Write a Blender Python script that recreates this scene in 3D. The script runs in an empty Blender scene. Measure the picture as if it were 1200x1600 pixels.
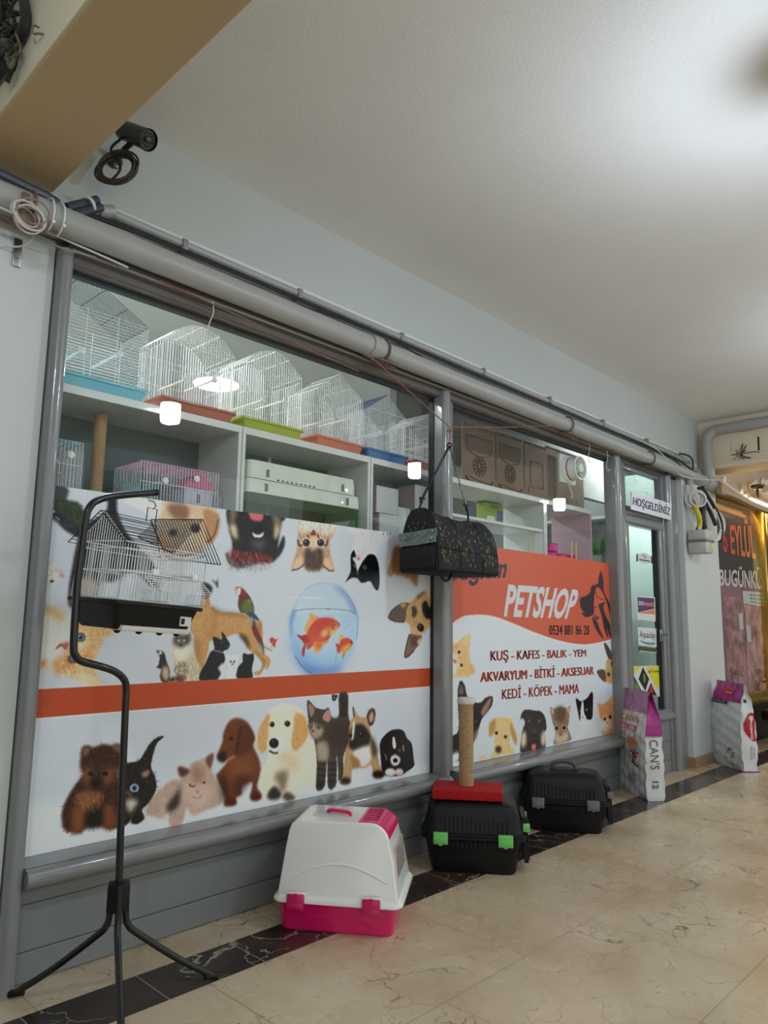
import bpy, bmesh, math, random
import numpy as np
from mathutils import Vector, Matrix

random.seed(7)
RNG = np.random.default_rng(11)
SC = bpy.context.scene
COL = SC.collection
PI = math.pi

# ------------------------------------------------------------------ camera
F_PX = 1143.16
YAW, PITCH, ROLL = [math.radians(a) for a in (43.984, 8.537, 0.8137)]
CAM_POS = Vector((0, 0, 1.15))
_fh = Vector((math.cos(YAW), math.sin(YAW), 0)); _r = Vector((math.sin(YAW), -math.cos(YAW), 0)); _u = Vector((0, 0, 1))
FWD = _fh * math.cos(PITCH) + _u * math.sin(PITCH)
_U = _u * math.cos(PITCH) - _fh * math.sin(PITCH)
RGT = _r * math.cos(ROLL) + _U * math.sin(ROLL)
UPV = _U * math.cos(ROLL) - _r * math.sin(ROLL)
cam = bpy.data.cameras.new('camera'); cam_o = bpy.data.objects.new('camera', cam); COL.objects.link(cam_o)
cam.sensor_fit = 'VERTICAL'; cam.sensor_height = 36.0; cam.lens = F_PX / 1600 * 36
cam.clip_start = 0.05; cam.clip_end = 100
M = Matrix((RGT, UPV, -FWD)).transposed().to_4x4(); M.translation = CAM_POS
cam_o.matrix_world = M
SC.camera = cam_o

# ------------------------------------------------------------------ exposure, world, light levels
SC.view_settings.view_transform = 'Standard'
SC.view_settings.look = 'None'
SC.view_settings.gamma = 1.0
SC.view_settings.use_curve_mapping = False
SC.view_settings.exposure = 0.90
SC.cycles.use_denoising = True
SC.cycles.max_bounces = 8
SC.cycles.transparent_max_bounces = 16
SC.cycles.sample_clamp_indirect = 4.0
WORLD = (0.93, 1.0, 0.98); WORLD_S = 0.64
LAMP_E = 68.0          # corridor ceiling lamps
SHOP_E = 70.0          # lamps and added fill panels on the pet shop ceiling
COVE_E = 30.0           # warm tube above the neighbour's window
w = bpy.data.worlds.new('world'); SC.world = w; w.use_nodes = True
w.node_tree.nodes['Background'].inputs[0].default_value = (*WORLD, 1)
w.node_tree.nodes['Background'].inputs[1].default_value = WORLD_S


# ------------------------------------------------------------------ materials
def lin(c):
    c = np.asarray(c, float) / 255.0
    return np.where(c <= 0.04045, c / 12.92, ((c + 0.055) / 1.055) ** 2.4)


def mat(name, rgb, rough=0.5, metal=0.0, coat=0.0, spec=0.5, vary=None, bump=None, emit=0.0, alpha=1.0, trans=0.0):
    """rgb: sRGB 0-255 albedo. vary=(scale, amount) mottles it, bump=(scale, strength)."""
    m = bpy.data.materials.new(name); m.use_nodes = True
    nt = m.node_tree; b = nt.nodes['Principled BSDF']
    c = lin(rgb)
    b.inputs['Base Color'].default_value = (*c, 1)
    b.inputs['Roughness'].default_value = rough
    b.inputs['Metallic'].default_value = metal
    b.inputs['Coat Weight'].default_value = coat
    b.inputs['Specular IOR Level'].default_value = spec
    b.inputs['Alpha'].default_value = alpha
    b.inputs['Transmission Weight'].default_value = trans
    if emit:
        b.inputs['Emission Color'].default_value = (*c, 1); b.inputs['Emission Strength'].default_value = emit
    tc = None
    if vary or bump:
        tc = nt.nodes.new('ShaderNodeTexCoord')
    if vary:
        n = nt.nodes.new('ShaderNodeTexNoise'); n.inputs['Scale'].default_value = vary[0]; n.inputs['Detail'].default_value = 6
        r = nt.nodes.new('ShaderNodeValToRGB')
        r.color_ramp.elements[0].position = 0.3; r.color_ramp.elements[1].position = 0.7
        r.color_ramp.elements[0].color = (*(c * (1 - vary[1])), 1); r.color_ramp.elements[1].color = (*np.minimum(c * (1 + vary[1]), 1), 1)
        nt.links.new(tc.outputs['Object'], n.inputs['Vector']); nt.links.new(n.outputs['Fac'], r.inputs['Fac'])
        nt.links.new(r.outputs['Color'], b.inputs['Base Color'])
    if bump:
        n = nt.nodes.new('ShaderNodeTexNoise'); n.inputs['Scale'].default_value = bump[0]; n.inputs['Detail'].default_value = 4
        bp = nt.nodes.new('ShaderNodeBump'); bp.inputs['Strength'].default_value = bump[1]; bp.inputs['Distance'].default_value = 0.004
        nt.links.new(tc.outputs['Object'], n.inputs['Vector']); nt.links.new(n.outputs['Fac'], bp.inputs['Height'])
        nt.links.new(bp.outputs['Normal'], b.inputs['Normal'])
    return m


def glass_mat(name, tint=(0.93, 0.97, 0.96), boost=1.0, rough=0.0):
    """flat architectural glass: see-through with Fresnel reflections"""
    m = bpy.data.materials.new(name); m.use_nodes = True; nt = m.node_tree
    nt.nodes.remove(nt.nodes['Principled BSDF'])
    out = nt.nodes['Material Output']
    t = nt.nodes.new('ShaderNodeBsdfTransparent'); t.inputs[0].default_value = (*tint, 1)
    g = nt.nodes.new('ShaderNodeBsdfGlossy'); g.inputs['Roughness'].default_value = rough
    f = nt.nodes.new('ShaderNodeFresnel'); f.inputs[0].default_value = 1.5
    mu = nt.nodes.new('ShaderNodeMath'); mu.operation = 'MULTIPLY'; mu.inputs[1].default_value = boost; mu.use_clamp = True
    mx = nt.nodes.new('ShaderNodeMixShader')
    ge = nt.nodes.new('ShaderNodeNewGeometry'); fr = nt.nodes.new('ShaderNodeMath'); fr.operation = 'SUBTRACT'; fr.inputs[0].default_value = 1.0
    m2 = nt.nodes.new('ShaderNodeMath'); m2.operation = 'MULTIPLY'
    nt.links.new(ge.outputs['Backfacing'], fr.inputs[1]); nt.links.new(f.outputs[0], m2.inputs[0]); nt.links.new(fr.outputs[0], m2.inputs[1])
    nt.links.new(m2.outputs[0], mu.inputs[0]); nt.links.new(mu.outputs[0], mx.inputs[0])
    nt.links.new(t.outputs[0], mx.inputs[1]); nt.links.new(g.outputs[0], mx.inputs[2]); nt.links.new(mx.outputs[0], out.inputs[0])
    return m


def emit_mat(name, rgb, s):
    m = bpy.data.materials.new(name); m.use_nodes = True; nt = m.node_tree
    nt.nodes.remove(nt.nodes['Principled BSDF'])
    e = nt.nodes.new('ShaderNodeEmission'); e.inputs[0].default_value = (*lin(rgb), 1); e.inputs[1].default_value = s
    nt.links.new(e.outputs[0], nt.nodes['Material Output'].inputs[0])
    return m


def print_mat(name, rough=0.25, coat=0.0):
    m = mat(name, (200, 200, 200), rough, coat=coat, spec=.35); nt = m.node_tree
    a = nt.nodes.new('ShaderNodeVertexColor'); a.layer_name = 'print'
    nt.links.new(a.outputs['Color'], nt.nodes['Principled BSDF'].inputs['Base Color'])
    return m


# ------------------------------------------------------------------ mesh building
PM = {}


def frame_of(o):
    return PM.get(o.name, Matrix.Identity(4)) if o else Matrix.Identity(4)


class MB:
    def __init__(s): s.v = []; s.f = []; s.m = []

    def add(s, vs, fs, mi=0):
        o = len(s.v); s.v += [tuple(v) for v in vs]
        s.f += [tuple(i + o for i in f) for f in fs]; s.m += [mi] * len(fs); return s

    def bm(s, b, mi=0, mtx=None):
        b.verts.index_update()
        s.add([(mtx @ v.co if mtx else v.co) for v in b.verts], [[v.index for v in f.verts] for f in b.faces], mi); b.free(); return s

    def box(s, lo, hi, bev=0.0, mi=0, mtx=None, seg=2):
        b = bmesh.new(); bmesh.ops.create_cube(b, size=1)
        for v in b.verts:
            v.co = Vector([(lo[i] + hi[i]) / 2 + v.co[i] * (hi[i] - lo[i]) for i in range(3)])
        if bev > 0:
            bmesh.ops.bevel(b, geom=b.edges[:], offset=bev, segments=seg, affect='EDGES', profile=0.5, clamp_overlap=True)
        return s.bm(b, mi, mtx)

    def tube(s, pts, r, n=6, closed=False, mi=0, caps=True):
        P = [Vector(p) for p in pts]; k = len(P)
        R = r if isinstance(r, (list, tuple)) else [r] * k
        T = []
        for i in range(k):
            a = P[(i - 1) % k] if (closed or i > 0) else P[i]; c = P[(i + 1) % k] if (closed or i < k - 1) else P[i]
            t = c - a; T.append(t.normalized() if t.length > 1e-9 else Vector((0, 0, 1)))
        up = Vector((0, 0, 1)) if abs(T[0].z) < 0.9 else Vector((1, 0, 0))
        nrm = (up - T[0] * up.dot(T[0])).normalized(); vs = []
        for i in range(k):
            nrm = nrm - T[i] * nrm.dot(T[i])
            nrm = nrm.normalized() if nrm.length > 1e-6 else T[i].orthogonal().normalized()
            bn = T[i].cross(nrm)
            for j in range(n):
                a = 2 * PI * (j + 0.5) / n; vs.append(P[i] + (nrm * math.cos(a) + bn * math.sin(a)) * R[i])
        fs = []
        for i in range(k if closed else k - 1):
            i2 = (i + 1) % k
            for j in range(n):
                j2 = (j + 1) % n; fs.append((i * n + j, i2 * n + j, i2 * n + j2, i * n + j2))
        if caps and not closed:
            fs.append(tuple(range(n))[::-1]); fs.append(tuple((k - 1) * n + j for j in range(n)))
        return s.add(vs, fs, mi)

    def lathe(s, prof, n=24, mtx=None, mi=0):
        vs = []; fs = []
        for (r, z) in prof:
            for j in range(n):
                a = 2 * PI * j / n; vs.append(Vector((r * math.cos(a), r * math.sin(a), z)))
        for i in range(len(prof) - 1):
            for j in range(n):
                j2 = (j + 1) % n; fs.append((i * n + j, i * n + j2, (i + 1) * n + j2, (i + 1) * n + j))
        if prof[0][0] > 1e-5: fs.append(tuple(range(n))[::-1])
        if prof[-1][0] > 1e-5: fs.append(tuple((len(prof) - 1) * n + j for j in range(n)))
        if mtx: vs = [mtx @ v for v in vs]
        return s.add(vs, fs, mi)

    def loft(s, rings, mi=0, caps=(True, True), closed=True):
        n = len(rings[0]); vs = [p for r in rings for p in r]; fs = []
        for i in range(len(rings) - 1):
            for j in range(n if closed else n - 1):
                j2 = (j + 1) % n; fs.append((i * n + j, i * n + j2, (i + 1) * n + j2, (i + 1) * n + j))
        if caps[0]: fs.append(tuple(range(n))[::-1])
        if caps[1]: fs.append(tuple((len(rings) - 1) * n + j for j in range(n)))
        return s.add(vs, fs, mi)

    def prism(s, poly, a0, a1, axis='y', mi=0):
        """poly in the plane across axis (x,z for y; y,z for x; x,y for z)"""
        def P(p, a):
            return {'y': (p[0], a, p[1]), 'x': (a, p[0], p[1]), 'z': (p[0], p[1], a)}[axis]
        return s.loft([[P(p, a0) for p in poly], [P(p, a1) for p in poly]], mi)

    def sphere(s, c, r, sc=(1, 1, 1), n=12, mi=0, mtx=None):
        b = bmesh.new(); bmesh.ops.create_uvsphere(b, u_segments=n, v_segments=max(6, n * 2 // 3), radius=r)
        for v in b.verts: v.co = Vector((v.co.x * sc[0] + c[0], v.co.y * sc[1] + c[1], v.co.z * sc[2] + c[2]))
        return s.bm(b, mi, mtx)

    def torus(s, c, R, r, nrm=(0, 0, 1), n=28, k=8, mi=0, sc=(1, 1)):
        q = Vector(nrm).normalized().to_track_quat('Z', 'Y')
        return s.tube([Vector(c) + q @ Vector((R * sc[0] * math.cos(2 * PI * i / n), R * sc[1] * math.sin(2 * PI * i / n), 0)) for i in range(n)], r, k, True, mi)

    def build(s, name, mats, parent=None, local=False, smooth=35):
        """vertices are world coordinates unless local=True (then: the parent's own frame)"""
        vs = s.v
        if parent is not None and not local:
            inv = frame_of(parent).inverted(); vs = [tuple(inv @ Vector(v)) for v in vs]
        me = bpy.data.meshes.new(name); me.from_pydata(vs, [], s.f)
        for m in (mats if isinstance(mats, (list, tuple)) else [mats]): me.materials.append(m)
        me.polygons.foreach_set('material_index', s.m)
        bb = bmesh.new(); bb.from_mesh(me); bmesh.ops.recalc_face_normals(bb, faces=bb.faces[:]); bb.to_mesh(me); bb.free()
        if smooth:
            me.polygons.foreach_set('use_smooth', [True] * len(me.polygons)); me.set_sharp_from_angle(angle=math.radians(smooth))
        me.update()
        o = bpy.data.objects.new(name, me); COL.objects.link(o)
        if parent is not None:
            o.parent = parent; PM[o.name] = frame_of(parent)
        return o


def thing(name, label, cat, loc=(0, 0, 0), rotz=0.0, group=None, mtx=None):
    o = bpy.data.objects.new(name, None); COL.objects.link(o); o.empty_display_size = 0.1
    mm = mtx if mtx is not None else Matrix.Translation(Vector(loc)) @ Matrix.Rotation(rotz, 4, 'Z')
    o.matrix_world = mm; PM[o.name] = mm
    o['label'] = label; o['category'] = cat
    if group: o['group'] = group
    return o


def tag(o, label, cat, group=None):
    o['label'] = label; o['category'] = cat
    if group: o['group'] = group
    return o


def struct(o): o['kind'] = 'structure'; return o


def copy_tree(root, mtx, label, group=None):
    r = root.copy(); COL.objects.link(r); r.matrix_world = mtx; PM[r.name] = mtx
    r['label'] = label
    if group: r['group'] = group
    for ch in list(root.children):
        c = ch.copy(); COL.objects.link(c); c.parent = r
        for g in list(ch.children):
            d = g.copy(); COL.objects.link(d); d.parent = c
    return r


# plane helpers: where a sight line of the photograph meets a real plane of the place
def at(px, py, ax, val):
    d = FWD * F_PX + RGT * (px - 600) - UPV * (py - 800); i = 'xyz'.index(ax)
    return CAM_POS + d * ((val - CAM_POS[i]) / d[i])


def catmull(pts, k=6, closed=True):
    P = np.array(pts, float); n = len(P); out = []
    for i in range(n if closed else n - 1):
        if closed: a, b, c, d = P[(i - 1) % n], P[i], P[(i + 1) % n], P[(i + 2) % n]
        else: a, b, c, d = P[max(i - 1, 0)], P[i], P[i + 1], P[min(i + 2, n - 1)]
        for t in np.arange(k) / k:
            out.append(0.5 * (2 * b + (c - a) * t + (2 * a - 5 * b + 4 * c - d) * t * t + (3 * b - a - 3 * c + d) * t ** 3))
    if not closed: out.append(P[-1])
    return np.array(out)


def curve3(pts, k=6):
    return [Vector(p) for p in catmull(pts, k, False)]


def text_geo(body, bold=0.0, shear=0.0):
    cu = bpy.data.curves.new('txt', 'FONT'); cu.body = body; cu.offset = bold; cu.shear = shear; cu.resolution_u = 3; cu.align_x = 'LEFT'
    o = bpy.data.objects.new('txt', cu); COL.objects.link(o)
    dg = bpy.context.evaluated_depsgraph_get(); dg.update()
    me = bpy.data.meshes.new_from_object(o.evaluated_get(dg))
    V = np.array([v.co[:2] for v in me.vertices]); Fc = [tuple(p.vertices) for p in me.polygons]
    bpy.data.objects.remove(o); bpy.data.curves.remove(cu); bpy.data.meshes.remove(me)
    V = (V - V.min(0)) / (V.max(0) - V.min(0))
    return V, Fc


def add_text(mb, body, fn, bold=0.0, shear=0.0, mi=0):
    """fn maps the unit box (u right, v up) to a 3-D point"""
    V, Fc = text_geo(body, bold, shear)
    mb.add([fn(u, v) for u, v in V], Fc, mi); return mb


def heavy_text(mb, body, fn, du=.0022, shear=0.0):
    """bolder lettering: the same outlines struck three times, a hair apart"""
    V, Fc = text_geo(body, 0, shear)
    for k in (-1, 0, 1): mb.add([fn(u * (1 - 2 * du) + du + k * du, v) for u, v in V], Fc)
    return mb


def text_on(mb, body, x0, x1, z0, z1, y, bold=0.0, shear=0.0, mi=0):
    return add_text(mb, body, lambda u, v: (x0 + (x1 - x0) * u, y, z0 + (z1 - z0) * v), bold, shear, mi)


def quad_fn(a, b, c, d):
    """a lower left, b lower right, c upper right, d upper left"""
    a, b, c, d = [Vector(p) for p in (a, b, c, d)]
    return lambda u, v: a * (1 - u) * (1 - v) + b * u * (1 - v) + c * u * v + d * (1 - u) * v

# ------------------------------------------------------------------ palette
GREY_FRAME = mat('grey_metal_paint', (132, 134, 135), 0.28, coat=0.4, vary=(3, .04))
HEAD_FRAME = mat('brown_grey_profile', (104, 98, 92), 0.35, coat=0.3, vary=(2, .08))
DARK_SEAL = mat('black_rubber_seal', (26, 28, 28), 0.5)
WALL_GREY = mat('wall_grey_paint', (190, 196, 194), 0.75, vary=(1.3, .035), bump=(60, .12))
WALL_WHITE = mat('wall_white_paint', (205, 209, 207), 0.7, vary=(1.6, .03), bump=(40, .15))
CEIL = mat('ceiling_rough_plaster', (232, 232, 228), 0.85, vary=(0.9, .05), bump=(95, .45))
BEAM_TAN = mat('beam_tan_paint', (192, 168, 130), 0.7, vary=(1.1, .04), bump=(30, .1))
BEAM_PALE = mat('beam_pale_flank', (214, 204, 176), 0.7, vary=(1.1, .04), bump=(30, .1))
BEAM_CREAM = mat('beam_cream_paint', (222, 208, 182), 0.7, vary=(2, .04), bump=(40, .15))
PIPE = mat('pipe_grey_paint', (162, 162, 158), 0.42, vary=(4, .05), bump=(25, .1))
BLACK = mat('black_plastic', (9, 9, 10), 0.45, spec=.35)
CABLE_BLACK = mat('cable_black', (24, 24, 25), 0.5)
CABLE_WHITE = mat('cable_white', (214, 212, 202), 0.5)
CABLE_GREY = mat('cable_grey', (140, 140, 136), 0.5)
WHITE = mat('white_plastic', (232, 233, 230), 0.28, coat=0.2)
GLASS = glass_mat('window_glass', (0.97, 0.98, 0.975), 1.2)
STEEL = mat('bare_steel', (160, 160, 158), 0.3, 1.0)
RUST = mat('rusty_bracket', (120, 104, 90), 0.7, 0.3, vary=(30, .25))


def floor_mat():
    m = mat('floor_beige_marble', (206, 186, 154), 0.16, spec=0.5); nt = m.node_tree; N = nt.nodes; L = nt.links
    b = N['Principled BSDF']; tc = N.new('ShaderNodeTexCoord')
    # cloudy body
    n1 = N.new('ShaderNodeTexNoise'); n1.inputs['Scale'].default_value = 2.2; n1.inputs['Detail'].default_value = 8; n1.inputs['Roughness'].default_value = .6
    r1 = N.new('ShaderNodeValToRGB'); r1.color_ramp.elements[0].position = .3; r1.color_ramp.elements[1].position = .72
    r1.color_ramp.elements[0].color = (*lin((184, 161, 128)), 1); r1.color_ramp.elements[1].color = (*lin((219, 203, 174)), 1)
    L.new(tc.outputs['Object'], n1.inputs['Vector']); L.new(n1.outputs['Fac'], r1.inputs['Fac'])
    # thin brown cracks: distorted voronoi edges, masked
    nd = N.new('ShaderNodeTexNoise'); nd.inputs['Scale'].default_value = 3.5; nd.inputs['Detail'].default_value = 5
    ma = N.new('ShaderNodeVectorMath'); ma.operation = 'MULTIPLY_ADD'; ma.inputs[1].default_value = (.7, .7, 0)
    L.new(tc.outputs['Object'], nd.inputs['Vector']); L.new(nd.outputs['Color'], ma.inputs[0]); L.new(tc.outputs['Object'], ma.inputs[2])
    cur = r1.outputs['Color']
    for sc, wd, col, thr in ((2.3, .010, (108, 80, 54), .45), (5.5, .016, (132, 102, 74), .48)):
        vo = N.new('ShaderNodeTexVoronoi'); vo.feature = 'DISTANCE_TO_EDGE'; vo.inputs['Scale'].default_value = sc
        L.new(ma.outputs[0], vo.inputs['Vector'])
        rr = N.new('ShaderNodeValToRGB'); rr.color_ramp.elements[0].color = (1, 1, 1, 1); rr.color_ramp.elements[1].color = (0, 0, 0, 1)
        rr.color_ramp.elements[0].position = 0; rr.color_ramp.elements[1].position = wd
        L.new(vo.outputs['Distance'], rr.inputs['Fac'])
        nm = N.new('ShaderNodeTexNoise'); nm.inputs['Scale'].default_value = sc * .8; nm.inputs['Detail'].default_value = 3
        L.new(tc.outputs['Object'], nm.inputs['Vector'])
        rm = N.new('ShaderNodeValToRGB'); rm.color_ramp.elements[0].position = thr; rm.color_ramp.elements[1].position = thr + .14
        L.new(nm.outputs['Fac'], rm.inputs['Fac'])
        mu = N.new('ShaderNodeMath'); mu.operation = 'MULTIPLY'; L.new(rr.outputs['Color'], mu.inputs[0]); L.new(rm.outputs['Color'], mu.inputs[1])
        mx = N.new('ShaderNodeMixRGB'); mx.inputs[2].default_value = (*lin(col), 1)
        L.new(mu.outputs[0], mx.inputs[0]); L.new(cur, mx.inputs[1]); cur = mx.outputs[0]
    # fine tile joints, 0.62 x 0.9 m slabs
    br = N.new('ShaderNodeTexBrick'); br.inputs['Scale'].default_value = 1; br.inputs['Brick Width'].default_value = .9; br.inputs['Row Height'].default_value = .6
    br.inputs['Mortar Size'].default_value = .0022; br.inputs['Mortar Smooth'].default_value = .2; br.offset = 0.5
    br.inputs['Color1'].default_value = br.inputs['Color2'].default_value = (0, 0, 0, 1); br.inputs['Mortar'].default_value = (1, 1, 1, 1)
    mp = N.new('ShaderNodeMapping'); mp.inputs['Location'].default_value = (.35, .255, 0)
    L.new(tc.outputs['Object'], mp.inputs['Vector']); L.new(mp.outputs['Vector'], br.inputs['Vector'])
    mj = N.new('ShaderNodeMixRGB'); mj.inputs[2].default_value = (*lin((142, 120, 92)), 1)
    sj = N.new('ShaderNodeMath'); sj.operation = 'MULTIPLY'; sj.inputs[1].default_value = .7; L.new(br.outputs['Color'], sj.inputs[0])
    L.new(sj.outputs[0], mj.inputs[0]); L.new(cur, mj.inputs[1]); L.new(mj.outputs[0], b.inputs['Base Color'])
    nr = N.new('ShaderNodeTexNoise'); nr.inputs['Scale'].default_value = 6; nr.inputs['Detail'].default_value = 5
    rg = N.new('ShaderNodeMapRange'); rg.inputs['To Min'].default_value = .14; rg.inputs['To Max'].default_value = .42
    L.new(tc.outputs['Object'], nr.inputs['Vector']); L.new(nr.outputs['Fac'], rg.inputs['Value']); L.new(rg.outputs[0], b.inputs['Roughness'])
    return m


def stripe_mat():
    m = mat('floor_black_marble', (40, 34, 32), 0.18); nt = m.node_tree; N = nt.nodes; L = nt.links
    b = N['Principled BSDF']; tc = N.new('ShaderNodeTexCoord')
    nd = N.new('ShaderNodeTexNoise'); nd.inputs['Scale'].default_value = 5; nd.inputs['Detail'].default_value = 6
    ma = N.new('ShaderNodeVectorMath'); ma.operation = 'MULTIPLY_ADD'; ma.inputs[1].default_value = (.5, .5, 0)
    L.new(tc.outputs['Object'], nd.inputs['Vector']); L.new(nd.outputs['Color'], ma.inputs[0]); L.new(tc.outputs['Object'], ma.inputs[2])
    n1 = N.new('ShaderNodeTexNoise'); n1.inputs['Scale'].default_value = 3.2; n1.inputs['Detail'].default_value = 7
    r1 = N.new('ShaderNodeValToRGB'); r1.color_ramp.elements[0].position = .38; r1.color_ramp.elements[1].position = .7
    r1.color_ramp.elements[0].color = (*lin((38, 31, 30)), 1); r1.color_ramp.elements[1].color = (*lin((84, 66, 58)), 1)
    L.new(ma.outputs[0], n1.inputs['Vector']); L.new(n1.outputs['Fac'], r1.inputs['Fac']); cur = r1.outputs['Color']
    for sc, wd, thr in ((4.0, .018, .45), (11.0, .03, .55)):
        vo = N.new('ShaderNodeTexVoronoi'); vo.feature = 'DISTANCE_TO_EDGE'; vo.inputs['Scale'].default_value = sc
        L.new(ma.outputs[0], vo.inputs['Vector'])
        rr = N.new('ShaderNodeValToRGB'); rr.color_ramp.elements[0].color = (1, 1, 1, 1); rr.color_ramp.elements[1].color = (0, 0, 0, 1)
        rr.color_ramp.elements[1].position = wd; L.new(vo.outputs['Distance'], rr.inputs['Fac'])
        nm = N.new('ShaderNodeTexNoise'); nm.inputs['Scale'].default_value = sc * .6
        L.new(tc.outputs['Object'], nm.inputs['Vector'])
        rm = N.new('ShaderNodeValToRGB'); rm.color_ramp.elements[0].position = thr; rm.color_ramp.elements[1].position = thr + .12
        L.new(nm.outputs['Fac'], rm.inputs['Fac'])
        mu = N.new('ShaderNodeMath'); mu.operation = 'MULTIPLY'; L.new(rr.outputs['Color'], mu.inputs[0]); L.new(rm.outputs['Color'], mu.inputs[1])
        mx = N.new('ShaderNodeMixRGB'); mx.inputs[2].default_value = (*lin((176, 166, 150)), 1)
        L.new(mu.outputs[0], mx.inputs[0]); L.new(cur, mx.inputs[1]); cur = mx.outputs[0]
    br = N.new('ShaderNodeTexBrick'); br.inputs['Scale'].default_value = 1; br.inputs['Brick Width'].default_value = .36; br.inputs['Row Height'].default_value = 10
    br.inputs['Mortar Size'].default_value = .002; br.offset = 0
    br.inputs['Color1'].default_value = br.inputs['Color2'].default_value = (0, 0, 0, 1); br.inputs['Mortar'].default_value = (1, 1, 1, 1)
    mp = N.new('ShaderNodeMapping'); mp.inputs['Location'].default_value = (.13, 5, 0)
    L.new(tc.outputs['Object'], mp.inputs['Vector']); L.new(mp.outputs['Vector'], br.inputs['Vector'])
    mj = N.new('ShaderNodeMixRGB'); mj.inputs[2].default_value = (*lin((150, 140, 128)), 1)
    L.new(br.outputs['Color'], mj.inputs[0]); L.new(cur, mj.inputs[1]); L.new(mj.outputs[0], b.inputs['Base Color'])
    return m


def plank_mat(name, rgb, zs, dark=(34, 34, 34), w=.003):
    return mat(name, rgb, 0.4, coat=.2, vary=(3, .05))


# ------------------------------------------------------------------ setting: floor, ceiling, beams, walls
GY = 2.58     # glass plane of the shop front
FL, STR = floor_mat(), stripe_mat()
struct(MB().box((-6, -6, -.06), (14, 2.62, 0)).build('floor', FL, smooth=0))
struct(MB().box((-6, 2.145, -.02), (14, 2.355, .0006)).build('floor_dark_stripe', STR, smooth=0))
struct(MB().box((.4, 2.62, -.06), (8.0, 8.0, 0)).build('floor_shop', mat('shop_floor_tile', (176, 176, 168), .3, vary=(2, .05)), smooth=0))
struct(MB().box((-6, -3.2, 3.06), (14, 2.62, 3.2)).build('ceiling', CEIL, smooth=0))
struct(MB().box((.4, 2.72, 2.88), (7.2, 8.0, 2.98)).build('ceiling_shop', mat('shop_ceiling', (226, 228, 224), .8, vary=(1, .03)), smooth=0))
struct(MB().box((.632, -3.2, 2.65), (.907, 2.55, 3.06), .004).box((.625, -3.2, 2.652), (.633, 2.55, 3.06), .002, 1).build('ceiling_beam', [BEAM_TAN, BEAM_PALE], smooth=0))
b2 = MB().box((6.92, -3.2, 2.60), (7.25, 2.57, 3.06), .004)
for z in (2.64, 2.668, 2.70):       # thin moulding lines along the beam's foot
    b2.box((6.912, -3.2, z), (6.921, 2.55, z + .012), .002)
struct(b2.build('ceiling_beam_far', BEAM_CREAM, smooth=0))
# wall above the shop front, wall left of it, pilaster right of the door
struct(MB().box((-6, 2.55, 2.47), (6.93, 2.72, 3.06)).build('wall_upper', WALL_GREY, smooth=0))
struct(MB().box((-6, 2.535, 0), (.93, 2.72, 2.47)).build('wall_left', WALL_WHITE, smooth=0))
struct(MB().box((6.27, 2.47, 0), (7.06, 2.72, 2.44), .006).build('wall_pilaster', WALL_WHITE, smooth=0))
struct(MB().box((6.262, 2.455, 0), (6.64, 2.475, .085), .003).box((6.255, 2.456, 0), (6.275, 2.56, .085), .003).build('baseboard_pilaster', mat('brown_tile_skirting', (156, 126, 96), .5, vary=(12, .2)), smooth=0))
struct(MB().box((6.93, 2.56, 2.40), (14, 2.72, 3.06)).build('wall_upper_right', mat('neighbour_wall', (180, 168, 146), .75, vary=(2, .05)), smooth=0))
# far end of the arcade and the street side columns, seen only as reflections
struct(MB().box((13.6, -3.2, 0), (14, 2.6, 3.06)).build('wall_end', mat('end_wall_paint', (120, 116, 108), .8), smooth=0))
struct(MB().box((-6.0, -3.2, 0), (-5.7, 2.6, 3.06)).build('wall_start', mat('start_wall_paint', (120, 116, 108), .8), smooth=0))
for cx in (-2.2, 3.6, 9.2):
    struct(MB().box((cx, -3.2, 0), (cx + .5, -2.7, 3.06), .01).build('wall_column', mat('column_paint', (150, 146, 136), .7), smooth=0))
# shop interior shell
SW = mat('shop_wall', (222, 226, 220), .7, vary=(1, .04))
struct(MB().box((.4, 7.9, 0), (7.2, 8.0, 2.9)).build('wall_shop_back', SW, smooth=0))
struct(MB().box((.4, 2.72, 0), (.5, 8.0, 2.9)).build('wall_shop_left', SW, smooth=0))
struct(MB().box((7.08, 2.72, 0), (7.2, 8.0, 2.9)).build('wall_shop_right', mat('shop_wall_grey', (150, 158, 155), .7, vary=(1, .06)), smooth=0))

struct(MB().box((3.42, 3.20, 2.28), (7.07, 3.26, 2.88), .003).build('wall_shop_shade_panel', mat('shade_panel_grey', (112, 114, 110), .6, vary=(1.5, .12)), smooth=0))  # added dark panel, its grey standing in for dim interior and dark reflections

# ------------------------------------------------------------------ shop front: frame, kick panels, sill, glass
KICK = mat('grey_cladding', (126, 130, 130), .42, coat=.15, vary=(2.5, .05))
kick = MB()
for (x0, x1) in ((.97, 3.1), (3.2, 5.16), (5.26, 6.06)):
    zt = .31 if x1 < 5.2 else .44
    for (z0, z1) in ((0.004, .094), (.098, .238), (.242, .30 if x1 < 5.2 else .40)):
        kick.box((x0, 2.548, z0), (x1, 2.62, z1), .0025)
    kick.box((x0, 2.556, 0), (x1, 2.62, zt), 0)
struct(kick.build('wall_kick_panel', KICK, smooth=0))


def sill_poly(zb, yf):
    # bull-nosed aluminium sill seen end-on (y, z)
    p = [(2.60, zb + .078), (2.555, zb + .076), (yf + .03, zb + .068)]
    for i in range(9):
        a = math.radians(70 + i * 25); p.append((yf + .03 + .031 * math.cos(a), zb + .036 + .031 * math.sin(a)))
    p += [(yf + .045, zb - .006), (2.56, zb - .006), (2.60, zb)]
    return p


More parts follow.
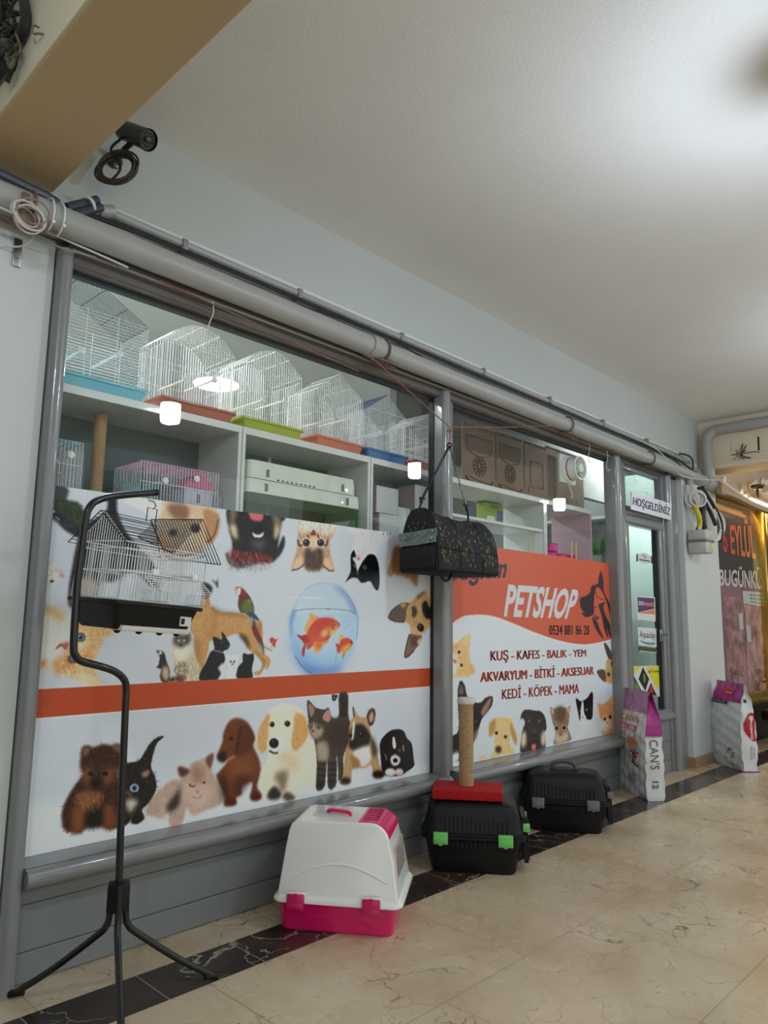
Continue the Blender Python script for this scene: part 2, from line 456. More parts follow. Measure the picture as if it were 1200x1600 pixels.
s = MB().prism(sill_poly(.298, 2.462), .985, 3.10, 'x').prism(sill_poly(.298, 2.462), 3.19, 5.17, 'x')
struct(s.build('trim_sill', GREY_FRAME))
struct(MB().prism(sill_poly(.395, 2.515), 5.26, 6.06, 'x').build('trim_door_sill', GREY_FRAME))


def post_poly(x0, x1, yf, yb):
    """rounded-nose aluminium post in plan"""
    r = (x1 - x0) / 2; cx = (x0 + x1) / 2; p = [(x1, yb)]
    for i in range(11):
        a = math.radians(i * 18); p.append((cx + r * math.cos(a), yf + r * .8 - r * .8 * math.sin(a)))
    p.append((x0, yb)); return p


for nm, x0, x1, yf, z1 in (('left', .935, .985, 2.488, 2.44), ('middle', 3.052, 3.118, 2.487, 2.47), ('right', 5.10, 5.19, 2.487, 2.45), ('door', 6.035, 6.125, 2.49, 2.42)):
    mb = MB().prism(post_poly(x0, x1, yf, 2.60), 0 if nm != 'middle' else 0, z1, 'z')
    if nm == 'middle':
        mb.box((3.118, 2.54, .37), (3.19, 2.60, 2.42), .004); mb.box((3.072, 2.555, .37), (3.085, 2.60, 2.42), .002)
    if nm == 'right':
        mb.box((5.19, 2.53, .0), (5.30, 2.60, 2.42), .006); mb.box((5.165, 2.56, .37), (5.19, 2.60, 2.42), .003)
    if nm == 'door':
        mb.box((5.995, 2.535, 0), (6.035, 2.60, 2.42), .004); mb.box((6.125, 2.52, 0), (6.262, 2.62, 2.42), .004)
    if nm == 'left':
        mb.box((.985, 2.545, .37), (1.0, 2.60, 2.42), .003)
    struct(mb.build('trim_post_' + nm, GREY_FRAME, smooth=30))
struct(MB().box((3.045, 2.565, .37), (3.072, 2.60, 2.40)).box((5.13, 2.565, .37), (5.165, 2.60, 2.40)).box((1.0, 2.568, 2.385), (5.165, 2.60, 2.41)).build('trim_seal', DARK_SEAL, smooth=0))
# head profile above the panes: stepped brownish-grey aluminium
h = MB()
h.prism([(2.60, 2.40), (2.53, 2.40), (2.52, 2.405), (2.52, 2.43), (2.50, 2.437), (2.49, 2.45), (2.49, 2.475), (2.60, 2.475)], .96, 6.26, 'x')
h.prism([(2.60, 2.475), (2.505, 2.475), (2.505, 2.485), (2.55, 2.52), (2.60, 2.52)], .9, 6.26, 'x')
struct(h.build('trim_head', HEAD_FRAME, smooth=25))
hd = MB()
hd.tube([(.97, 2.487, 2.437), (6.2, 2.487, 2.437)], .006, 8)
struct(hd.build('trim_head_bead', GREY_FRAME))
# glass panes
struct(MB().box((1.0, GY + .003, .37), (3.05, GY + .009, 2.40)).build('window_1', GLASS, smooth=0))
struct(MB().box((3.19, GY + .003, .37), (5.14, GY + .009, 2.40)).build('window_2', GLASS, smooth=0))

# ------------------------------------------------------------------ door with transom
d = struct(MB().box((5.30, 2.545, 2.01), (5.995, 2.60, 2.075), .006).box((5.30, 2.555, 2.075), (5.335, 2.60, 2.40), .004).box((5.30, 2.555, 2.37), (5.995, 2.60, 2.40), .004)
           .box((5.30, 2.54, .40), (5.372, 2.60, 2.01), .006).box((5.93, 2.54, .40), (5.995, 2.60, 2.01), .006)
           .prism([(2.60, 1.93), (2.55, 1.93), (2.53, 1.945), (2.53, 1.985), (2.55, 2.01), (2.60, 2.01)], 5.30, 5.995, 'x')
           .box((5.30, 2.53, .43), (5.995, 2.60, .49), .008).build('door_1', GREY_FRAME, smooth=30))
MB().box((5.905, 2.562, .49), (5.932, 2.60, 1.94)).build('door_seal', DARK_SEAL, d, smooth=0)
MB().box((5.365, GY + .004, .48), (5.92, GY + .010, 1.95)).build('door_glass', glass_mat('door_glass', (.93, .97, .95), 1.1), d, smooth=0)
MB().box((5.33, GY + .004, 2.07), (5.97, GY + .010, 2.38)).build('transom_glass', glass_mat('transom_glass', (.45, .47, .46), 1.6), d, smooth=0)  # transom tint darkened to stand in for a dark reflection
lk = MB().box((5.895, 2.535, 1.02), (5.93, 2.56, 1.12), .004).tube([(5.912, 2.53, 1.08), (5.912, 2.505, 1.08), (5.86, 2.50, 1.08)], .008, 8)
lk.build('door_handle', STEEL, d)

# ------------------------------------------------------------------ printed window films (photographic prints of animals)
class Print:
    """a raster painted in the plane of the film, later the colours of a fine mesh; coordinates are given in
    enlarged views (x0, y0, scale) of the photograph and carried to the film's plane"""
    def __init__(s, x0, x1, z0, z1, y, res, bg):
        s.x0, s.x1, s.z0, s.z1, s.y, s.res = x0, x1, z0, z1, y, res
        s.w = int(round((x1 - x0) / res)); s.h = int(round((z1 - z0) / res))
        s.im = np.empty((s.h, s.w, 3)); s.im[:] = bg; s.fr = (0, 0, 1)

    def view(s, x, y, k): s.fr = (x, y, k); return s

    def R(s, pts):
        out = []
        for p in pts:
            q = at(s.fr[0] + p[0] / s.fr[2], s.fr[1] + p[1] / s.fr[2], 'y', s.y)
            out.append(((q.x - s.x0) / s.res, (s.z1 - q.z) / s.res))
        return np.array(out)

    def mask(s, Q, soft=1):
        pad = int(soft) + 2
        a = np.floor(Q.min(0)).astype(int) - pad; b = np.ceil(Q.max(0)).astype(int) + pad
        a = np.maximum(a, 0); b = np.minimum(b, (s.w, s.h))
        if (b - a).min() <= 0: return None
        X, Y = np.meshgrid(np.arange(a[0], b[0]) + .5, np.arange(a[1], b[1]) + .5)
        m = np.zeros(X.shape, bool); n = len(Q)
        for i in range(n):
            x1, y1 = Q[i]; x2, y2 = Q[(i + 1) % n]
            if y1 == y2: continue
            c = ((Y >= min(y1, y2)) & (Y < max(y1, y2)))
            m ^= c & (X < (x2 - x1) * (Y - y1) / (y2 - y1) + x1)
        m = m.astype(float)
        for _ in range(1 if soft <= 1 else 2):
            k = max(1, int(round(soft)))
            for ax in (0, 1):
                p = np.pad(m, [(k, k) if ax == 0 else (0, 0), (k, k) if ax == 1 else (0, 0)], mode='edge')
                c = np.cumsum(p, ax); z = np.zeros_like(np.take(c, [0], ax)); c = np.concatenate([z, c], ax); L = m.shape[ax]
                m = (np.take(c, np.arange(2 * k + 1, 2 * k + 1 + L), ax) - np.take(c, np.arange(L), ax)) / (2 * k + 1)
        return a, b, m

    def blend(s, r, col, alpha=1.0):
        if r is None: return
        a, b, m = r; v = s.im[a[1]:b[1], a[0]:b[0]]; m = (m * alpha)[..., None]; v[:] = v * (1 - m) + np.array(col) * m

    def poly(s, pts, col, soft=1, alpha=1.0, sm=True):
        Q = s.R(catmull(pts, 5) if sm else pts); s.blend(s.mask(Q, soft), col, alpha); return s

    def ell(s, cx, cy, rx, ry, col, soft=1, alpha=1.0, rot=0):
        c, n = math.cos(math.radians(rot)), math.sin(math.radians(rot))
        pts = [(cx + rx * math.cos(t) * c - ry * math.sin(t) * n, cy + rx * math.cos(t) * n + ry * math.sin(t) * c) for t in np.linspace(0, 2 * PI, 25)[:-1]]
        return s.poly(pts, col, soft, alpha, False)

    def line(s, pts, w, col, soft=1, alpha=1.0):
        C = catmull(pts, 6, False); W = np.interp(np.linspace(0, 1, len(C)), np.linspace(0, 1, len(w)), w) if isinstance(w, (list, tuple)) else np.full(len(C), w)
        T = np.gradient(C, axis=0); T /= np.maximum(np.hypot(*T.T)[:, None], 1e-6); Nn = np.stack([-T[:, 1], T[:, 0]], 1) * W[:, None] / 2
        return s.poly(np.concatenate([C + Nn, (C - Nn)[::-1]]), col, soft, alpha, False)

    def fur(s, pts, n, ln, ang, cols, alpha=.55, spread=25, sm=True):
        """short hair strokes scattered over an outline; ang: degrees in the view, or (cx, cy) to radiate from"""
        ppts = catmull(pts, 5) if sm else np.array(pts, float)
        lo, hi = ppts.min(0), ppts.max(0); C = RNG.random((n * 3, 2)) * (hi - lo) + lo
        ins = np.zeros(len(C), bool); k = len(ppts)
        for i in range(k):
            x1, y1 = ppts[i]; x2, y2 = ppts[(i + 1) % k]
            if y1 == y2: continue
            c = (C[:, 1] >= min(y1, y2)) & (C[:, 1] < max(y1, y2)); ins ^= c & (C[:, 0] < (x2 - x1) * (C[:, 1] - y1) / (y2 - y1) + x1)
        C = C[ins][:n]
        if not len(C): return s
        A = np.full(len(C), math.radians(ang)) if not isinstance(ang, tuple) else np.arctan2(C[:, 1] - ang[1], C[:, 0] - ang[0])
        A = A + np.radians(RNG.normal(0, spread, len(C))); Ln = ln * (.5 + RNG.random(len(C)))
        cols = np.array(cols, float); cc = cols[RNG.integers(0, len(cols), len(C))] * (.88 + .24 * RNG.random((len(C), 1)))
        for t in np.linspace(0, 1, 7):
            Q = s.R(np.stack([C[:, 0] + np.cos(A) * Ln * t, C[:, 1] + np.sin(A) * Ln * t], 1)).astype(int)
            ok = (Q[:, 0] >= 0) & (Q[:, 0] < s.w) & (Q[:, 1] >= 0) & (Q[:, 1] < s.h); q = Q[ok]
            s.im[q[:, 1], q[:, 0]] = s.im[q[:, 1], q[:, 0]] * (1 - alpha * (1 - .5 * t)) + cc[ok] * alpha * (1 - .5 * t)
        return s

    def eye(s, x, y, r, iris, ry=None, pup=.55):
        ry = ry or r
        s.ell(x, y, r * 1.25, ry * 1.2, (20, 16, 14), 1); s.ell(x, y, r, ry, iris, 1); s.ell(x, y, r * pup, ry * pup * 1.2, (10, 9, 9), 1)
        s.ell(x - r * .3, y - ry * .35, r * .2, ry * .2, (235, 235, 235), 1); return s

    def build(s, name, m, parent, gain):
        bgl = lin(BG); ra = (lin(np.clip(s.im, 0, 255)) / bgl) ** 1.08; im = np.clip(ra * np.maximum(ra.mean(-1, keepdims=True), 1e-4) ** .22 * bgl * gain, 0, .92)[::-1]
        h, w_ = s.h, s.w
        X, Z = np.meshgrid(np.linspace(0, s.x1 - s.x0, w_ + 1), np.linspace(0, s.z1 - s.z0, h + 1))
        V = np.stack([X, np.zeros_like(X), Z], -1).reshape(-1, 3)
        off = np.array([s.x0, s.y, s.z0]) - np.array(frame_of(parent).translation); V = V + off
        I = np.arange(h * (w_ + 1)).reshape(h, w_ + 1)[:, :w_].reshape(-1)
        Q = np.stack([I, I + 1, I + w_ + 2, I + w_ + 1], 1)
        me = bpy.data.meshes.new(name); me.vertices.add(len(V)); me.vertices.foreach_set('co', V.ravel())
        me.loops.add(Q.size); me.loops.foreach_set('vertex_index', Q.ravel().astype(np.int32))
        me.polygons.add(len(Q)); me.polygons.foreach_set('loop_start', np.arange(0, Q.size, 4, dtype=np.int32))
        me.update(calc_edges=True)
        ca = me.color_attributes.new('print', 'FLOAT_COLOR', 'POINT')
        P = np.pad(im, ((0, 1), (0, 1), (0, 0)), mode='edge').reshape(-1, 3)
        ca.data.foreach_set('color', np.concatenate([P, np.ones((len(P), 1))], 1).astype(np.float32).ravel())
        me.materials.append(m); o = bpy.data.objects.new(name, me); COL.objects.link(o)
        o.parent = parent; PM[o.name] = frame_of(parent)
        return o


FILM_Y = 2.5815
BG = (176, 181, 187)
PRINT = print_mat('printed_film')
A = Print(1.0, 3.048, .376, 1.606, FILM_Y, .0022, BG)
# faint stripes of the film's fluted backing and a soft grey floor under the lower row of animals
A.im *= (1 + .012 * np.sin(np.arange(A.w) * 2 * PI / 4))[None, :, None]
A.view(30, 1060, 3.4286).poly([(0, 700), (700, 640), (1300, 560), (2300, 470), (2300, 900), (0, 1000)], (196, 200, 204), 9, .5)

# --- green duck-like bird, hanging head first in the upper left corner
A.view(60, 760, 7.5)
p = [(80, -20), (330, 20), (330, 150), (470, 190), (540, 300), (560, 420), (520, 520), (480, 580), (380, 540), (280, 470), (210, 380), (110, 340), (60, 200)]
A.poly(p, (52, 62, 44), 2).fur(p, 900, 40, 35, [(66, 84, 44), (38, 44, 34), (88, 104, 60), (58, 52, 66)], .6)
A.poly([(110, 340), (240, 420), (330, 500), (480, 590), (560, 520), (420, 420), (260, 300), (130, 260)], (48, 44, 56), 3, .8)
A.poly([(80, -20), (330, 10), (320, 110), (140, 130)], (62, 74, 96), 3, .7)
A.ell(180, 290, 16, 12, (200, 205, 210), 1).line([(200, 350), (250, 390)], 10, (190, 190, 196)).line([(300, 440), (410, 470)], 9, (150, 120, 150), 2, .7)
# --- small white animal at the left edge
p = [(40, 860), (120, 870), (210, 960), (300, 1020), (290, 1060), (230, 1090), (180, 1150), (110, 1200), (40, 1260)]
A.poly(p, (192, 186, 178), 3).fur(p, 300, 30, 20, [(205, 200, 194), (170, 160, 148)], .4)
A.ell(280, 1040, 24, 20, (176, 112, 100), 2).line([(180, 980), (230, 970), (290, 1010)], 9, (170, 110, 104), 2).ell(160, 1108, 24, 13, (44, 44, 44), 1)

# --- big black and white animal behind the hanging cage
A.view(40, 760, 3.3333)
p = [(430, 50), (472, 56), (478, 130), (520, 230), (600, 330), (665, 400), (712, 520), (660, 520), (560, 440), (470, 490), (390, 500), (360, 600), (230, 620), (250, 400), (300, 220), (420, 130)]
A.poly(p, (34, 28, 34), 2).fur(p, 500, 26, 60, [(50, 42, 50), (24, 20, 24), (66, 58, 66)], .5)
A.poly([(270, 480), (380, 500), (340, 620), (240, 620)], (178, 158, 140), 4, .9)
# --- tan dog hanging head first
p = [(500, 50), (680, 40), (820, 60), (960, 100), (1006, 150), (1004, 230), (970, 290), (900, 350), (800, 370), (700, 330), (670, 260), (700, 180), (610, 110)]
A.poly(p, (190, 164, 134), 3).fur(p, 700, 22, (820, 210), [(206, 184, 158), (172, 142, 110), (212, 200, 184)], .5)
A.poly([(930, 120), (1008, 150), (1000, 250), (950, 300), (940, 210)], (166, 124, 88), 2, .9).line([(1004, 170), (985, 250), (945, 290)], 8, (110, 70, 44), 1, .8)
A.poly([(740, 100), (800, 90), (850, 110), (840, 170), (770, 160)], (120, 84, 58), 4, .8).ell(885, 218, 24, 22, (36, 26, 24), 2).ell(770, 240, 22, 18, (48, 34, 28), 2)
A.poly([(500, 60), (700, 60), (690, 160), (600, 110)], (206, 206, 208), 4, .9)
A.poly([(680, 270), (760, 330), (880, 340), (800, 372), (700, 335)], (184, 128, 94), 4, .8)

# --- black and tan dog with its tongue out, hanging
A.view(340, 780, 6.0)
p = [(100, 80), (320, 90), (620, 160), (600, 220), (580, 340), (565, 460), (620, 340), (628, 420), (600, 500), (545, 562), (500, 590), (380, 600), (250, 636), (190, 640), (110, 600), (80, 500), (130, 540), (140, 400), (110, 280)]
A.poly(p, (38, 36, 38), 2).fur(p, 900, 26, 80, [(58, 56, 58), (28, 26, 28), (84, 80, 78), (46, 40, 38)], .5)
A.poly([(112, 240), (170, 230), (190, 300), (190, 380), (130, 330)], (186, 170, 142), 4).poly([(540, 230), (590, 260), (570, 350), (530, 370)], (184, 166, 138), 4)
A.poly([(120, 90), (180, 110), (160, 220), (118, 230)], (150, 132, 104), 5, .8).poly([(510, 150), (600, 190), (580, 280), (540, 250)], (150, 128, 98), 5, .8)
A.poly([(310, 400), (370, 380), (450, 390), (430, 460), (350, 450)], (110, 108, 108), 7, .8)
A.poly([(328, 300), (380, 330), (436, 300), (420, 350), (370, 358), (336, 340)], (206, 208, 206), 1).ell(380, 290, 60, 34, (22, 20, 22), 3, .9)
A.poly([(300, 90), (420, 110), (424, 190), (370, 206), (310, 180)], (190, 100, 104), 2).poly([(120, 480), (240, 500), (430, 510), (490, 530), (470, 580), (330, 590), (150, 560)], (140, 44, 44), 5, .75)
A.fur([(130, 480), (480, 510), (470, 590), (140, 560)], 160, 30, 85, [(190, 40, 44), (226, 120, 96), (60, 20, 22)], .7, 8)
A.fur([(120, 580), (500, 590), (480, 640), (150, 660)], 300, 40, 85, [(190, 190, 192), (90, 84, 80)], .5, 25)
A.poly([(80, 496), (130, 550), (180, 620), (120, 600)], (130, 96, 84), 2)

# --- brown tabby kitten hanging upside down
p = [(766, 200), (900, 195), (1095, 240), (1085, 330), (1050, 400), (1060, 520), (1092, 670), (1000, 640), (900, 664), (800, 620), (694, 664), (740, 500), (750, 400), (760, 300)]
A.poly(p, (176, 142, 110), 2).fur(p, 900, 26, 90, [(196, 164, 132), (150, 112, 82), (212, 188, 160), (122, 90, 66)], .5)
q = [(766, 200), (1095, 240), (1080, 320), (1000, 330), (900, 300), (800, 320)]
A.poly(q, (208, 200, 188), 4, .8).fur(q, 260, 34, 80, [(220, 212, 200), (140, 118, 98)], .6)
q = [(830, 460), (900, 440), (980, 470), (990, 600), (960, 650), (890, 664), (820, 630)]
A.poly(q, (84, 66, 54), 4).fur(q, 240, 40, 90, [(60, 46, 38), (130, 104, 84), (96, 76, 62)], .6, 10)
A.poly([(740, 560), (800, 540), (790, 620), (706, 656)], (206, 168, 136), 3).poly([(1000, 560), (1050, 560), (1084, 660), (1010, 630)], (206, 166, 134), 3)
A.line([(694, 664), (760, 650), (810, 610)], 9, (66, 46, 34)).line([(990, 620), (1050, 668), (1092, 668)], 9, (66, 46, 34))
A.poly([(870, 350), (940, 350), (936, 460), (870, 470)], (198, 172, 138), 4, .9)
for ex in (834, 968):
    A.ell(ex, 408, 44, 40, (224, 214, 200), 3, .8); A.eye(ex, 406, 27, (66, 70, 76), 28, .6)
A.poly([(870, 330), (902, 282), (926, 330), (900, 338)], (130, 64, 58), 1).line([(840, 330), (860, 360)], 14, (100, 62, 44)).line([(940, 330), (950, 366)], 14, (100, 62, 44))
A.line([(752, 380), (768, 430), (800, 430)], 14, (70, 52, 42)).line([(1036, 380), (1020, 430), (1000, 426)], 14, (70, 52, 42))

# --- black and white kitten hanging upside down
A.view(520, 800, 6.6647)
p = [(120, 160), (300, 180), (500, 200), (615, 230), (580, 290), (500, 320), (480, 400), (450, 470), (380, 440), (330, 490), (250, 480), (200, 420), (225, 330), (205, 220)]
A.poly(p, (192, 188, 196), 3).fur(p, 420, 28, 90, [(206, 202, 210), (170, 162, 172)], .45)
for tx in (530, 570, 600): A.line([(tx, 214), (tx, 236)], 6, (60, 54, 60))
p = [(380, 440), (440, 450), (472, 520), (486, 620), (484, 770), (460, 814), (430, 780), (390, 716), (330, 732), (290, 728), (260, 690), (205, 680), (150, 716), (132, 730), (170, 660), (190, 600), (188, 460), (215, 400), (230, 410), (250, 500), (256, 600), (280, 570), (330, 490)]
A.poly(p, (26, 27, 30), 1).fur(p, 240, 24, 90, [(44, 46, 50), (20, 20, 22)], .5)
A.poly([(205, 480), (240, 470), (300, 490), (280, 560), (262, 620), (272, 690), (258, 640), (240, 540)], (206, 204, 208), 2)
A.poly([(250, 470), (280, 450), (290, 490), (262, 506)], (196, 140, 140), 2).line([(255, 485), (280, 490)], 5, (120, 60, 60))
A.ell(234, 556, 15, 17, (150, 160, 165), 1).ell(234, 556, 8, 10, (15, 15, 15), 1).ell(335, 576, 19, 20, (128, 140, 146), 1).ell(335, 576, 12, 14, (15, 16, 18), 1)
A.poly([(420, 680), (460, 640), (470, 780), (440, 760)], (52, 46, 54), 4, .8)

# --- orange animal mostly behind the hanging carrier bag
p = [(640, 370), (760, 360), (900, 420), (890, 640), (880, 760), (850, 750), (800, 690), (700, 660), (640, 640), (590, 664), (575, 620), (610, 520)]
A.poly(p, (148, 104, 70), 4).fur(p, 380, 28, 100, [(170, 122, 84), (120, 78, 50), (190, 150, 112)], .55)
A.ell(600, 610, 24, 46, (186, 142, 116), 4, .8)

# --- brown dog turned on its side at the right edge
p = [(1075, 720), (1068, 1140), (1000, 1200), (940, 1270), (860, 1290), (812, 1250), (800, 1170), (750, 1120), (770, 1010), (800, 950), (870, 890), (960, 830), (1020, 800)]
A.poly(p, (180, 142, 92), 2).fur(p, 700, 26, 100, [(198, 164, 114), (150, 110, 66), (212, 182, 134)], .5)
A.poly([(980, 830), (1075, 740), (1072, 900), (1000, 900)], (204, 190, 164), 4, .8).poly([(1075, 720), (1060, 860), (1040, 1000), (1070, 1140), (1076, 1140)], (70, 50, 34), 3)
A.poly([(870, 880), (960, 820), (940, 860), (890, 900)], (110, 80, 50), 3, .9)
p = [(578, 1094), (620, 1020), (700, 960), (740, 945), (800, 950), (770, 1010), (750, 1140), (660, 1140), (600, 1120)]
A.poly(p, (104, 84, 66), 1).fur(p, 200, 22, 140, [(124, 102, 82), (82, 66, 52)], .5).line([(578, 1094), (620, 1020), (700, 962), (770, 948)], 8, (52, 38, 28)).line([(590, 1108), (660, 1140), (748, 1142)], 8, (40, 30, 24)).poly([(700, 960), (740, 945), (770, 950), (740, 1000)], (176, 144, 84), 2)
p = [(800, 1268), (870, 1280), (930, 1290), (905, 1370), (850, 1440), (800, 1500), (765, 1512), (748, 1480), (775, 1360)]
A.poly(p, (120, 92, 76), 1).poly([(810, 1300), (890, 1300), (890, 1370), (830, 1400)], (96, 58, 54), 3).line([(800, 1270), (770, 1380), (750, 1490), (768, 1512), (850, 1440)], 9, (52, 38, 30)).poly([(880, 1340), (930, 1310), (900, 1380)], (204, 178, 150), 3, .9)
A.poly([(822, 1000), (850, 980), (876, 1010), (870, 1080), (830, 1090)], (62, 52, 48), 2).poly([(940, 940), (975, 925), (1000, 980), (1028, 1010), (1030, 1090), (980, 1110), (945, 1060), (930, 990)], (48, 42, 42), 2)
A.ell(915, 1200, 36, 44, (28, 24, 24), 1, 1, -20).ell(905, 1180, 9, 7, (110, 104, 104), 1).line([(815, 1060), (822, 1010)], 6, (210, 190, 120)).ell(862, 1160, 40, 26, (146, 104, 66), 6, .7)

# --- orange and white kitten turned on its side, lower left
A.view(40, 900, 7.5)
p = [(150, 360), (280, 400), (440, 440), (560, 480), (640, 480), (700, 560), (860, 590), (1075, 636), (960, 690), (890, 740), (850, 860), (800, 960), (780, 1040), (840, 1130), (866, 1210), (850, 1270), (760, 1280), (620, 1210), (480, 1150), (380, 1150), (325, 1080), (320, 1020), (230, 1080), (100, 1070), (60, 900), (90, 600)]
A.poly(p, (198, 194, 184), 3)
o_ = [(580, 500), (700, 540), (860, 590), (1075, 636), (960, 690), (890, 740), (850, 860), (800, 960), (780, 1040), (860, 1200), (850, 1270), (620, 1200), (480, 1150), (380, 1150), (325, 1070), (340, 980), (440, 920), (480, 820), (560, 820), (600, 640)]
A.poly(o_, (204, 148, 90), 4).fur(o_, 1100, 44, (400, 800), [(222, 172, 116), (180, 118, 62), (232, 196, 150), (196, 130, 70)], .5)
A.fur(p, 700, 46, 100, [(206, 202, 196), (176, 168, 154), (212, 208, 200)], .4)
A.poly([(150, 360), (280, 350), (440, 440), (450, 520), (380, 520), (300, 450), (150, 430)], (190, 150, 84), 5, .8).poly([(110, 960), (160, 990), (260, 980), (220, 1060), (120, 1070)], (178, 108, 52), 5, .9)
A.poly([(590, 490), (690, 490), (690, 620), (600, 640)], (206, 160, 104), 3, .9).poly([(580, 1130), (740, 1110), (850, 1210), (840, 1275), (760, 1280), (620, 1200)], (220, 186, 156), 5, .9)
for (a_, b_) in (((330, 1010), (390, 1120)), ((440, 960), (540, 1060)), ((640, 950), (800, 940)), ((660, 860), (800, 850)), ((700, 900), (720, 940))):
    A.line([a_, ((a_[0] + b_[0]) / 2 + 10, (a_[1] + b_[1]) / 2 - 14), b_], 22, (172, 104, 46), 3, .8)
A.poly([(560, 780), (720, 790), (760, 850), (640, 860), (560, 850)], (214, 190, 150), 5, .8)
A.ell(648, 716, 74, 66, (206, 190, 170), 4, .8); A.ell(648, 716, 58, 54, (44, 44, 46), 1); A.ell(648, 716, 50, 46, (112, 120, 130), 1); A.ell(648, 716, 20, 22, (18, 18, 20), 1); A.ell(632, 700, 9, 8, (230, 230, 230), 1)
A.ell(556, 966, 56, 52, (40, 38, 38), 1); A.ell(556, 966, 44, 42, (104, 110, 118), 1)
A.poly([(356, 852), (410, 790), (412, 740), (430, 800), (500, 770), (510, 800), (472, 860), (440, 812)], (172, 76, 84), 2).line([(360, 850), (420, 800), (470, 850)], 10, (84, 34, 36)).ell(478, 800, 26, 30, (180, 84, 92), 3)

# --- great dane, parrot, ferret, cats and bulldog
A.view(230, 900, 5.4545)
dane = [(470, 60), (530, 70), (552, 120), (530, 170), (545, 240), (620, 300), (740, 310), (860, 340), (960, 370), (985, 440), (985, 540), (1000, 590), (1068, 628), (1060, 636), (1000, 610), (960, 560), (970, 640), (1040, 690), (1050, 740), (1020, 795), (1010, 740), (1000, 780), (960, 840), (910, 832), (920, 815), (960, 800), (980, 740), (940, 680), (860, 620), (830, 560), (780, 490), (700, 510), (620, 540), (540, 550), (520, 640), (480, 780), (440, 800), (410, 650), (400, 520), (370, 440), (400, 330), (440, 290), (470, 200)]
A.poly(dane, (178, 136, 84), 1).fur(dane, 900, 20, 70, [(196, 154, 100), (158, 114, 66), (184, 142, 92)], .4)
A.poly([(470, 55), (545, 80), (552, 130), (500, 190), (478, 150)], (50, 46, 44), 2).line([(545, 260), (640, 308), (860, 330)], 20, (84, 62, 42), 4, .6)
A.poly([(400, 520), (450, 560), (460, 700), (440, 800), (412, 650)], (150, 108, 64), 5, .7).line([(580, 280), (580, 400), (540, 520)], 16, (140, 98, 58), 5, .7).poly([(780, 490), (850, 520), (880, 620), (830, 560)], (66, 50, 36), 3, .9).line([(965, 380), (960, 480), (970, 560)], 12, (120, 84, 50), 3, .7)
A.line([(460, 340), (440, 440), (460, 540)], 18, (202, 164, 112), 6, .6).line([(920, 640), (990, 720), (1000, 780)], 14, (120, 84, 52), 3, .7)
# parrot
p = [(752, 120), (760, 95), (800, 95), (840, 130), (880, 180), (908, 250), (915, 320), (955, 370), (910, 360), (930, 440), (980, 540), (1000, 640), (990, 660), (950, 560), (900, 470), (880, 360), (830, 310), (800, 310), (776, 250), (780, 170)]
A.poly(p, (104, 56, 50), 1).poly([(850, 190), (900, 240), (912, 320), (880, 330), (830, 310), (800, 270)], (96, 112, 60), 2).poly([(860, 300), (915, 320), (955, 372), (905, 356)], (52, 76, 100), 1).poly([(875, 350), (905, 360), (900, 430), (884, 400)], (110, 150, 168), 1).poly([(910, 370), (940, 450), (975, 560), (985, 590), (940, 540), (905, 460)], (120, 44, 40), 2)
A.poly([(960, 560), (1000, 640), (988, 660), (965, 610)], (110, 140, 150), 2).poly([(790, 100), (836, 130), (845, 150), (790, 150)], (150, 50, 52), 2).poly([(775, 105), (800, 100), (790, 160), (770, 150)], (214, 196, 180), 1).poly([(750, 110), (772, 96), (776, 150), (756, 150)], (190, 160, 130), 1).line([(860, 210), (890, 215)], 10, (200, 180, 90), 2)
# hummingbird and red fish
A.poly([(550, 25), (590, 40), (600, 12), (612, 60), (605, 105), (592, 90), (575, 70)], (130, 136, 130), 1).poly([(585, 45), (605, 50), (600, 95), (590, 80)], (84, 92, 84), 1)
A.poly([(1048, 530), (1070, 522), (1100, 540), (1120, 528), (1100, 560), (1090, 610), (1078, 590), (1060, 610), (1070, 580), (1050, 560)], (186, 64, 48), 1)
# ferret
p = [(80, 636), (120, 632), (150, 660), (165, 720), (190, 790), (196, 860), (180, 905), (140, 905), (112, 860), (120, 790), (84, 780), (100, 750), (108, 680)]
A.poly(p, (58, 48, 42), 1).fur(p, 150, 16, 80, [(84, 70, 60), (40, 34, 30)], .5).poly([(132, 780), (180, 770), (192, 860), (160, 890), (130, 850)], (178, 156, 126), 3).poly([(92, 634), (120, 632), (128, 660), (100, 664)], (196, 184, 168), 1).ell(100, 645, 8, 7, (36, 28, 26), 1)
# ragdoll cat
p = [(228, 530), (250, 495), (270, 500), (330, 498), (362, 475), (370, 540), (362, 600), (380, 650), (420, 700), (460, 800), (450, 890), (300, 900), (190, 905), (200, 880), (240, 860), (230, 740), (215, 660), (222, 600)]
A.poly(p, (178, 162, 136), 2).fur(p, 420, 24, 90, [(196, 182, 158), (146, 128, 104), (212, 202, 184)], .5)
A.poly([(228, 530), (260, 498), (330, 500), (362, 476), (370, 540), (350, 580), (290, 614), (250, 590), (226, 560)], (84, 74, 64), 3).poly([(262, 550), (290, 530), (320, 548), (312, 600), (290, 612), (266, 596)], (128, 112, 94), 4, .8)
A.poly([(226, 600), (290, 622), (360, 590), (350, 680), (290, 720), (240, 690)], (208, 200, 186), 5, .9).fur([(240, 740), (350, 740), (330, 880), (250, 880)], 120, 26, 90, [(70, 56, 46), (120, 102, 82)], .6)
A.ell(270, 548, 11, 7, (170, 190, 200), 1).ell(318, 548, 11, 7, (170, 190, 200), 1).ell(288, 584, 13, 8, (40, 32, 30), 1).line([(190, 890), (240, 870)], 30, (48, 40, 34), 2).poly([(250, 850), (310, 850), (310, 900), (250, 900)], (84, 50, 40), 3, .8)
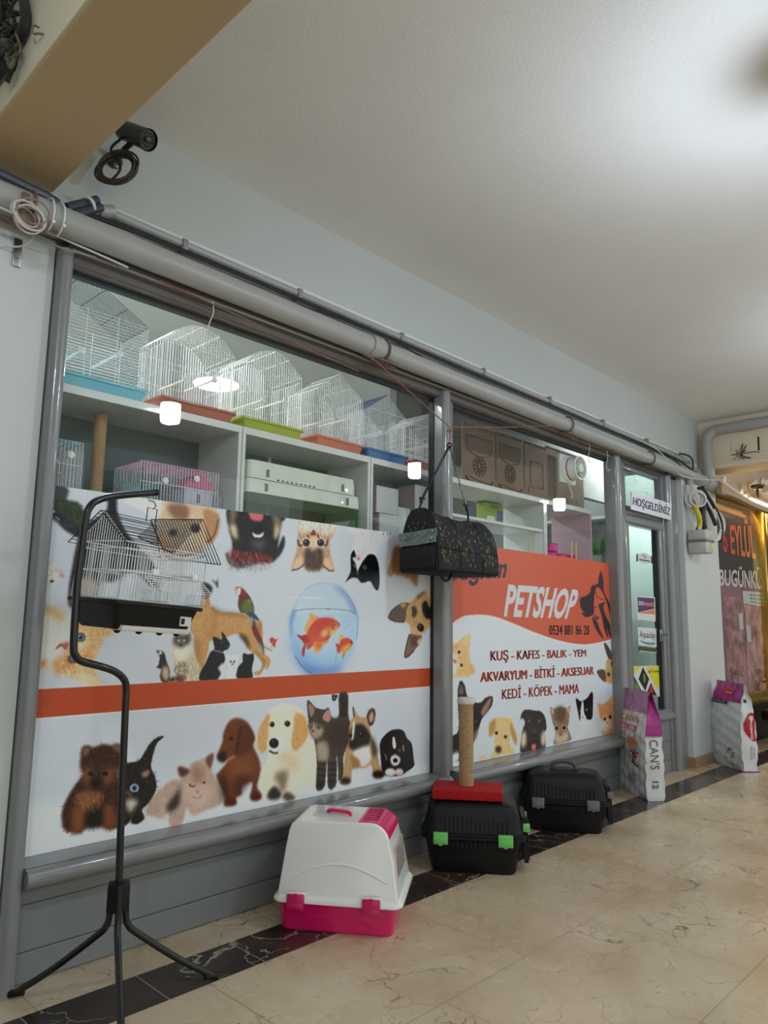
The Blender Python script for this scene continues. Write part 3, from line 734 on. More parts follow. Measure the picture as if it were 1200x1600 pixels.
# black bulldog sitting
p = [(562, 520), (590, 520), (640, 540), (636, 478), (662, 500), (680, 530), (706, 580), (690, 620), (650, 640), (666, 700), (650, 750), (640, 820), (600, 880), (460, 888), (452, 830), (500, 740), (540, 650), (575, 620), (568, 570)]
A.poly(p, (28, 29, 31), 1).fur(p, 200, 16, 80, [(44, 46, 48), (20, 20, 22)], .4).poly([(606, 780), (655, 740), (650, 860), (600, 880), (630, 830)], (196, 194, 192), 2).line([(570, 630), (650, 650)], 8, (170, 170, 172), 1).ell(684, 600, 10, 8, (140, 138, 138), 2).ell(640, 566, 7, 7, (110, 110, 112), 1)
# white kitten and black cat
p = [(688, 676), (705, 684), (750, 684), (772, 676), (774, 720), (762, 760), (768, 820), (760, 872), (700, 872), (680, 840), (690, 770), (684, 720)]
A.poly(p, (210, 208, 206), 2).fur(p, 120, 14, 80, [(222, 220, 218), (184, 178, 172)], .4).ell(714, 728, 9, 8, (30, 28, 24), 1).ell(744, 728, 9, 8, (30, 28, 24), 1).ell(728, 748, 10, 7, (60, 50, 46), 1)
p = [(824, 656), (850, 664), (890, 662), (904, 656), (912, 700), (900, 750), (892, 800), (895, 864), (780, 868), (762, 840), (780, 770), (815, 730), (815, 690)]
A.poly(p, (24, 25, 27), 1).fur(p, 120, 16, 85, [(40, 42, 44), (18, 18, 20)], .4)

# --- goldfish bowl
A.view(440, 900, 8.571)
bowl = [(110, 640), (160, 440), (260, 250), (380, 140), (520, 96), (680, 110), (820, 180), (930, 320), (1000, 480), (1024, 640), (1005, 840), (930, 1040), (810, 1200), (700, 1290), (600, 1308), (400, 1300), (280, 1210), (180, 1060), (110, 860)]
A.poly(bowl, (164, 180, 194), 2).poly([(110, 640), (130, 520), (1000, 500), (1022, 640), (1005, 840), (930, 1040), (700, 1290), (400, 1300), (180, 1060)], (150, 176, 200), 3)
A.poly([(105, 840), (200, 860), (330, 1060), (560, 1180), (800, 1150), (960, 960), (930, 1050), (700, 1295), (400, 1305), (180, 1070)], (110, 150, 196), 14, .85).poly([(190, 1080), (330, 1200), (600, 1260), (820, 1200), (690, 1300), (400, 1308), (280, 1215)], (74, 100, 168), 8, .85)
A.poly([(112, 640), (150, 470), (190, 470), (150, 640), (135, 840)], (92, 130, 172), 4, .85).poly([(700, 130), (820, 190), (930, 330), (1002, 490), (960, 480), (860, 290)], (84, 124, 172), 6, .85).poly([(560, 900), (820, 600), (700, 480), (300, 500), (240, 700)], (178, 192, 206), 22, .6)
A.line([(150, 470), (350, 440), (620, 436), (860, 455), (1002, 498)], 7, (84, 108, 130), 1).line([(110, 640), (160, 440), (260, 250), (380, 140), (520, 96), (680, 110), (820, 180)], 7, (120, 146, 172), 1, .7).line([(820, 180), (930, 320), (1000, 480), (1024, 640), (1005, 840)], 8, (78, 112, 156), 1, .8).line([(180, 1060), (280, 1210), (400, 1300)], 9, (66, 84, 140), 1, .8)
for (bx, by) in ((843, 614), (905, 650), (860, 690), (948, 725), (880, 600)): A.ell(bx, by, 5, 7, (110, 110, 140), 1)
A.line([(110, 286), (320, 284), (580, 296)], 8, (206, 210, 212), 1, .8)
body = [(345, 780), (370, 700), (430, 620), (500, 570), (600, 556), (700, 575), (770, 620), (790, 655), (760, 700), (700, 760), (620, 850), (540, 880), (460, 870), (390, 880)]
A.poly([(345, 770), (310, 720), (330, 640), (370, 560), (365, 495), (420, 510), (510, 570), (430, 640)], (212, 150, 90), 1)
for i in range(16):
    t_ = i / 15; A.line([(395 + 90 * t_ - 75 * (1 - t_) + 30, 500 + 60 * t_ + 260 * (1 - t_) - 20), (470 + 20 * t_ - 100 * (1 - t_), 600 - 30 * t_ + 150 * (1 - t_))], 6, (190, 96, 48), 1, .6)
A.poly([(440, 890), (580, 880), (530, 960), (480, 1030), (440, 1010)], (214, 150, 86), 2).poly([(440, 890), (560, 880), (500, 990)], (200, 90, 44), 4, .8).poly([(345, 880), (440, 880), (400, 950), (345, 975)], (190, 74, 44), 1)
A.poly([(205, 785), (270, 796), (345, 780), (390, 860), (340, 890), (320, 960), (300, 1076), (275, 1040), (285, 960), (305, 900)], (168, 50, 40), 1).poly([(560, 880), (640, 840), (610, 900), (590, 900)], (190, 140, 80), 1)
A.poly(body, (186, 72, 52), 1).poly([(460, 600), (620, 570), (720, 600), (600, 660), (440, 700)], (180, 58, 50), 6, .8).poly([(540, 740), (640, 690), (660, 700), (600, 800), (530, 810)], (210, 180, 110), 4, .9).poly([(640, 740), (700, 700), (772, 660), (740, 730), (650, 810)], (202, 178, 90), 3, .9).poly([(380, 850), (540, 830), (600, 840), (500, 880)], (204, 104, 54), 5, .9)
for i in range(7):
    for j in range(4): A.ell(540 + i * 16, 745 + j * 18 - i * 4, 4, 4, (190, 110, 60), 1, .7)
A.line([(690, 650), (690, 690), (710, 720)], 9, (140, 50, 36), 1).line([(610, 700), (640, 770), (600, 850)], 10, (150, 60, 40), 2, .8).ell(728, 648, 19, 22, (206, 190, 160), 1).ell(728, 648, 12, 14, (24, 16, 16), 1).ell(723, 642, 4, 4, (240, 240, 240), 1)
p = [(780, 900), (810, 850), (860, 826), (920, 840), (960, 885), (940, 930), (900, 980), (840, 1006), (790, 980)]
A.poly([(765, 880), (800, 775), (850, 825), (800, 890)], (206, 150, 86), 1).poly([(725, 905), (780, 920), (790, 985), (745, 1020), (745, 960)], (176, 60, 40), 1).poly([(830, 1000), (860, 1010), (840, 1070), (812, 1100)], (196, 110, 60), 1).poly([(770, 985), (800, 990), (775, 1040)], (186, 80, 44), 1)
A.poly(p, (188, 66, 40), 1).poly([(790, 970), (860, 930), (930, 900), (900, 980), (840, 1006)], (206, 176, 60), 4, .9).ell(938, 880, 9, 11, (60, 20, 16), 1).line([(740, 1020), (724, 1140)], 5, (90, 110, 130), 1)

# --- orange band across the film
A.view(0, 0, 1)
zt = (at(50, 1076, 'y', FILM_Y).z + at(680, 1044, 'y', FILM_Y).z) / 2; zb = (at(48, 1123, 'y', FILM_Y).z + at(678, 1072, 'y', FILM_Y).z) / 2
j0 = int((A.z1 - zt) / A.res); j1 = int((A.z1 - zb) / A.res)
A.im[j0:j1] = (172, 72, 34); A.im[j1:j1 + 2] = (206, 204, 202)

# --- lower row, left: brown puppy, black kitten, beige cat
A.view(30, 1060, 3.4286)
p = [(240, 800), (232, 720), (260, 640), (310, 560), (345, 510), (330, 470), (338, 380), (360, 360), (400, 368), (450, 352), (500, 360), (530, 350), (546, 370), (545, 460), (530, 520), (550, 600), (545, 700), (530, 790), (480, 805), (440, 790), (360, 800), (330, 825), (280, 820)]
A.poly(p, (70, 40, 26), 2).fur(p, 1000, 20, (420, 480), [(96, 54, 32), (50, 28, 20), (124, 74, 42), (40, 24, 18)], .55)
A.poly([(300, 640), (360, 600), (440, 610), (420, 680), (340, 690)], (150, 100, 62), 5, .8).poly([(290, 690), (350, 680), (350, 790), (320, 822), (285, 810)], (134, 80, 44), 4, .9).poly([(445, 690), (500, 680), (525, 780), (480, 803), (450, 790)], (128, 74, 42), 4, .9)
A.poly([(380, 690), (440, 690), (440, 780), (370, 790)], (28, 20, 18), 5, .9).poly([(340, 490), (390, 470), (400, 560), (360, 570)], (136, 88, 54), 5, .8).poly([(450, 490), (520, 480), (500, 550), (450, 570)], (136, 88, 54), 5, .8).poly([(380, 540), (410, 520), (450, 540), (445, 590), (390, 590)], (54, 34, 26), 3, .9)
A.fur([(300, 620), (450, 610), (420, 700), (340, 700)], 200, 20, 80, [(170, 120, 76), (110, 66, 38)], .5)
A.ell(414, 562, 16, 13, (14, 12, 12), 1).ell(384, 508, 15, 12, (12, 10, 10), 1).ell(462, 508, 15, 12, (12, 10, 10), 1).ell(380, 503, 3, 3, (190, 180, 170), 1).poly([(342, 376), (360, 366), (385, 376), (350, 420)], (120, 92, 76), 2).poly([(500, 360), (540, 356), (540, 400)], (120, 88, 70), 2)
p = [(540, 480), (580, 452), (640, 440), (670, 400), (700, 350), (740, 316), (776, 310), (740, 345), (720, 400), (708, 470), (730, 530), (735, 590), (700, 660), (660, 700), (672, 745), (640, 775), (600, 770), (610, 720), (590, 770), (550, 780), (530, 700)]
A.poly(p, (38, 32, 30), 1).fur(p, 450, 18, (620, 560), [(60, 52, 46), (26, 22, 22), (84, 72, 62)], .5)
A.poly([(545, 490), (520, 480), (535, 520), (560, 520)], (110, 88, 74), 2).poly([(655, 505), (700, 488), (690, 525), (668, 530)], (150, 120, 96), 2).poly([(570, 650), (610, 640), (640, 660), (620, 690), (600, 720), (575, 690)], (176, 166, 158), 4).poly([(575, 600), (600, 610), (590, 650), (570, 640)], (120, 86, 66), 3)
A.ell(619, 585, 23, 22, (200, 210, 214), 1).ell(619, 585, 19, 19, (96, 128, 164), 1).ell(619, 585, 9, 11, (12, 12, 14), 1).ell(578, 628, 12, 9, (60, 40, 36), 1).line([(560, 500), (580, 560)], 8, (90, 76, 64), 2, .8)
p = [(680, 720), (700, 660), (760, 590), (820, 545), (870, 540), (856, 500), (855, 470), (910, 485), (930, 450), (1000, 425), (1044, 398), (1030, 480), (1050, 530), (1085, 620), (1080, 670), (1010, 700), (930, 725), (900, 690), (875, 770), (830, 790), (806, 780), (800, 720), (760, 745), (710, 735)]
A.poly(p, (168, 144, 130), 2).fur(p, 800, 20, 110, [(182, 160, 146), (148, 122, 108), (194, 174, 162)], .45)
A.poly([(790, 690), (850, 600), (860, 560), (862, 660), (820, 710)], (60, 46, 42), 4, .9).poly([(856, 472), (912, 490), (890, 520), (862, 520)], (92, 60, 54), 2).poly([(1000, 430), (1042, 402), (1025, 480)], (116, 74, 68), 2).poly([(920, 480), (980, 470), (985, 540), (950, 570)], (140, 98, 84), 6, .6)
A.line([(912, 566), (930, 578), (944, 572)], 9, (70, 44, 38), 1).line([(984, 560), (1000, 552)], 9, (70, 44, 38), 1).poly([(945, 600), (970, 600), (960, 618)], (146, 88, 84), 1).line([(925, 630), (955, 640), (985, 620)], 5, (110, 76, 68), 1)
A.poly([(880, 590), (1000, 570), (1040, 640), (960, 700), (900, 660)], (196, 172, 160), 8, .5)
for (x_, y_) in ((770, 735), (840, 770), (940, 715)): A.ell(x_, y_, 26, 14, (190, 150, 138), 4, .8)

# --- lower row, right: dachshund, golden puppy, tabby kitten, bulldog puppy, black and white puppy
A.view(330, 1060, 3.3333)
p = [(32, 405), (60, 330), (64, 290), (90, 230), (130, 205), (180, 220), (210, 260), (228, 310), (220, 350), (250, 420), (258, 480), (240, 560), (262, 600), (250, 630), (205, 625), (215, 540), (160, 560), (160, 600), (130, 620), (130, 655), (70, 660), (75, 620), (30, 510), (40, 490), (95, 420), (60, 430)]
A.poly(p, (112, 58, 30), 2).fur(p, 700, 14, 95, [(132, 72, 40), (88, 44, 24), (146, 86, 50)], .4)
A.poly([(150, 250), (190, 240), (226, 310), (190, 380), (150, 410), (128, 380), (140, 320)], (96, 46, 26), 2).line([(155, 250), (138, 330), (130, 390)], 7, (56, 26, 16), 2).poly([(34, 400), (70, 380), (80, 420), (50, 432)], (34, 20, 18), 3).ell(105, 312, 12, 9, (24, 14, 12), 1).poly([(90, 440), (200, 400), (230, 460), (200, 520), (120, 520)], (138, 84, 50), 9, .6).line([(90, 420), (125, 405)], 10, (176, 140, 100), 2).poly([(40, 500), (80, 520), (90, 620), (60, 630)], (60, 32, 20), 5, .7).poly([(130, 520), (210, 510), (160, 590), (130, 600)], (70, 38, 24), 6, .7).ell(235, 612, 28, 18, (84, 36, 24), 3).ell(100, 640, 32, 18, (92, 40, 26), 3)
p = [(245, 350), (265, 230), (310, 170), (360, 135), (430, 140), (480, 180), (505, 250), (508, 310), (530, 330), (555, 430), (555, 540), (470, 580), (450, 625), (390, 640), (370, 600), (360, 615), (300, 628), (262, 590), (260, 500), (290, 420), (300, 380)]
A.poly(p, (204, 192, 170), 2).fur(p, 1100, 18, (370, 330), [(216, 206, 188), (184, 168, 142), (224, 216, 202)], .4)
A.poly([(242, 350), (255, 250), (305, 180), (298, 280), (290, 370), (262, 382)], (190, 148, 96), 2).fur([(242, 350), (255, 250), (305, 180), (298, 280), (290, 370)], 120, 18, 95, [(206, 166, 112), (164, 120, 72)], .5)
A.poly([(440, 180), (490, 200), (508, 280), (480, 340), (440, 376), (418, 340), (430, 260)], (190, 146, 94), 2).fur([(440, 180), (508, 280), (440, 376), (420, 330)], 140, 18, 95, [(206, 164, 110), (160, 116, 70)], .5)
A.poly([(300, 330), (330, 300), (370, 310), (390, 370), (340, 395), (305, 385)], (214, 206, 192), 4, .9).ell(328, 336, 25, 26, (26, 22, 22), 1).ell(322, 326, 8, 5, (90, 84, 84), 1).line([(302, 375), (330, 388), (350, 384)], 9, (44, 34, 32), 1).ell(319, 238, 12, 14, (22, 16, 14), 1).ell(398, 234, 15, 15, (22, 16, 14), 1).ell(315, 233, 3, 3, (200, 196, 190), 1).ell(394, 229, 3, 3, (200, 196, 190), 1)
A.poly([(330, 500), (400, 480), (390, 560), (372, 600), (355, 560)], (96, 78, 64), 6, .7).poly([(295, 600), (330, 560), (366, 600), (350, 625), (305, 628)], (46, 38, 34), 3, .9).poly([(372, 615), (400, 590), (440, 620), (400, 638)], (60, 48, 42), 3, .8).poly([(340, 390), (420, 380), (470, 460), (400, 480)], (176, 156, 126), 9, .5)
p = [(502, 112), (545, 150), (590, 160), (612, 152), (625, 190), (640, 205), (665, 190), (668, 80), (712, 80), (716, 200), (730, 240), (725, 330), (690, 400), (690, 500), (665, 530), (662, 470), (655, 400), (650, 550), (610, 565), (605, 420), (590, 560), (548, 574), (552, 450), (540, 330), (515, 280), (508, 220)]
A.poly(p, (76, 64, 56), 1).fur(p, 700, 16, 95, [(100, 86, 74), (52, 44, 40), (130, 114, 98), (40, 34, 32)], .55)
A.line([(636, 82), (640, 110), (655, 84)], 14, (40, 32, 30), 1).line([(690, 80), (690, 200)], 36, (42, 34, 32), 2, .9).poly([(508, 130), (540, 160), (520, 200)], (150, 116, 108), 1).poly([(580, 200), (612, 160), (624, 210), (605, 225)], (168, 124, 118), 1)
A.poly([(512, 240), (540, 230), (580, 250), (580, 290), (545, 315), (520, 290)], (170, 150, 128), 3, .85).eye(518, 246, 10, (150, 160, 140), 12); A.eye(560, 248, 12, (150, 160, 140), 12); A.ell(532, 272, 9, 7, (120, 76, 70), 1).poly([(550, 340), (610, 330), (610, 420), (580, 430), (556, 420)], (186, 172, 154), 4, .7)
for y_ in (440, 470, 500, 530):
    A.line([(552, y_), (595, y_ + 6)], 10, (36, 30, 28), 2, .8).line([(612, y_), (655, y_ + 4)], 10, (36, 30, 28), 2, .8)
A.poly([(640, 220), (720, 230), (720, 330), (650, 360), (600, 320)], (66, 48, 42), 8, .8).ell(570, 552, 20, 14, (40, 32, 30), 3).ell(630, 545, 20, 14, (60, 50, 44), 3)
p = [(738, 145), (750, 160), (770, 195), (805, 200), (820, 160), (845, 150), (858, 175), (850, 230), (828, 250), (838, 300), (862, 360), (875, 440), (905, 490), (890, 515), (850, 515), (835, 450), (800, 466), (740, 465), (725, 540), (675, 550), (672, 530), (690, 490), (700, 380), (715, 330), (722, 240), (740, 200)]
A.poly(p, (172, 140, 100), 1).fur(p, 450, 16, 95, [(190, 158, 118), (150, 116, 80), (120, 90, 62)], .4)
A.poly([(812, 190), (840, 155), (856, 180), (846, 230), (826, 245)], (66, 52, 46), 1).poly([(822, 195), (842, 170), (846, 210), (830, 230)], (176, 140, 128), 2).line([(740, 148), (745, 200)], 7, (90, 70, 56), 1)
A.poly([(735, 250), (790, 240), (830, 300), (810, 360), (770, 385), (725, 360), (718, 330)], (44, 36, 34), 3).poly([(740, 225), (750, 240), (742, 310), (730, 320)], (204, 196, 186), 2).ell(783, 290, 17, 14, (18, 14, 14), 1).ell(779, 286, 4, 3, (160, 156, 152), 1).ell(726, 296, 9, 11, (18, 14, 14), 1).ell(740, 335, 14, 12, (20, 16, 16), 1)
A.poly([(740, 380), (820, 350), (835, 410), (800, 455), (770, 440)], (206, 200, 190), 4).poly([(725, 400), (770, 420), (775, 455), (740, 466)], (150, 112, 74), 3, .9).poly([(835, 300), (866, 370), (850, 410), (836, 380)], (60, 46, 40), 5, .8).ell(872, 498, 32, 20, (40, 32, 30), 3).ell(700, 532, 28, 18, (48, 38, 34), 3)
p = [(880, 340), (905, 295), (950, 265), (1000, 270), (1020, 310), (1045, 340), (1055, 420), (1056, 455), (1010, 490), (995, 500), (960, 508), (910, 505), (890, 470), (885, 420)]
A.poly(p, (32, 28, 30), 1).fur(p, 450, 18, 95, [(52, 46, 48), (24, 20, 22), (66, 58, 60)], .5)
A.poly([(945, 310), (955, 305), (964, 350), (955, 366), (946, 350)], (206, 204, 202), 1).poly([(935, 410), (960, 395), (985, 415), (978, 445), (955, 455), (938, 440)], (204, 196, 190), 2).ell(960, 426, 13, 12, (28, 22, 22), 1).ell(930, 384, 9, 9, (90, 90, 96), 1).ell(930, 384, 5, 6, (12, 10, 10), 1).ell(982, 372, 8, 8, (90, 90, 96), 1).line([(1000, 345), (1004, 380)], 6, (180, 178, 176), 1, .8).line([(906, 390), (916, 425)], 7, (170, 160, 152), 2, .8)
A.ell(934, 488, 28, 22, (206, 200, 198), 2).ell(980, 486, 22, 20, (196, 176, 172), 2)
for x_ in (925, 935, 945, 976, 985): A.line([(x_, 490), (x_, 508)], 4, (140, 126, 122), 1, .7)

film = thing('window_film', 'large white printed window film with pets, a goldfish bowl and an orange band', 'window film', (1.0, FILM_Y, .376))
A.build('printed_film', PRINT, film, 1.75)

# ------------------------------------------------------------------ right film
B = Print(3.205, 5.20, .378, 1.606, FILM_Y, .0032, (184, 190, 196))
B.view(690, 860, 4.1379)
B.poly([(20, -60), (1200, -60), (1200, 545), (1150, 550), (1080, 580), (960, 606), (860, 604), (740, 578), (600, 530), (480, 480), (380, 440), (300, 420), (230, 417), (150, 425), (100, 450), (50, 490), (20, 510)], (188, 90, 64), 1)
B.line([(50, 492), (100, 452), (150, 426), (230, 418), (300, 421), (380, 441), (480, 481), (600, 531), (740, 579), (860, 605), (960, 607), (1080, 581), (1150, 551), (1200, 540)], 5, (214, 206, 202), 1)
# dog and cat emblem
B.poly([(1030, 130), (1045, 190), (1048, 260), (1080, 330), (1108, 420), (1110, 500), (1088, 560), (1100, 480), (1085, 400), (1060, 310), (1020, 240), (995, 250), (985, 330), (985, 400), (970, 420), (930, 430), (905, 400), (925, 402), (900, 370), (896, 310), (930, 295), (960, 270), (970, 230), (1010, 215), (1015, 180)], (66, 50, 56), 1)
B.poly([(975, 425), (1010, 470), (1020, 500), (1050, 575), (1010, 530), (985, 480)], (66, 50, 56), 1).poly([(985, 410), (1005, 430), (1020, 420), (1005, 450)], (66, 50, 56), 1)
B.poly([(1015, 350), (1060, 335), (1045, 360), (1060, 420), (1088, 480), (1088, 560), (1070, 500), (1075, 565), (1050, 500), (1040, 450), (1025, 390)], (66, 50, 56), 1).ell(996, 365, 6, 4, (66, 50, 56), 1).line([(990, 250), (1010, 300), (1055, 320)], 4, (66, 50, 56), 1)
# kitten turned on its side, left
p = [(48, 640), (70, 610), (110, 590), (150, 555), (185, 545), (182, 600), (175, 660), (190, 720), (220, 770), (200, 800), (140, 815), (90, 815), (60, 850), (45, 840)]
B.poly(p, (204, 160, 104), 2).fur(p, 420, 16, (60, 720), [(222, 184, 132), (180, 128, 72), (230, 204, 166)], .5).poly([(48, 680), (85, 670), (105, 720), (90, 800), (48, 830)], (208, 200, 190), 4, .9)
B.ell(113, 656, 15, 17, (226, 214, 196), 1).ell(114, 656, 11, 13, (70, 48, 36), 1).ell(128, 740, 15, 17, (226, 214, 196), 1).ell(129, 740, 11, 13, (70, 48, 36), 1).poly([(75, 700), (100, 712), (92, 730), (78, 722)], (190, 110, 100), 1).line([(70, 630), (110, 610)], 9, (170, 110, 60), 2, .7).poly([(130, 590), (182, 548), (172, 620)], (214, 176, 128), 3, .9)
# small pinkish nose at the left edge
B.ell(60, 1000, 16, 24, (206, 180, 172), 4)
# black dog behind the scratching post
p = [(105, 940), (112, 870), (125, 842), (150, 870), (165, 940), (200, 975), (250, 985), (290, 950), (330, 945), (325, 1000), (290, 1050), (260, 1090), (240, 1150), (205, 1250), (190, 1330), (60, 1370), (45, 1330), (60, 1210), (110, 1160)]
B.poly(p, (30, 27, 29), 1).fur(p, 400, 16, 95, [(48, 44, 46), (22, 20, 22)], .4).poly([(112, 930), (125, 862), (150, 920)], (120, 92, 92), 2).poly([(255, 1040), (300, 965), (326, 955), (305, 1020), (272, 1070)], (156, 110, 100), 2).ell(222, 1105, 10, 10, (90, 70, 60), 1).poly([(215, 1170), (240, 1150), (225, 1210), (205, 1220)], (150, 106, 76), 3).poly([(50, 1330), (110, 1300), (110, 1360), (60, 1380)], (206, 204, 204), 3)
# lab puppy
p = [(305, 1190), (315, 1130), (350, 1085), (400, 1078), (450, 1090), (468, 1130), (485, 1200), (484, 1255), (470, 1250), (452, 1190), (440, 1250), (470, 1290), (460, 1320), (420, 1315), (340, 1340), (310, 1340), (335, 1300), (340, 1200), (325, 1150), (310, 1200)]
B.poly(p, (204, 174, 122), 1).fur(p, 400, 14, 95, [(218, 192, 146), (180, 146, 94)], .4).poly([(310, 1120), (350, 1090), (345, 1160), (312, 1205)], (178, 136, 82), 2).poly([(445, 1110), (485, 1200), (482, 1255), (452, 1190)], (178, 136, 82), 2).ell(356, 1180, 10, 11, (34, 24, 20), 1).ell(414, 1204, 10, 11, (34, 24, 20), 1).ell(368, 1286, 20, 22, (70, 46, 38), 2).poly([(230, 1350), (270, 1325), (300, 1335), (260, 1360)], (204, 176, 132), 2)
# shepherd puppy
p = [(508, 1095), (520, 1050), (545, 1028), (600, 1035), (640, 1040), (670, 1080), (678, 1150), (665, 1180), (672, 1270), (640, 1285), (560, 1300), (510, 1300), (520, 1180), (540, 1110), (520, 1080)]
B.poly(p, (48, 44, 44), 1).fur(p, 400, 16, 95, [(76, 70, 66), (34, 30, 30), (100, 94, 88)], .5).poly([(515, 1190), (545, 1170), (548, 1250), (515, 1270)], (196, 180, 154), 4).poly([(645, 1180), (668, 1170), (672, 1260), (645, 1250)], (196, 180, 154), 4).poly([(565, 1160), (600, 1130), (640, 1160), (630, 1210), (570, 1210)], (70, 66, 66), 6, .7).ell(600, 1190, 22, 17, (22, 20, 22), 1).ell(600, 1182, 12, 5, (150, 150, 150), 2).ell(566, 1102, 9, 9, (150, 110, 70), 2).ell(632, 1102, 9, 9, (150, 110, 70), 2)
B.poly([(566, 1245), (600, 1225), (630, 1240), (615, 1285), (575, 1295)], (34, 18, 20), 2).poly([(580, 1256), (612, 1250), (606, 1285), (588, 1290)], (196, 110, 116), 2)
# tabby kitten
p = [(702, 1015), (730, 1025), (765, 1008), (805, 1020), (833, 1005), (826, 1060), (824, 1110), (815, 1140), (832, 1190), (835, 1225), (780, 1245), (725, 1252), (735, 1190), (728, 1140), (715, 1100)]
B.poly(p, (140, 112, 90), 1).fur(p, 400, 14, 95, [(164, 134, 108), (110, 84, 66), (186, 160, 134)], .5).poly([(730, 1030), (765, 1010), (800, 1022), (796, 1090), (768, 1110), (738, 1090)], (96, 72, 58), 5, .8).poly([(736, 1170), (768, 1200), (812, 1170), (815, 1225), (740, 1240)], (200, 186, 166), 5, .8)
for (x_, y_) in ((745, 1148), (792, 1146)): B.ell(x_, y_, 14, 14, (200, 186, 166), 2).ell(x_, y_, 11, 12, (28, 22, 20), 1)
B.ell(769, 1190, 9, 7, (150, 84, 76), 1).poly([(705, 1020), (725, 1030), (722, 1062)], (190, 152, 130), 1).poly([(808, 1026), (830, 1010), (822, 1056)], (190, 152, 130), 1)
# black and white kitten
p = [(860, 1228), (885, 1190), (905, 1130), (895, 1080), (920, 1070), (970, 1090), (985, 1130), (1020, 1180), (1020, 1205), (960, 1205), (900, 1225)]
B.poly(p, (200, 198, 202), 3).fur(p, 160, 14, 90, [(214, 212, 214), (176, 172, 178)], .4)
p = [(868, 958), (900, 975), (940, 955), (965, 920), (978, 925), (978, 1020), (972, 1085), (940, 1090), (918, 1050), (914, 975), (905, 1030), (895, 1100), (885, 1060)]
B.poly(p, (30, 28, 30), 1).poly([(905, 990), (916, 980), (922, 1050), (935, 1080), (915, 1105), (898, 1090)], (210, 206, 206), 1).ell(912, 1078, 9, 8, (196, 140, 138), 1).ell(898, 1035, 5, 7, (150, 160, 160), 1).ell(938, 1030, 6, 8, (120, 126, 130), 1)
# orange kitten, lower right
p = [(1010, 990), (1040, 995), (1085, 965), (1102, 940), (1108, 1000), (1112, 1070), (1150, 1100), (1160, 1190), (1040, 1190), (1050, 1130), (1035, 1110), (1020, 1050)]
B.poly(p, (202, 142, 84), 2).fur(p, 320, 14, 95, [(220, 170, 116), (174, 108, 54)], .5).poly([(1030, 1090), (1080, 1090), (1100, 1130), (1060, 1180), (1040, 1160)], (210, 196, 180), 5, .9).ell(1055, 1090, 11, 12, (200, 180, 130), 1).ell(1055, 1090, 8, 10, (44, 34, 26), 1).ell(1090, 1075, 9, 11, (44, 34, 26), 1).ell(1072, 1112, 8, 6, (180, 110, 100), 1)
# dog leaning in at the right edge
p = [(1050, 605), (1062, 600), (1080, 625), (1100, 660), (1115, 700), (1150, 750), (1190, 770), (1190, 960), (1165, 930), (1140, 890), (1085, 855), (1050, 850), (1010, 800), (1004, 780), (1040, 768), (1060, 770), (1065, 715), (1075, 690)]
B.poly(p, (184, 150, 98), 1).fur(p, 320, 14, 60, [(204, 172, 120), (156, 120, 72)], .4).poly([(1050, 605), (1064, 602), (1098, 660), (1105, 700), (1075, 690)], (98, 76, 60), 1).poly([(1004, 782), (1040, 768), (1060, 790), (1060, 845), (1030, 830)], (98, 78, 62), 1).poly([(1095, 720), (1110, 715), (1118, 745), (1100, 750)], (44, 36, 32), 1).poly([(1115, 780), (1140, 770), (1148, 830), (1125, 860), (1112, 830)], (40, 34, 34), 2).ell(1080, 800, 10, 12, (70, 50, 38), 2)
film2 = thing('window_film', 'orange and white printed film with pet shop lettering, phone number and animal portraits', 'window film', (3.205, FILM_Y, .378))
B.build('printed_film', PRINT, film2, 1.62)

LWHITE = mat('lettering_white', (226, 226, 228), .35); LRED = mat('lettering_red', (186, 62, 40), .35); LDARK = mat('lettering_dark', (64, 48, 54), .35)


def px_text(mb, body, a, b, c, d, bold=0.0, shear=0.0, y=FILM_Y - .0008):
    """corners given in the photograph: lower left, lower right, upper right, upper left"""
    return add_text(mb, body, quad_fn(*[at(*q, 'y', y) for q in (a, b, c, d)]), bold, shear)


px_text(MB(), 'PETSHOP', (787, 964), (896, 968), (905, 921), (789, 912), .035, .22).build('headline_lettering', LWHITE, film2, smooth=0)
px_text(MB(), 'buğlem', (702, 918), (789, 912), (795, 868), (702, 868), .03, .15).build('name_lettering', LDARK, film2, smooth=0)
heavy_text(MB(), '0534 881 86 28', quad_fn(*[at(*q, 'y', FILM_Y - .0008) for q in ((858, 992), (921, 992), (921, 977), (858, 977))]), .005).build('phone_lettering', LDARK, film2, smooth=0)
heavy_text(MB(), 'KUŞ - KAFES - BALIK - YEM', quad_fn(*[at(*q, 'y', FILM_Y - .0008) for q in ((766, 1037), (916, 1029), (916, 1014), (766, 1016))]), .004).build('wares_lettering', LRED, film2, smooth=0)
heavy_text(MB(), 'AKVARYUM - BİTKİ - AKSESUAR', quad_fn(*[at(*q, 'y', FILM_Y - .0008) for q in ((750, 1066), (928, 1054), (928, 1037), (750, 1045))]), .004).build('wares_lettering', LRED, film2, smooth=0)
heavy_text(MB(), 'KEDİ - KÖPEK - MAMA', quad_fn(*[at(*q, 'y', FILM_Y - .0008) for q in ((784, 1093), (905, 1083), (905, 1063), (784, 1072))]), .004).build('wares_lettering', LRED, film2, smooth=0)

# ------------------------------------------------------------------ corridor lamps
LAMP_M = emit_mat('lamp_diffuser_glow', (224, 238, 255), LAMP_E)


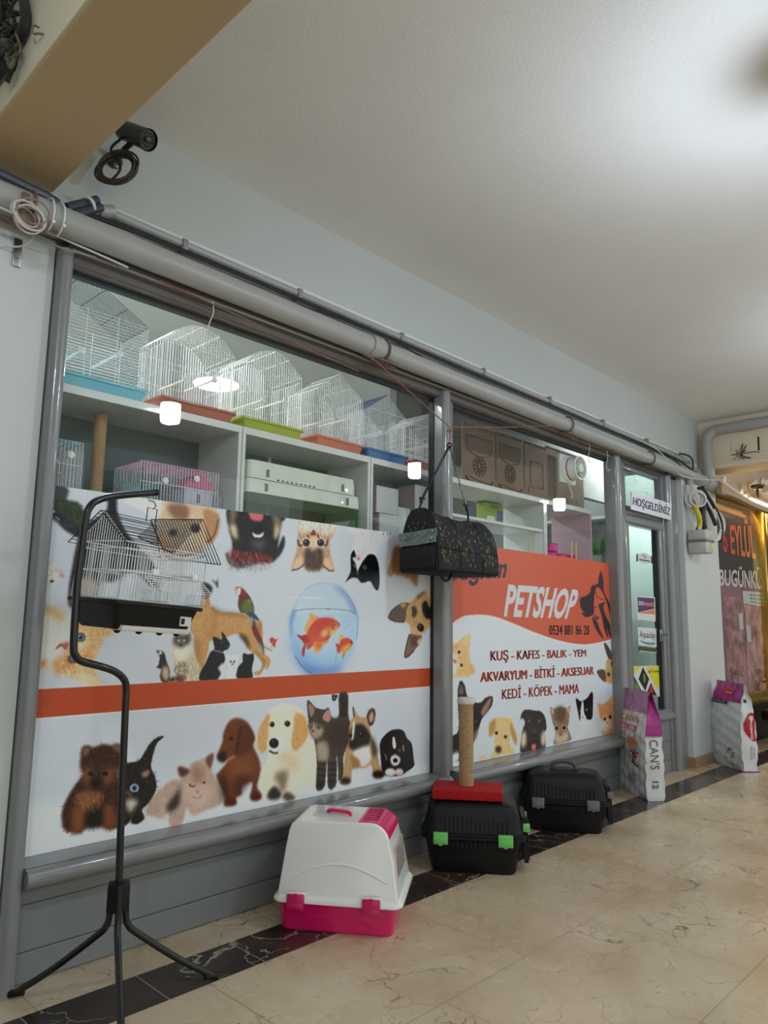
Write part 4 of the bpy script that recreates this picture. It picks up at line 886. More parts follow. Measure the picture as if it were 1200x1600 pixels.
def ceiling_lamp(x, y, label, z=3.06, m=None, r=.095, h=.14):
    t = thing('ceiling_lamp', label, 'lamp', (x, y, z), group='round ceiling lamps')
    MB().lathe([(r * .8, -.02), (r * .8, 0)], 24).build('mounting_plate', WHITE, t, local=True)
    MB().lathe([(r * .75, -h), (r * .95, -h + .008), (r, -h + .03), (r, -.025), (r * .9, -.018), (r * .8, -.018)], 32).build('diffuser', m or LAMP_M, t, local=True)
    return t


def pendant(x, y, label, zb=2.525):
    t = thing('pendant_lamp', label, 'lamp', (x, y, 3.06), group='pendant lamps of the arcade'); d = zb - 3.06
    MB().lathe([(.045, -.025), (.05, 0)], 20).build('canopy', WHITE, t, local=True)
    MB().tube([(0, 0, -.02), (0, 0, d + .15)], .006, 8).build('rod', WHITE, t, local=True)
    MB().lathe([(.02, d + .165), (.074, d + .158), (.076, d + .14), (.0, d + .14)], 28).build('cap', WHITE, t, local=True)
    MB().lathe([(0, d), (.056, d + .002), (.067, d + .012), (.070, d + .03), (.070, d + .139), (0, d + .139)], 32).build('diffuser', LAMP_M, t, local=True)
    return t


for x, y, s_ in ((-.13, .60, 'nearest the camera'), (2.575, .550, 'opposite the goldfish bowl'), (5.19, .57, 'opposite the shop door'), (7.85, .57, 'beyond the cream beam')):
    pendant(x, y, 'white drum pendant lamp of the arcade, ' + s_)

# ------------------------------------------------------------------ pipes along the shop front
pz = lambda x: 2.507 - .0078 * x
dp = thing('drain_pipe', 'thick grey drain pipe running the whole length above the shop windows', 'pipe', (3, 2.44, 2.48))
MB().tube([(-2, 2.44, pz(-2)), (2.43, 2.44, pz(2.43))], .050, 20).tube([(2.44, 2.44, pz(2.44)), (6.80, 2.44, pz(6.8)), (7.05, 2.43, 2.44), (7.35, 2.40, 2.43)], .047, 20).build('pipe_run', PIPE, dp)
MB().tube([(2.40, 2.44, pz(2.4)), (2.47, 2.44, pz(2.47))], .057, 20).tube([(2.47, 2.44, pz(2.47)), (2.485, 2.44, pz(2.48))], .053, 20).build('pipe_collar', PIPE, dp)
MB().tube([(6.72, 2.44, pz(6.7)), (6.95, 2.435, 2.447)], .058, 20).build('pipe_tee', PIPE, dp)
for x in (.80, 2.50, 4.28, 5.55):
    c = MB(); z = pz(x)
    c.torus((x, 2.44, z), .056, .006, (1, 0, 0), 24, 6).box((x - .012, 2.44, z + .04), (x + .012, 2.55, z + .052), .002)
    c.box((x - .05, 2.40, z - .068), (x + .05, 2.47, z - .060), .002).box((x - .09, 2.43, z - .072), (x + .09, 2.45, z - .066), .002)
    c.build('pipe_clamp', RUST, dp)
vp = thing('vertical_drain_pipe', 'grey pipe rising from the tee and bending along the cream beam', 'pipe', (6.85, 2.44, 2.5))
MB().tube(curve3([(6.84, 2.44, 2.44), (6.84, 2.445, 2.62), (6.845, 2.45, 2.80), (6.85, 2.44, 2.89), (6.86, 2.38, 2.945), (6.865, 2.26, 2.952), (6.87, 1.2, 2.955), (6.87, -1.5, 2.96)], 6), .047, 18).build('pipe_run', PIPE, vp)
MB().tube([(6.868, 2.13, 2.952), (6.868, 2.05, 2.952)], .052, 18).build('pipe_collar', PIPE, vp)
MB().tube([(6.84, 2.445, 2.50), (6.84, 2.445, 2.58)], .055, 18).build('pipe_collar', PIPE, vp)

cd = thing('electrical_conduit', 'thin grey conduit clipped to the wall just above the thick pipe', 'pipe', (3, 2.52, 2.64))
MB().tube(curve3([(.97, 2.50, 2.585), (1.05, 2.51, 2.63), (1.12, 2.522, 2.655), (1.3, 2.522, 2.652), (3, 2.522, 2.645), (5, 2.522, 2.632), (6.6, 2.522, 2.622)], 5), .0165, 10).build('conduit_run', PIPE, cd)
MB().lathe([(.024, -.03), (.024, .03)], 12, Matrix.Translation((1.09, 2.515, 2.648)) @ Matrix.Rotation(1.2, 4, 'Y')).build('elbow', PIPE, cd)
for x in (1.42, 2.02, 2.72, 3.45, 4.2, 4.95, 5.7):
    MB().box((x - .012, 2.50, 2.622), (x + .012, 2.55, 2.668), .003).build('conduit_clip', CABLE_GREY, cd)


def cable(name, pts, r, m, label, k=5, n=6, group=None):
    return tag(MB().tube(curve3(pts, k), r, n).build(name, m), label, 'cable', group)


rw = random.Random(3)
cable('white_cable', [(1.05, 2.53, 2.676)] + [(x, 2.538, 2.690 - .004 * x + rw.uniform(-.004, .006)) for x in np.arange(1.5, 6.5, .45)] + [(6.7, 2.50, 2.60)], .008, WHITE, 'white cable lying on top of the thin conduit along the grey wall')
cable('black_cable', [(1.02, 2.50, 2.60), (1.35, 2.515, 2.618)] + [(x, 2.515, 2.622 - .0035 * x + rw.uniform(-.006, .004)) for x in np.arange(1.8, 6.6, .5)] + [(6.75, 2.49, 2.52)], .009, CABLE_BLACK, 'thick black cable tied under the thin conduit along the grey wall')
cable('sagging_cable', [(1.0, 2.49, 2.575), (1.25, 2.50, 2.585), (1.7, 2.505, 2.565), (2.2, 2.51, 2.60), (2.6, 2.51, 2.61), (3.0, 2.505, 2.56), (3.4, 2.505, 2.525), (3.5, 2.47, 2.51)], .0045, CABLE_BLACK, 'thin black cable sagging between conduit and thick pipe')
cable('loose_white_wire', [at(1008, 692, 'y', 2.49), at(1030, 705, 'y', 2.47), at(1050, 727, 'y', 2.44), at(1063, 742, 'y', 2.385), at(1085, 748, 'y', 2.38), at(1110, 750, 'y', 2.38), at(1140, 750, 'y', 2.38)], .004, CABLE_WHITE, 'loose white wire crossing the thick pipe near the meter')
cable('header_wire', [(-.4, 2.36, 2.46), (.62, 2.37, 2.43)] + [at(px, py, 'y', 2.46) for px, py in ((75, 362), (110, 378), (160, 400), (200, 418))], .0038, CABLE_WHITE, 'white wire running under the thick pipe from the left wall')
cable('dark_header_wire', [at(px, py, 'y', 2.46) for px, py in ((20, 350), (60, 368), (90, 385), (125, 396), (150, 402))], .003, CABLE_GREY, 'short grey wire looping under the pipe above the left post')
cable('conduit_tail', [at(px, py, 'y', 2.47) for px, py in ((1062, 709), (1073, 711), (1081, 717), (1083, 730), (1080, 744))], .010, mat('tail_blue_grey', (62, 70, 80), .45), 'dark blue-grey hose curling down at the end of the thin conduit')
cable('conduit_tail', [at(px, py, 'y', 2.46) for px, py in ((1040, 708), (1058, 722), (1070, 734), (1074, 744))], .006, CABLE_BLACK, 'black cable ends curling between conduit and thick pipe')
# ties hanging from the head profile
for (px, py, n_) in ((332, 470, 'above the green cage tray'), (920, 690, 'right of the fan'), (948, 704, 'second one right of the fan'), (962, 714, 'beside the right post')):
    a = at(px, py, 'y', 2.482)
    cable('hanging_tie', [a, a + Vector((.005, -.004, -.05)), a + Vector((-.012, 0, -.11)), a + Vector((-.004, .004, -.14)), a + Vector((.02, .002, -.15)), a + Vector((.04, .002, -.13))], .0024, CABLE_WHITE, 'thin white tie hanging from the window head, ' + n_, group='ties hanging from the window head')
# red and white cord: along the head, and out to the knot that carries the bag
CORD = mat('red_white_cord', (150, 92, 86), .7, vary=(120, .35))
kn = at(702, 667, 'y', 2.40)
cable('red_cord', [at(px, py, 'y', 2.475) for px, py in ((250, 438), (330, 474), (400, 506), (480, 545), (560, 580))], .0026, CORD, 'thin red cord along the brown window head, left part')
cable('red_cord', [at(px, py, 'y', 2.475) for px, py in ((868, 670), (905, 690), (980, 712), (1040, 735))], .0026, CORD, 'thin red cord along the window head beyond the fan')
tag(MB().tube([at(578, 556, 'y', 2.40), at(640, 612, 'y', 2.40), kn, at(780, 668, 'y', 2.40), at(868, 665, 'y', 2.40)], .0032, 6).tube(curve3([kn, kn + Vector((.004, 0, -.05)), kn + Vector((-.003, 0, -.10)), at(702, 697, 'y', 2.37)], 4), .0035, 6)
    .torus(kn + Vector((0, 0, -.02)), .012, .003, (.3, .2, 1), 12, 5).build('bag_cord', CORD), 'taut red and white cord between two pipe clamps holding the bag', 'cord')

# corrugated conduit and cut cable ends below the tan beam
cc = thing('corrugated_conduit', 'dark blue-grey corrugated hose between the tan beam and the thick pipe', 'conduit', (.4, 2.49, 2.62))
pts = curve3([(-1.5, 2.49, 2.63), (.3, 2.49, 2.622), (.62, 2.49, 2.612)] + [at(px, py, 'y', 2.48) for px, py in ((40, 292), (75, 309), (92, 320))], 30)
c = MB(); L_ = [0]
for i in range(1, len(pts)): L_.append(L_[-1] + (pts[i] - pts[i - 1]).length)
fine = [Vector([np.interp(t, L_, [p[k] for p in pts]) for k in range(3)]) for t in np.arange(0, L_[-1], .0045)]
c.tube(fine, [.0175 + (.0022 if i % 2 else 0) for i in range(len(fine))], 10).build('hose', mat('blue_grey_plastic', (70, 78, 86), .4), cc, smooth=0)
be = thing('cable_bundle', 'short bundle of dark foam-wrapped cables taped with white above left post', 'cable', (1.0, 2.48, 2.62))
FOAM = mat('dark_blue_foam', (52, 60, 68), .6)
a_, b_ = at(104, 325, 'y', 2.46), at(152, 313, 'y', 2.47)
MB().tube([a_, (a_ + b_) / 2, b_], .017, 10).build('wrapped_cable', FOAM, be)
MB().tube([a_ + Vector((.02, -.012, -.022)), b_ + Vector((.012, -.01, -.026))], .016, 10).build('wrapped_cable', FOAM, be)
m_ = a_.lerp(b_, .68); MB().torus(m_ + Vector((.004, -.005, -.01)), .027, .006, b_ - a_, 16, 6).build('white_tape', CABLE_WHITE, be)
# cable ties round the thick pipe
for x in (.86, .895):
    tag(MB().torus((x, 2.44, pz(x)), .058, .003, (1, 0, .05), 28, 5).box((x - .005, 2.378, pz(x) - .05), (x + .005, 2.388, pz(x) - .04), .001).build('cable_tie', WHITE), 'white cable tie round the thick pipe above the left wall', 'cable tie', 'cable ties on the thick pipe')

# bracket with a knot of wires on the left wall
wb = thing('wire_knot_bracket', 'rusty bracket on the left wall wrapped in coils of white wire', 'bracket', (.8, 2.45, 2.40))
q = at(38, 345, 'y', 2.38)
MB().box(q + Vector((-.022, -.015, -.025)), q + Vector((.024, .03, .022)), .004).box(q + Vector((-.012, 0, .02)), q + Vector((.012, .02, .10)), .003).build('bracket_block', RUST, wb)
for i in range(7):
    e = q + Vector((rw.uniform(-.012, .012), -.02 - .004 * i, rw.uniform(-.02, .02)))
    MB().torus(e, rw.uniform(.035, .055), .0028, (rw.uniform(-.3, .3), -1, rw.uniform(-.3, .3)), 24, 5).build('wire_coil', CABLE_WHITE if i % 3 else mat('pinkish_wire', (150, 120, 112), .6), wb)
sp = at(27, 395, 'y', 2.53)
MB().box(sp + Vector((-.013, -.004, -.05)), sp + Vector((.013, .006, .05)), .002).box(sp + Vector((-.004, -.007, -.03)), sp + Vector((.004, -.003, -.02)), .001).build('hanger_strap', STEEL, wb)
cable('wall_wire', [at(px, py, 'y', 2.50) for px, py in ((-10, 372), (15, 384), (35, 384), (50, 372), (56, 355))], .003, CABLE_WHITE, 'white wire loop leaving the photo at the left wall bracket')

# ------------------------------------------------------------------ security camera
sc_ = thing('security_camera', 'black bullet security camera with a coiled cable on the grey wall under the tan beam', 'camera', (1.12, 2.42, 2.9))
CB = mat('camera_black', (30, 29, 27), .38, coat=.2)
tail = at(197, 205, 'y', 2.46); nose = at(232, 219, 'y', 2.34)
ax = (nose - tail).normalized(); rot = ax.to_track_quat('Z', 'Y').to_matrix().to_4x4(); rot.translation = tail
Ln = (nose - tail).length
MB().lathe([(0, -.03), (.026, -.03), (.034, -.022), (.036, 0), (.038, Ln * .8), (.040, Ln), (.037, Ln + .002), (.035, Ln - .010)], 28, rot).build('housing', CB, sc_)
MB().lathe([(.0, Ln - .008), (.034, Ln - .008)], 28, rot).build('infrared_ring', mat('infrared_window', (92, 98, 104), .15, coat=.5), sc_)
lens = MB().lathe([(.013, Ln - .009), (.013, Ln + .002), (.010, Ln + .004), (0, Ln + .005)], 18, rot)
for i in range(12):
    a_ = 2 * PI * i / 12; lens.sphere((.024 * math.cos(a_), .024 * math.sin(a_), Ln - .006), .0035, n=6, mtx=rot)
lens.build('lens', mat('lens_black', (12, 12, 14), .1, coat=1), sc_)
base = at(178, 252, 'y', 2.545)
MB().tube(curve3([tail + ax * .05 + Vector((0, 0, -.03)), tail + Vector((.0, .01, -.075)), base + Vector((.01, -.07, .01)), base + Vector((0, -.005, 0))], 5), .011, 10).lathe([(.03, 0), (.03, .012), (.014, .02)], 18, Matrix.Translation(base) @ Matrix.Rotation(PI / 2, 4, 'X')).build('mounting_arm', CB, sc_)
coil = MB(); cq = at(182, 262, 'y', 2.44)
for i in range(8):
    coil.torus(cq + Vector((rw.uniform(-.008, .008), rw.uniform(-.02, .02), rw.uniform(-.008, .008))), .068 + rw.uniform(-.006, .006), .0042, (-.75 + rw.uniform(-.1, .1), -.62, .25 + rw.uniform(-.1, .1)), 30, 6)
coil.build('coiled_cable', mat('cable_olive', (70, 66, 52), .55), sc_)
MB().tube(curve3([tail + Vector((0, 0, -.02)), tail + Vector((-.03, -.02, -.06)), cq + Vector((-.03, -.01, .05)), cq + Vector((.01, -.01, .0)), cq + Vector((-.01, .01, -.05))], 6), .005, 6).build('lead', CABLE_BLACK, sc_)

# beam's flank at the upper left: a dark cluster of wires and a small hook
cl = thing('wire_cluster', 'dark tangle of wires stuck to the tan beam in the upper left corner', 'wires', (.6, 1.7, 2.9))
for i in range(44):
    o_ = at(rw.uniform(-30, 32), rw.uniform(-20, 95), 'x', .60)
    p_ = [o_ + Vector((rw.uniform(-.02, .015), rw.uniform(-.07, .07), rw.uniform(-.06, .06))) for _ in range(4)]
    MB().tube(curve3(p_, 5), rw.uniform(.003, .009), 6).build('wire', CABLE_BLACK if i % 4 else mat('wire_olive', (92, 88, 60), .5), cl)
MB().tube(curve3([at(px, py, 'x', .605) for px, py in ((30, -30), (38, 5), (40, 30), (36, 48), (24, 66), (8, 90), (0, 112), (-20, 130))], 5), .015, 8).build('wire', CABLE_BLACK, cl)
hk = at(62, 46, 'x', .615)
tag(MB().tube(curve3([hk + Vector((0, .01, .012)), hk + Vector((-.008, .022, .02)), hk + Vector((-.01, .03, .008)), hk + Vector((-.008, .012, -.012)), hk + Vector((-.004, -.002, -.016)), hk + Vector((.01, -.006, -.012))], 5), .003, 6).build('ceiling_hook', RUST), 'small bent hook in the pale flank of the tan beam', 'hook')

# ------------------------------------------------------------------ welcome sign over the door
SY = 2.474
ca, cb_, cc_, cd_ = [at(*p, 'y', SY) for p in ((986.2, 795.6), (1048.3, 812.7), (1049.4, 787.3), (987.2, 767.8))]
sg = thing('welcome_sign', 'white welcome sign with dark blue letters fixed above the shop door', 'sign', tuple((ca + cc_) / 2))
ex = (cb_ - ca).normalized(); W_, H_ = (cb_ - ca).length, (cd_ - ca).length
MB().loft([[p + Vector((0, d_, 0)) for p in (ca, cb_, cc_, cd_)] for d_ in (0, .008)]).build('sign_board', mat('sign_white', (226, 228, 230), .35), sg, smooth=0)
f_ = quad_fn(*[p + Vector((0, -.001, 0)) for p in (ca, cb_, cc_, cd_)])
heavy_text(MB(), 'HOŞGELDİNİZ', lambda u, v: f_(.03 + .94 * u, .14 + .74 * v), .006).build('sign_lettering', mat('navy_print', (38, 46, 108), .4), sg, smooth=0)

# ------------------------------------------------------------------ stickers on the door glass
DG = GY + .0025


def card(t, name, m, c, th=.0016, dy=0):
    P = [at(*p, 'y', DG - dy) for p in c]
    return MB().loft([[p + Vector((0, d_, 0)) for p in P] for d_ in (0, th)]).build(name, m, t, smooth=0)


def in_card(c, u0, u1, v0, v1, dy=.0018):
    f = quad_fn(*[at(*p, 'y', DG - dy) for p in c]); return lambda u, v: f(u0 + (u1 - u0) * u, v0 + (v1 - v0) * v)


def shape_on(mb, c, poly, dy, mi=0):
    f = quad_fn(*[at(*p, 'y', DG - dy) for p in c]); mb.add([f(u, v) for u, v in poly], [tuple(range(len(poly)))], mi); return mb


ST_W = mat('sticker_white', (226, 230, 232), .35); ST_P = mat('sticker_purple', (92, 62, 118), .4); ST_O = mat('sticker_orange', (236, 140, 70), .4)
ST_Y = mat('sticker_yellow', (228, 222, 40), .4); ST_K = mat('sticker_black', (28, 26, 24), .4); ST_G = mat('sticker_green', (96, 150, 66), .4); ST_R = mat('sticker_red', (190, 40, 50), .4)
ST_T = mat('sticker_teal', (72, 150, 158), .4)
c = [(995, 880), (1019, 884), (1019, 866), (995, 862)]
t = thing('door_sticker', 'small white hexagonal sticker with black ends, topmost on the door glass', 'sticker', tuple(at(1007, 873, 'y', DG)))
b_ = MB(); shape_on(b_, c, [(0, .5), (.12, .85), (.5, 1), (.88, .85), (1, .5), (.88, .15), (.5, 0), (.12, .15)], .001); b_.build('sticker_face', ST_W, t, smooth=0)
k_ = MB(); shape_on(k_, c, [(-.03, .15), (.07, .15), (.07, .8), (-.03, .8)], .0014); shape_on(k_, c, [(.93, .2), (1.03, .2), (1.03, .85), (.93, .85)], .0014)
shape_on(k_, c, [(.15, .40), (.85, .40), (.85, .30), (.15, .30)], .0014); add_text(k_, 'The', in_card(c, .36, .62, .54, .84), .0, .2); k_.build('sticker_marks', ST_K, t, smooth=0)
c = [(996, 968), (1024.5, 971), (1023.5, 933), (994.5, 931)]
t = thing('door_sticker', 'white card with purple block and orange wedge on the door glass', 'sticker', tuple(at(1010, 950, 'y', DG)))
card(t, 'sticker_face', ST_W, c)
shape_on(MB(), c, [(.05, .30), (.95, .52), (.95, .95), (.05, .95)], .0012).build('purple_field', ST_P, t, smooth=0)
o_ = shape_on(MB(), c, [(.05, .28), (.95, .49), (.95, .28)], .0012); add_text(o_, 'NAKS', in_card(c, .40, .94, .60, .76), .04); o_.build('orange_field', ST_O, t, smooth=0)
add_text(MB(), 'ZO', in_card(c, .08, .38, .62, .78), .04).build('sticker_lettering', ST_W, t, smooth=0)
c = [(998, 1008), (1026, 1011), (1025.5, 982), (996.5, 980)]
t = thing('door_sticker', 'white square sticker with a teal swoosh in the middle of the door', 'sticker', tuple(at(1011, 995, 'y', DG)))
card(t, 'sticker_face', ST_W, c); add_text(MB(), 'Aquaclay', in_card(c, .08, .92, .34, .80), .0, .15).build('sticker_lettering', mat('sticker_ink', (74, 74, 84), .4), t, smooth=0)
arc = [(.08 + .5 * (1 - math.cos(a)), .30 - .22 * math.sin(a)) for a in np.linspace(.1, 2.4, 9)]; arc2 = [(.12 + .44 * (1 - math.cos(a)), .30 - .10 * math.sin(a)) for a in np.linspace(.1, 2.4, 9)]
shape_on(MB(), c, arc + arc2[::-1], .0013).build('swoosh', ST_T, t, smooth=0)
c = [(998, 1018), (1026.5, 1021), (1026.2, 1013), (997.8, 1010)]
t = thing('door_sticker', 'narrow dark strip with green leaves under the square sticker', 'sticker', tuple(at(1011, 1016, 'y', DG)))
card(t, 'sticker_face', mat('leaf_strip', (70, 84, 48), .4, vary=(40, .6)), c)
MB().add([in_card(c, .03, .97, .05, .2)(u, v) for u, v in ((0, 0), (1, 0), (1, 1), (0, 1))], [(0, 1, 2, 3)]).build('caption_line', ST_W, t, smooth=0)
c = [(991, 1084), (1034, 1089), (1031.5, 1040), (988.5, 1041)]
t = thing('door_sticker', 'large yellow poster with black diamonds, a plant and a red fish low on the door', 'poster', tuple(at(1011, 1065, 'y', DG)))
card(t, 'poster_face', ST_W, c)
shape_on(shape_on(MB(), c, [(0, .98), (.30, .98), (.04, .72)], .0012), c, [(.50, .98), (1, .98), (1, .55), (.84, .22), (.50, .88)], .0012).build('yellow_field', ST_Y, t, smooth=0)
shape_on(shape_on(shape_on(MB(), c, [(.36, .96), (.56, .56), (.40, .14), (.18, .54)], .0012), c, [(.02, .66), (.32, .02), (.02, .02)], .0012), c, [(.62, .44), (.82, .02), (.42, .02)], .0012).build('black_diamond', ST_K, t, smooth=0)
shape_on(shape_on(MB(), c, [(.04, .46), (.16, .30), (.26, .06), (.04, .06)], .0016), c, [(.35, .7), (.42, .74), (.44, .5), (.36, .4)], .0016).build('plant_picture', ST_G, t, smooth=0)
shape_on(MB(), c, [(.56, .30), (.66, .34), (.72, .20), (.60, .06), (.54, .14)], .0016).build('fish_picture', ST_R, t, smooth=0)
add_text(MB(), 'Tropical', in_card(c, .64, .97, .76, .87), .02).build('poster_lettering', ST_K, t, smooth=0)
shape_on(MB(), c, [(.55, .80), (.59, .88), (.63, .80), (.59, .72)], .0016).build('red_mark', ST_R, t, smooth=0)
# ------------------------------------------------------------------ gas meter group on the pilaster
gm = thing('gas_meter', 'pale grey gas meter with a yellow hose on the white pilaster beside the door', 'meter', (6.45, 2.40, 1.85))
MET = mat('meter_grey', (190, 190, 184), .45)
MB().box((6.30, 2.30, 1.875), (6.47, 2.46, 1.965), .018).box((6.30, 2.30, 1.765), (6.47, 2.46, 1.868), .018).build('meter_body', MET, gm)
MB().box((6.292, 2.293, 1.862), (6.478, 2.462, 1.880), .004).build('meter_flange', mat('meter_band', (120, 120, 116), .5), gm)
MB().box((6.40, 2.297, 1.80), (6.455, 2.301, 1.845), .001).build('meter_label', mat('label_yellow', (214, 210, 96), .5), gm)
MB().box((6.475, 2.32, 1.83), (6.50, 2.42, 1.93), .004).build('side_box', WHITE, gm)
MB().tube(curve3([(6.36, 2.38, 1.965), (6.36, 2.37, 2.02), (6.33, 2.36, 2.07), (6.31, 2.37, 2.13), (6.33, 2.40, 2.17)], 6), .022, 12).build('gas_hose', mat('hose_yellow', (206, 192, 44), .45), gm)
MB().tube([(6.36, 2.38, 1.96), (6.36, 2.38, 1.99)], .026, 10).build('lower_coupling', mat('copper_fitting_low', (170, 120, 96), .35, .8), gm)
MB().tube([(6.33, 2.40, 2.16), (6.33, 2.42, 2.22)], .027, 12).build('upper_coupling', mat('copper_fitting', (170, 120, 96), .35, .8), gm)
wc_ = MB()
for i in range(5):
    wc_.torus((6.33 + rw.uniform(-.01, .01), 2.36 + i * .012, 2.235 + rw.uniform(-.01, .01)), .070 + rw.uniform(-.005, .005), .008, (-.75, -.65, .12), 26, 7)
tag(wc_.build('coiled_wire', CABLE_WHITE), 'white cable coiled round the pipe stub above the gas meter', 'cable')
tag(MB().tube([(6.36, 2.44, 2.20), (6.36, 2.44, 2.46)], .030, 14).build('pipe_stub', PIPE), 'short vertical grey pipe stub joining the thick pipe over the meter', 'pipe')
tb = MB(); pp = lambda *L: [at(px, py, 'y', 2.36) for px, py in L]
tb.tube(curve3(pp((1092, 762), (1102, 785), (1112, 805), (1118, 820)), 5), .018, 10)
tag(tb.build('black_tube', CABLE_BLACK), 'short thick black tube slanting down beside the gas meter', 'tube', 'black tubes beside the gas meter')
tag(MB().tube(curve3(pp((1097, 762), (1112, 785), (1124, 808), (1128, 828), (1126, 846)), 5), .017, 10).build('black_tube', CABLE_BLACK), 'long black tube, rightmost beside the gas meter', 'tube', 'black tubes beside the gas meter')
tag(MB().tube(curve3(pp((1098, 790), (1097, 808), (1100, 826)), 4), .030, 12).build('black_valve', CABLE_BLACK), 'thick black valve right behind the yellow hose', 'valve')
wl = MB()
for i in range(5):
    wl.tube(curve3(pp((1112 + i * 2, 796), (1121 + i * 2.4, 806 + i), (1126 + i * 1.6, 826), (1119 + i * 1.5, 842), (1112 + i, 846)), 5), .0065, 6)
tag(wl.build('wire_loops', CABLE_WHITE), 'loops of white and grey wire hanging right of the black tubes', 'cable')
tag(MB().box((6.285, 2.43, 2.26), (6.40, 2.48, 2.36), .006).build('junction_box', MET), 'pale square junction box at the top of the pilaster', 'box')
# ------------------------------------------------------------------ access hatch on the cream beam
ht = thing('access_hatch', 'cream access hatch with wires dangling below it on the far beam', 'hatch', (6.9, 2.1, 2.8))
P = [at(*p, 'x', 6.912) for p in ((1143, 712), (1184, 707), (1183, 683), (1143, 687))]
MB().loft([[p + Vector((d_, 0, 0)) for p in P] for d_ in (0, .012)]).build('hatch_door', BEAM_CREAM, ht, smooth=0)
P = [at(*p, 'x', 6.916) for p in ((1181, 708), (1187, 707), (1186, 682), (1181, 683))]
MB().loft([[p + Vector((d_, 0, 0)) for p in P] for d_ in (0, .01)]).build('open_gap', DARK_SEAL, ht, smooth=0)
for i in range(6):
    s0 = at(1157, 706, 'x', 6.90)
    MB().tube(curve3([s0 + Vector((0, rw.uniform(-.06, .06), rw.uniform(-.02, .08))), s0 + Vector((-.01, rw.uniform(-.02, .02), -.03)), s0 + Vector((0, rw.uniform(-.1, .08), -.07))], 5), .004, 5).build('dangling_wire', CABLE_BLACK if i % 2 else mat('wire_tan', (150, 130, 96), .6), ht)

# ------------------------------------------------------------------ neighbour's shop window
GOLD = mat('gold_aluminium', (190, 160, 84), .22, .85, vary=(6, .1))
NY = 2.50
nw = thing('neighbour_window', 'neighbouring shop window with a gold frame, dark notice and orange and white letters', 'shop window', (7.3, NY, .5))
x0n = 7.065
MB().box((8.42, 2.46, .44), (8.52, 2.58, 2.44), .012).box((8.56, 2.47, .40), (8.62, 2.58, 2.44), .01).box((x0n, 2.45, .40), (10.5, 2.58, .52), .012).box((x0n, 2.46, 2.40), (10.5, 2.58, 2.425), .006).build('frame', GOLD, nw)
MB().box((x0n, 2.53, .52), (8.42, 2.535, 2.40)).build('window_pane', GLASS, nw, smooth=0)
PY = 2.545
MB().box((x0n, PY, 1.62), (8.42, PY + .01, 2.40)).build('notice_top', mat('notice_charcoal', (74, 70, 74), .4, vary=(1.5, .15)), nw, smooth=0)
PK = mat('notice_pink_brown', (186, 140, 146), .3, vary=(9, .65))
MB().box((x0n, PY + .001, .52), (8.42, PY + .011, 1.62)).build('notice_bottom', mat('notice_mauve', (166, 124, 140), .35, vary=(3, .3)), nw, smooth=0)
MB().box((x0n, 2.60, 0), (13, 2.68, .40)).build('dark_plinth', BLACK, nw, smooth=0)
MB().box((8.63, 2.56, .5), (13, 2.60, 2.40)).build('dark_display', mat('display_plum', (60, 40, 52), .3, vary=(2, .4)), nw, smooth=0)
# gradient lettering: red at the left to orange at the right
gl = mat('lettering_red_orange', (236, 120, 80), .4); nt = gl.node_tree
tc = nt.nodes.new('ShaderNodeTexCoord'); sx = nt.nodes.new('ShaderNodeSeparateXYZ'); cr = nt.nodes.new('ShaderNodeValToRGB')
cr.color_ramp.elements[0].color = (*lin((224, 54, 76)), 1); cr.color_ramp.elements[1].color = (*lin((250, 168, 96)), 1)
nt.links.new(tc.outputs['Generated'], sx.inputs[0]); nt.links.new(sx.outputs[0], cr.inputs[0]); nt.links.new(cr.outputs[0], nt.nodes['Principled BSDF'].inputs['Base Color'])
LY = PY - .002
nl = lambda mb, body, a, b, c, d, bo: add_text(mb, body, quad_fn(*[at(*p, 'y', LY) for p in (a, b, c, d)]), bo)
nl(MB(), '6 EYLÜL', (1130, 863), (1181, 874), (1176, 810), (1128, 811), .015).build('orange_lettering', gl, nw, smooth=0)
nl(MB(), 'BUGÜNKÜ', (1124, 915), (1190, 921), (1188, 886), (1124, 884), .02).build('white_lettering', mat('lettering_white_paper', (232, 230, 228), .4), nw, smooth=0)
# foil bags standing behind the pane are printed on the notice in mauve and gold
NW = 'foil product bag pictured in the neighbour window'
for (a, b, c_, d_, nm, lab) in (((1137, 1062), (1167, 1070), (1160, 934), (1131, 932), 'pictured_bag', 'brownish bag'), ((1171, 1092), (1198, 1096), (1196, 950), (1163, 944), 'pictured_bag', 'pinkish bag')):
    P = [at(*p, 'y', LY) for p in (a, b, c_, d_)]
    MB().loft([[p + Vector((0, e_, 0)) for p in P] for e_ in (0, .002)]).build(nm, PK if lab[0] == 'b' else mat('notice_pink', (220, 160, 160), .3, vary=(8, .6)), nw, smooth=0)
P = [at(*p, 'y', LY - .002) for p in ((1162, 943), (1198, 949), (1197, 926), (1160, 923))]
MB().loft([[p + Vector((0, e_, 0)) for p in P] for e_ in (0, .002)]).build('white_notice', ST_W, nw, smooth=0)
k_ = MB()
for i in range(3):
    for j in range(4):
        f_ = quad_fn(*[at(*p, 'y', LY - .0045) for p in ((1162, 943), (1198, 949), (1197, 926), (1160, 923))])
        u0, v0 = .28 + j * .17, .18 + i * .26; k_.add([f_(u0, v0), f_(u0 + .13, v0), f_(u0 + .13, v0 + .09), f_(u0, v0 + .09)], [(0, 1, 2, 3)])
k_.build('notice_print', mat('faint_ink', (150, 140, 150), .5), nw, smooth=0)
nl(MB(), 'Çocuk', (1140, 1056), (1165, 1060), (1164, 1046), (1140, 1044), .01).build('pale_lettering', mat('lettering_pale', (226, 206, 206), .4), nw, smooth=0)
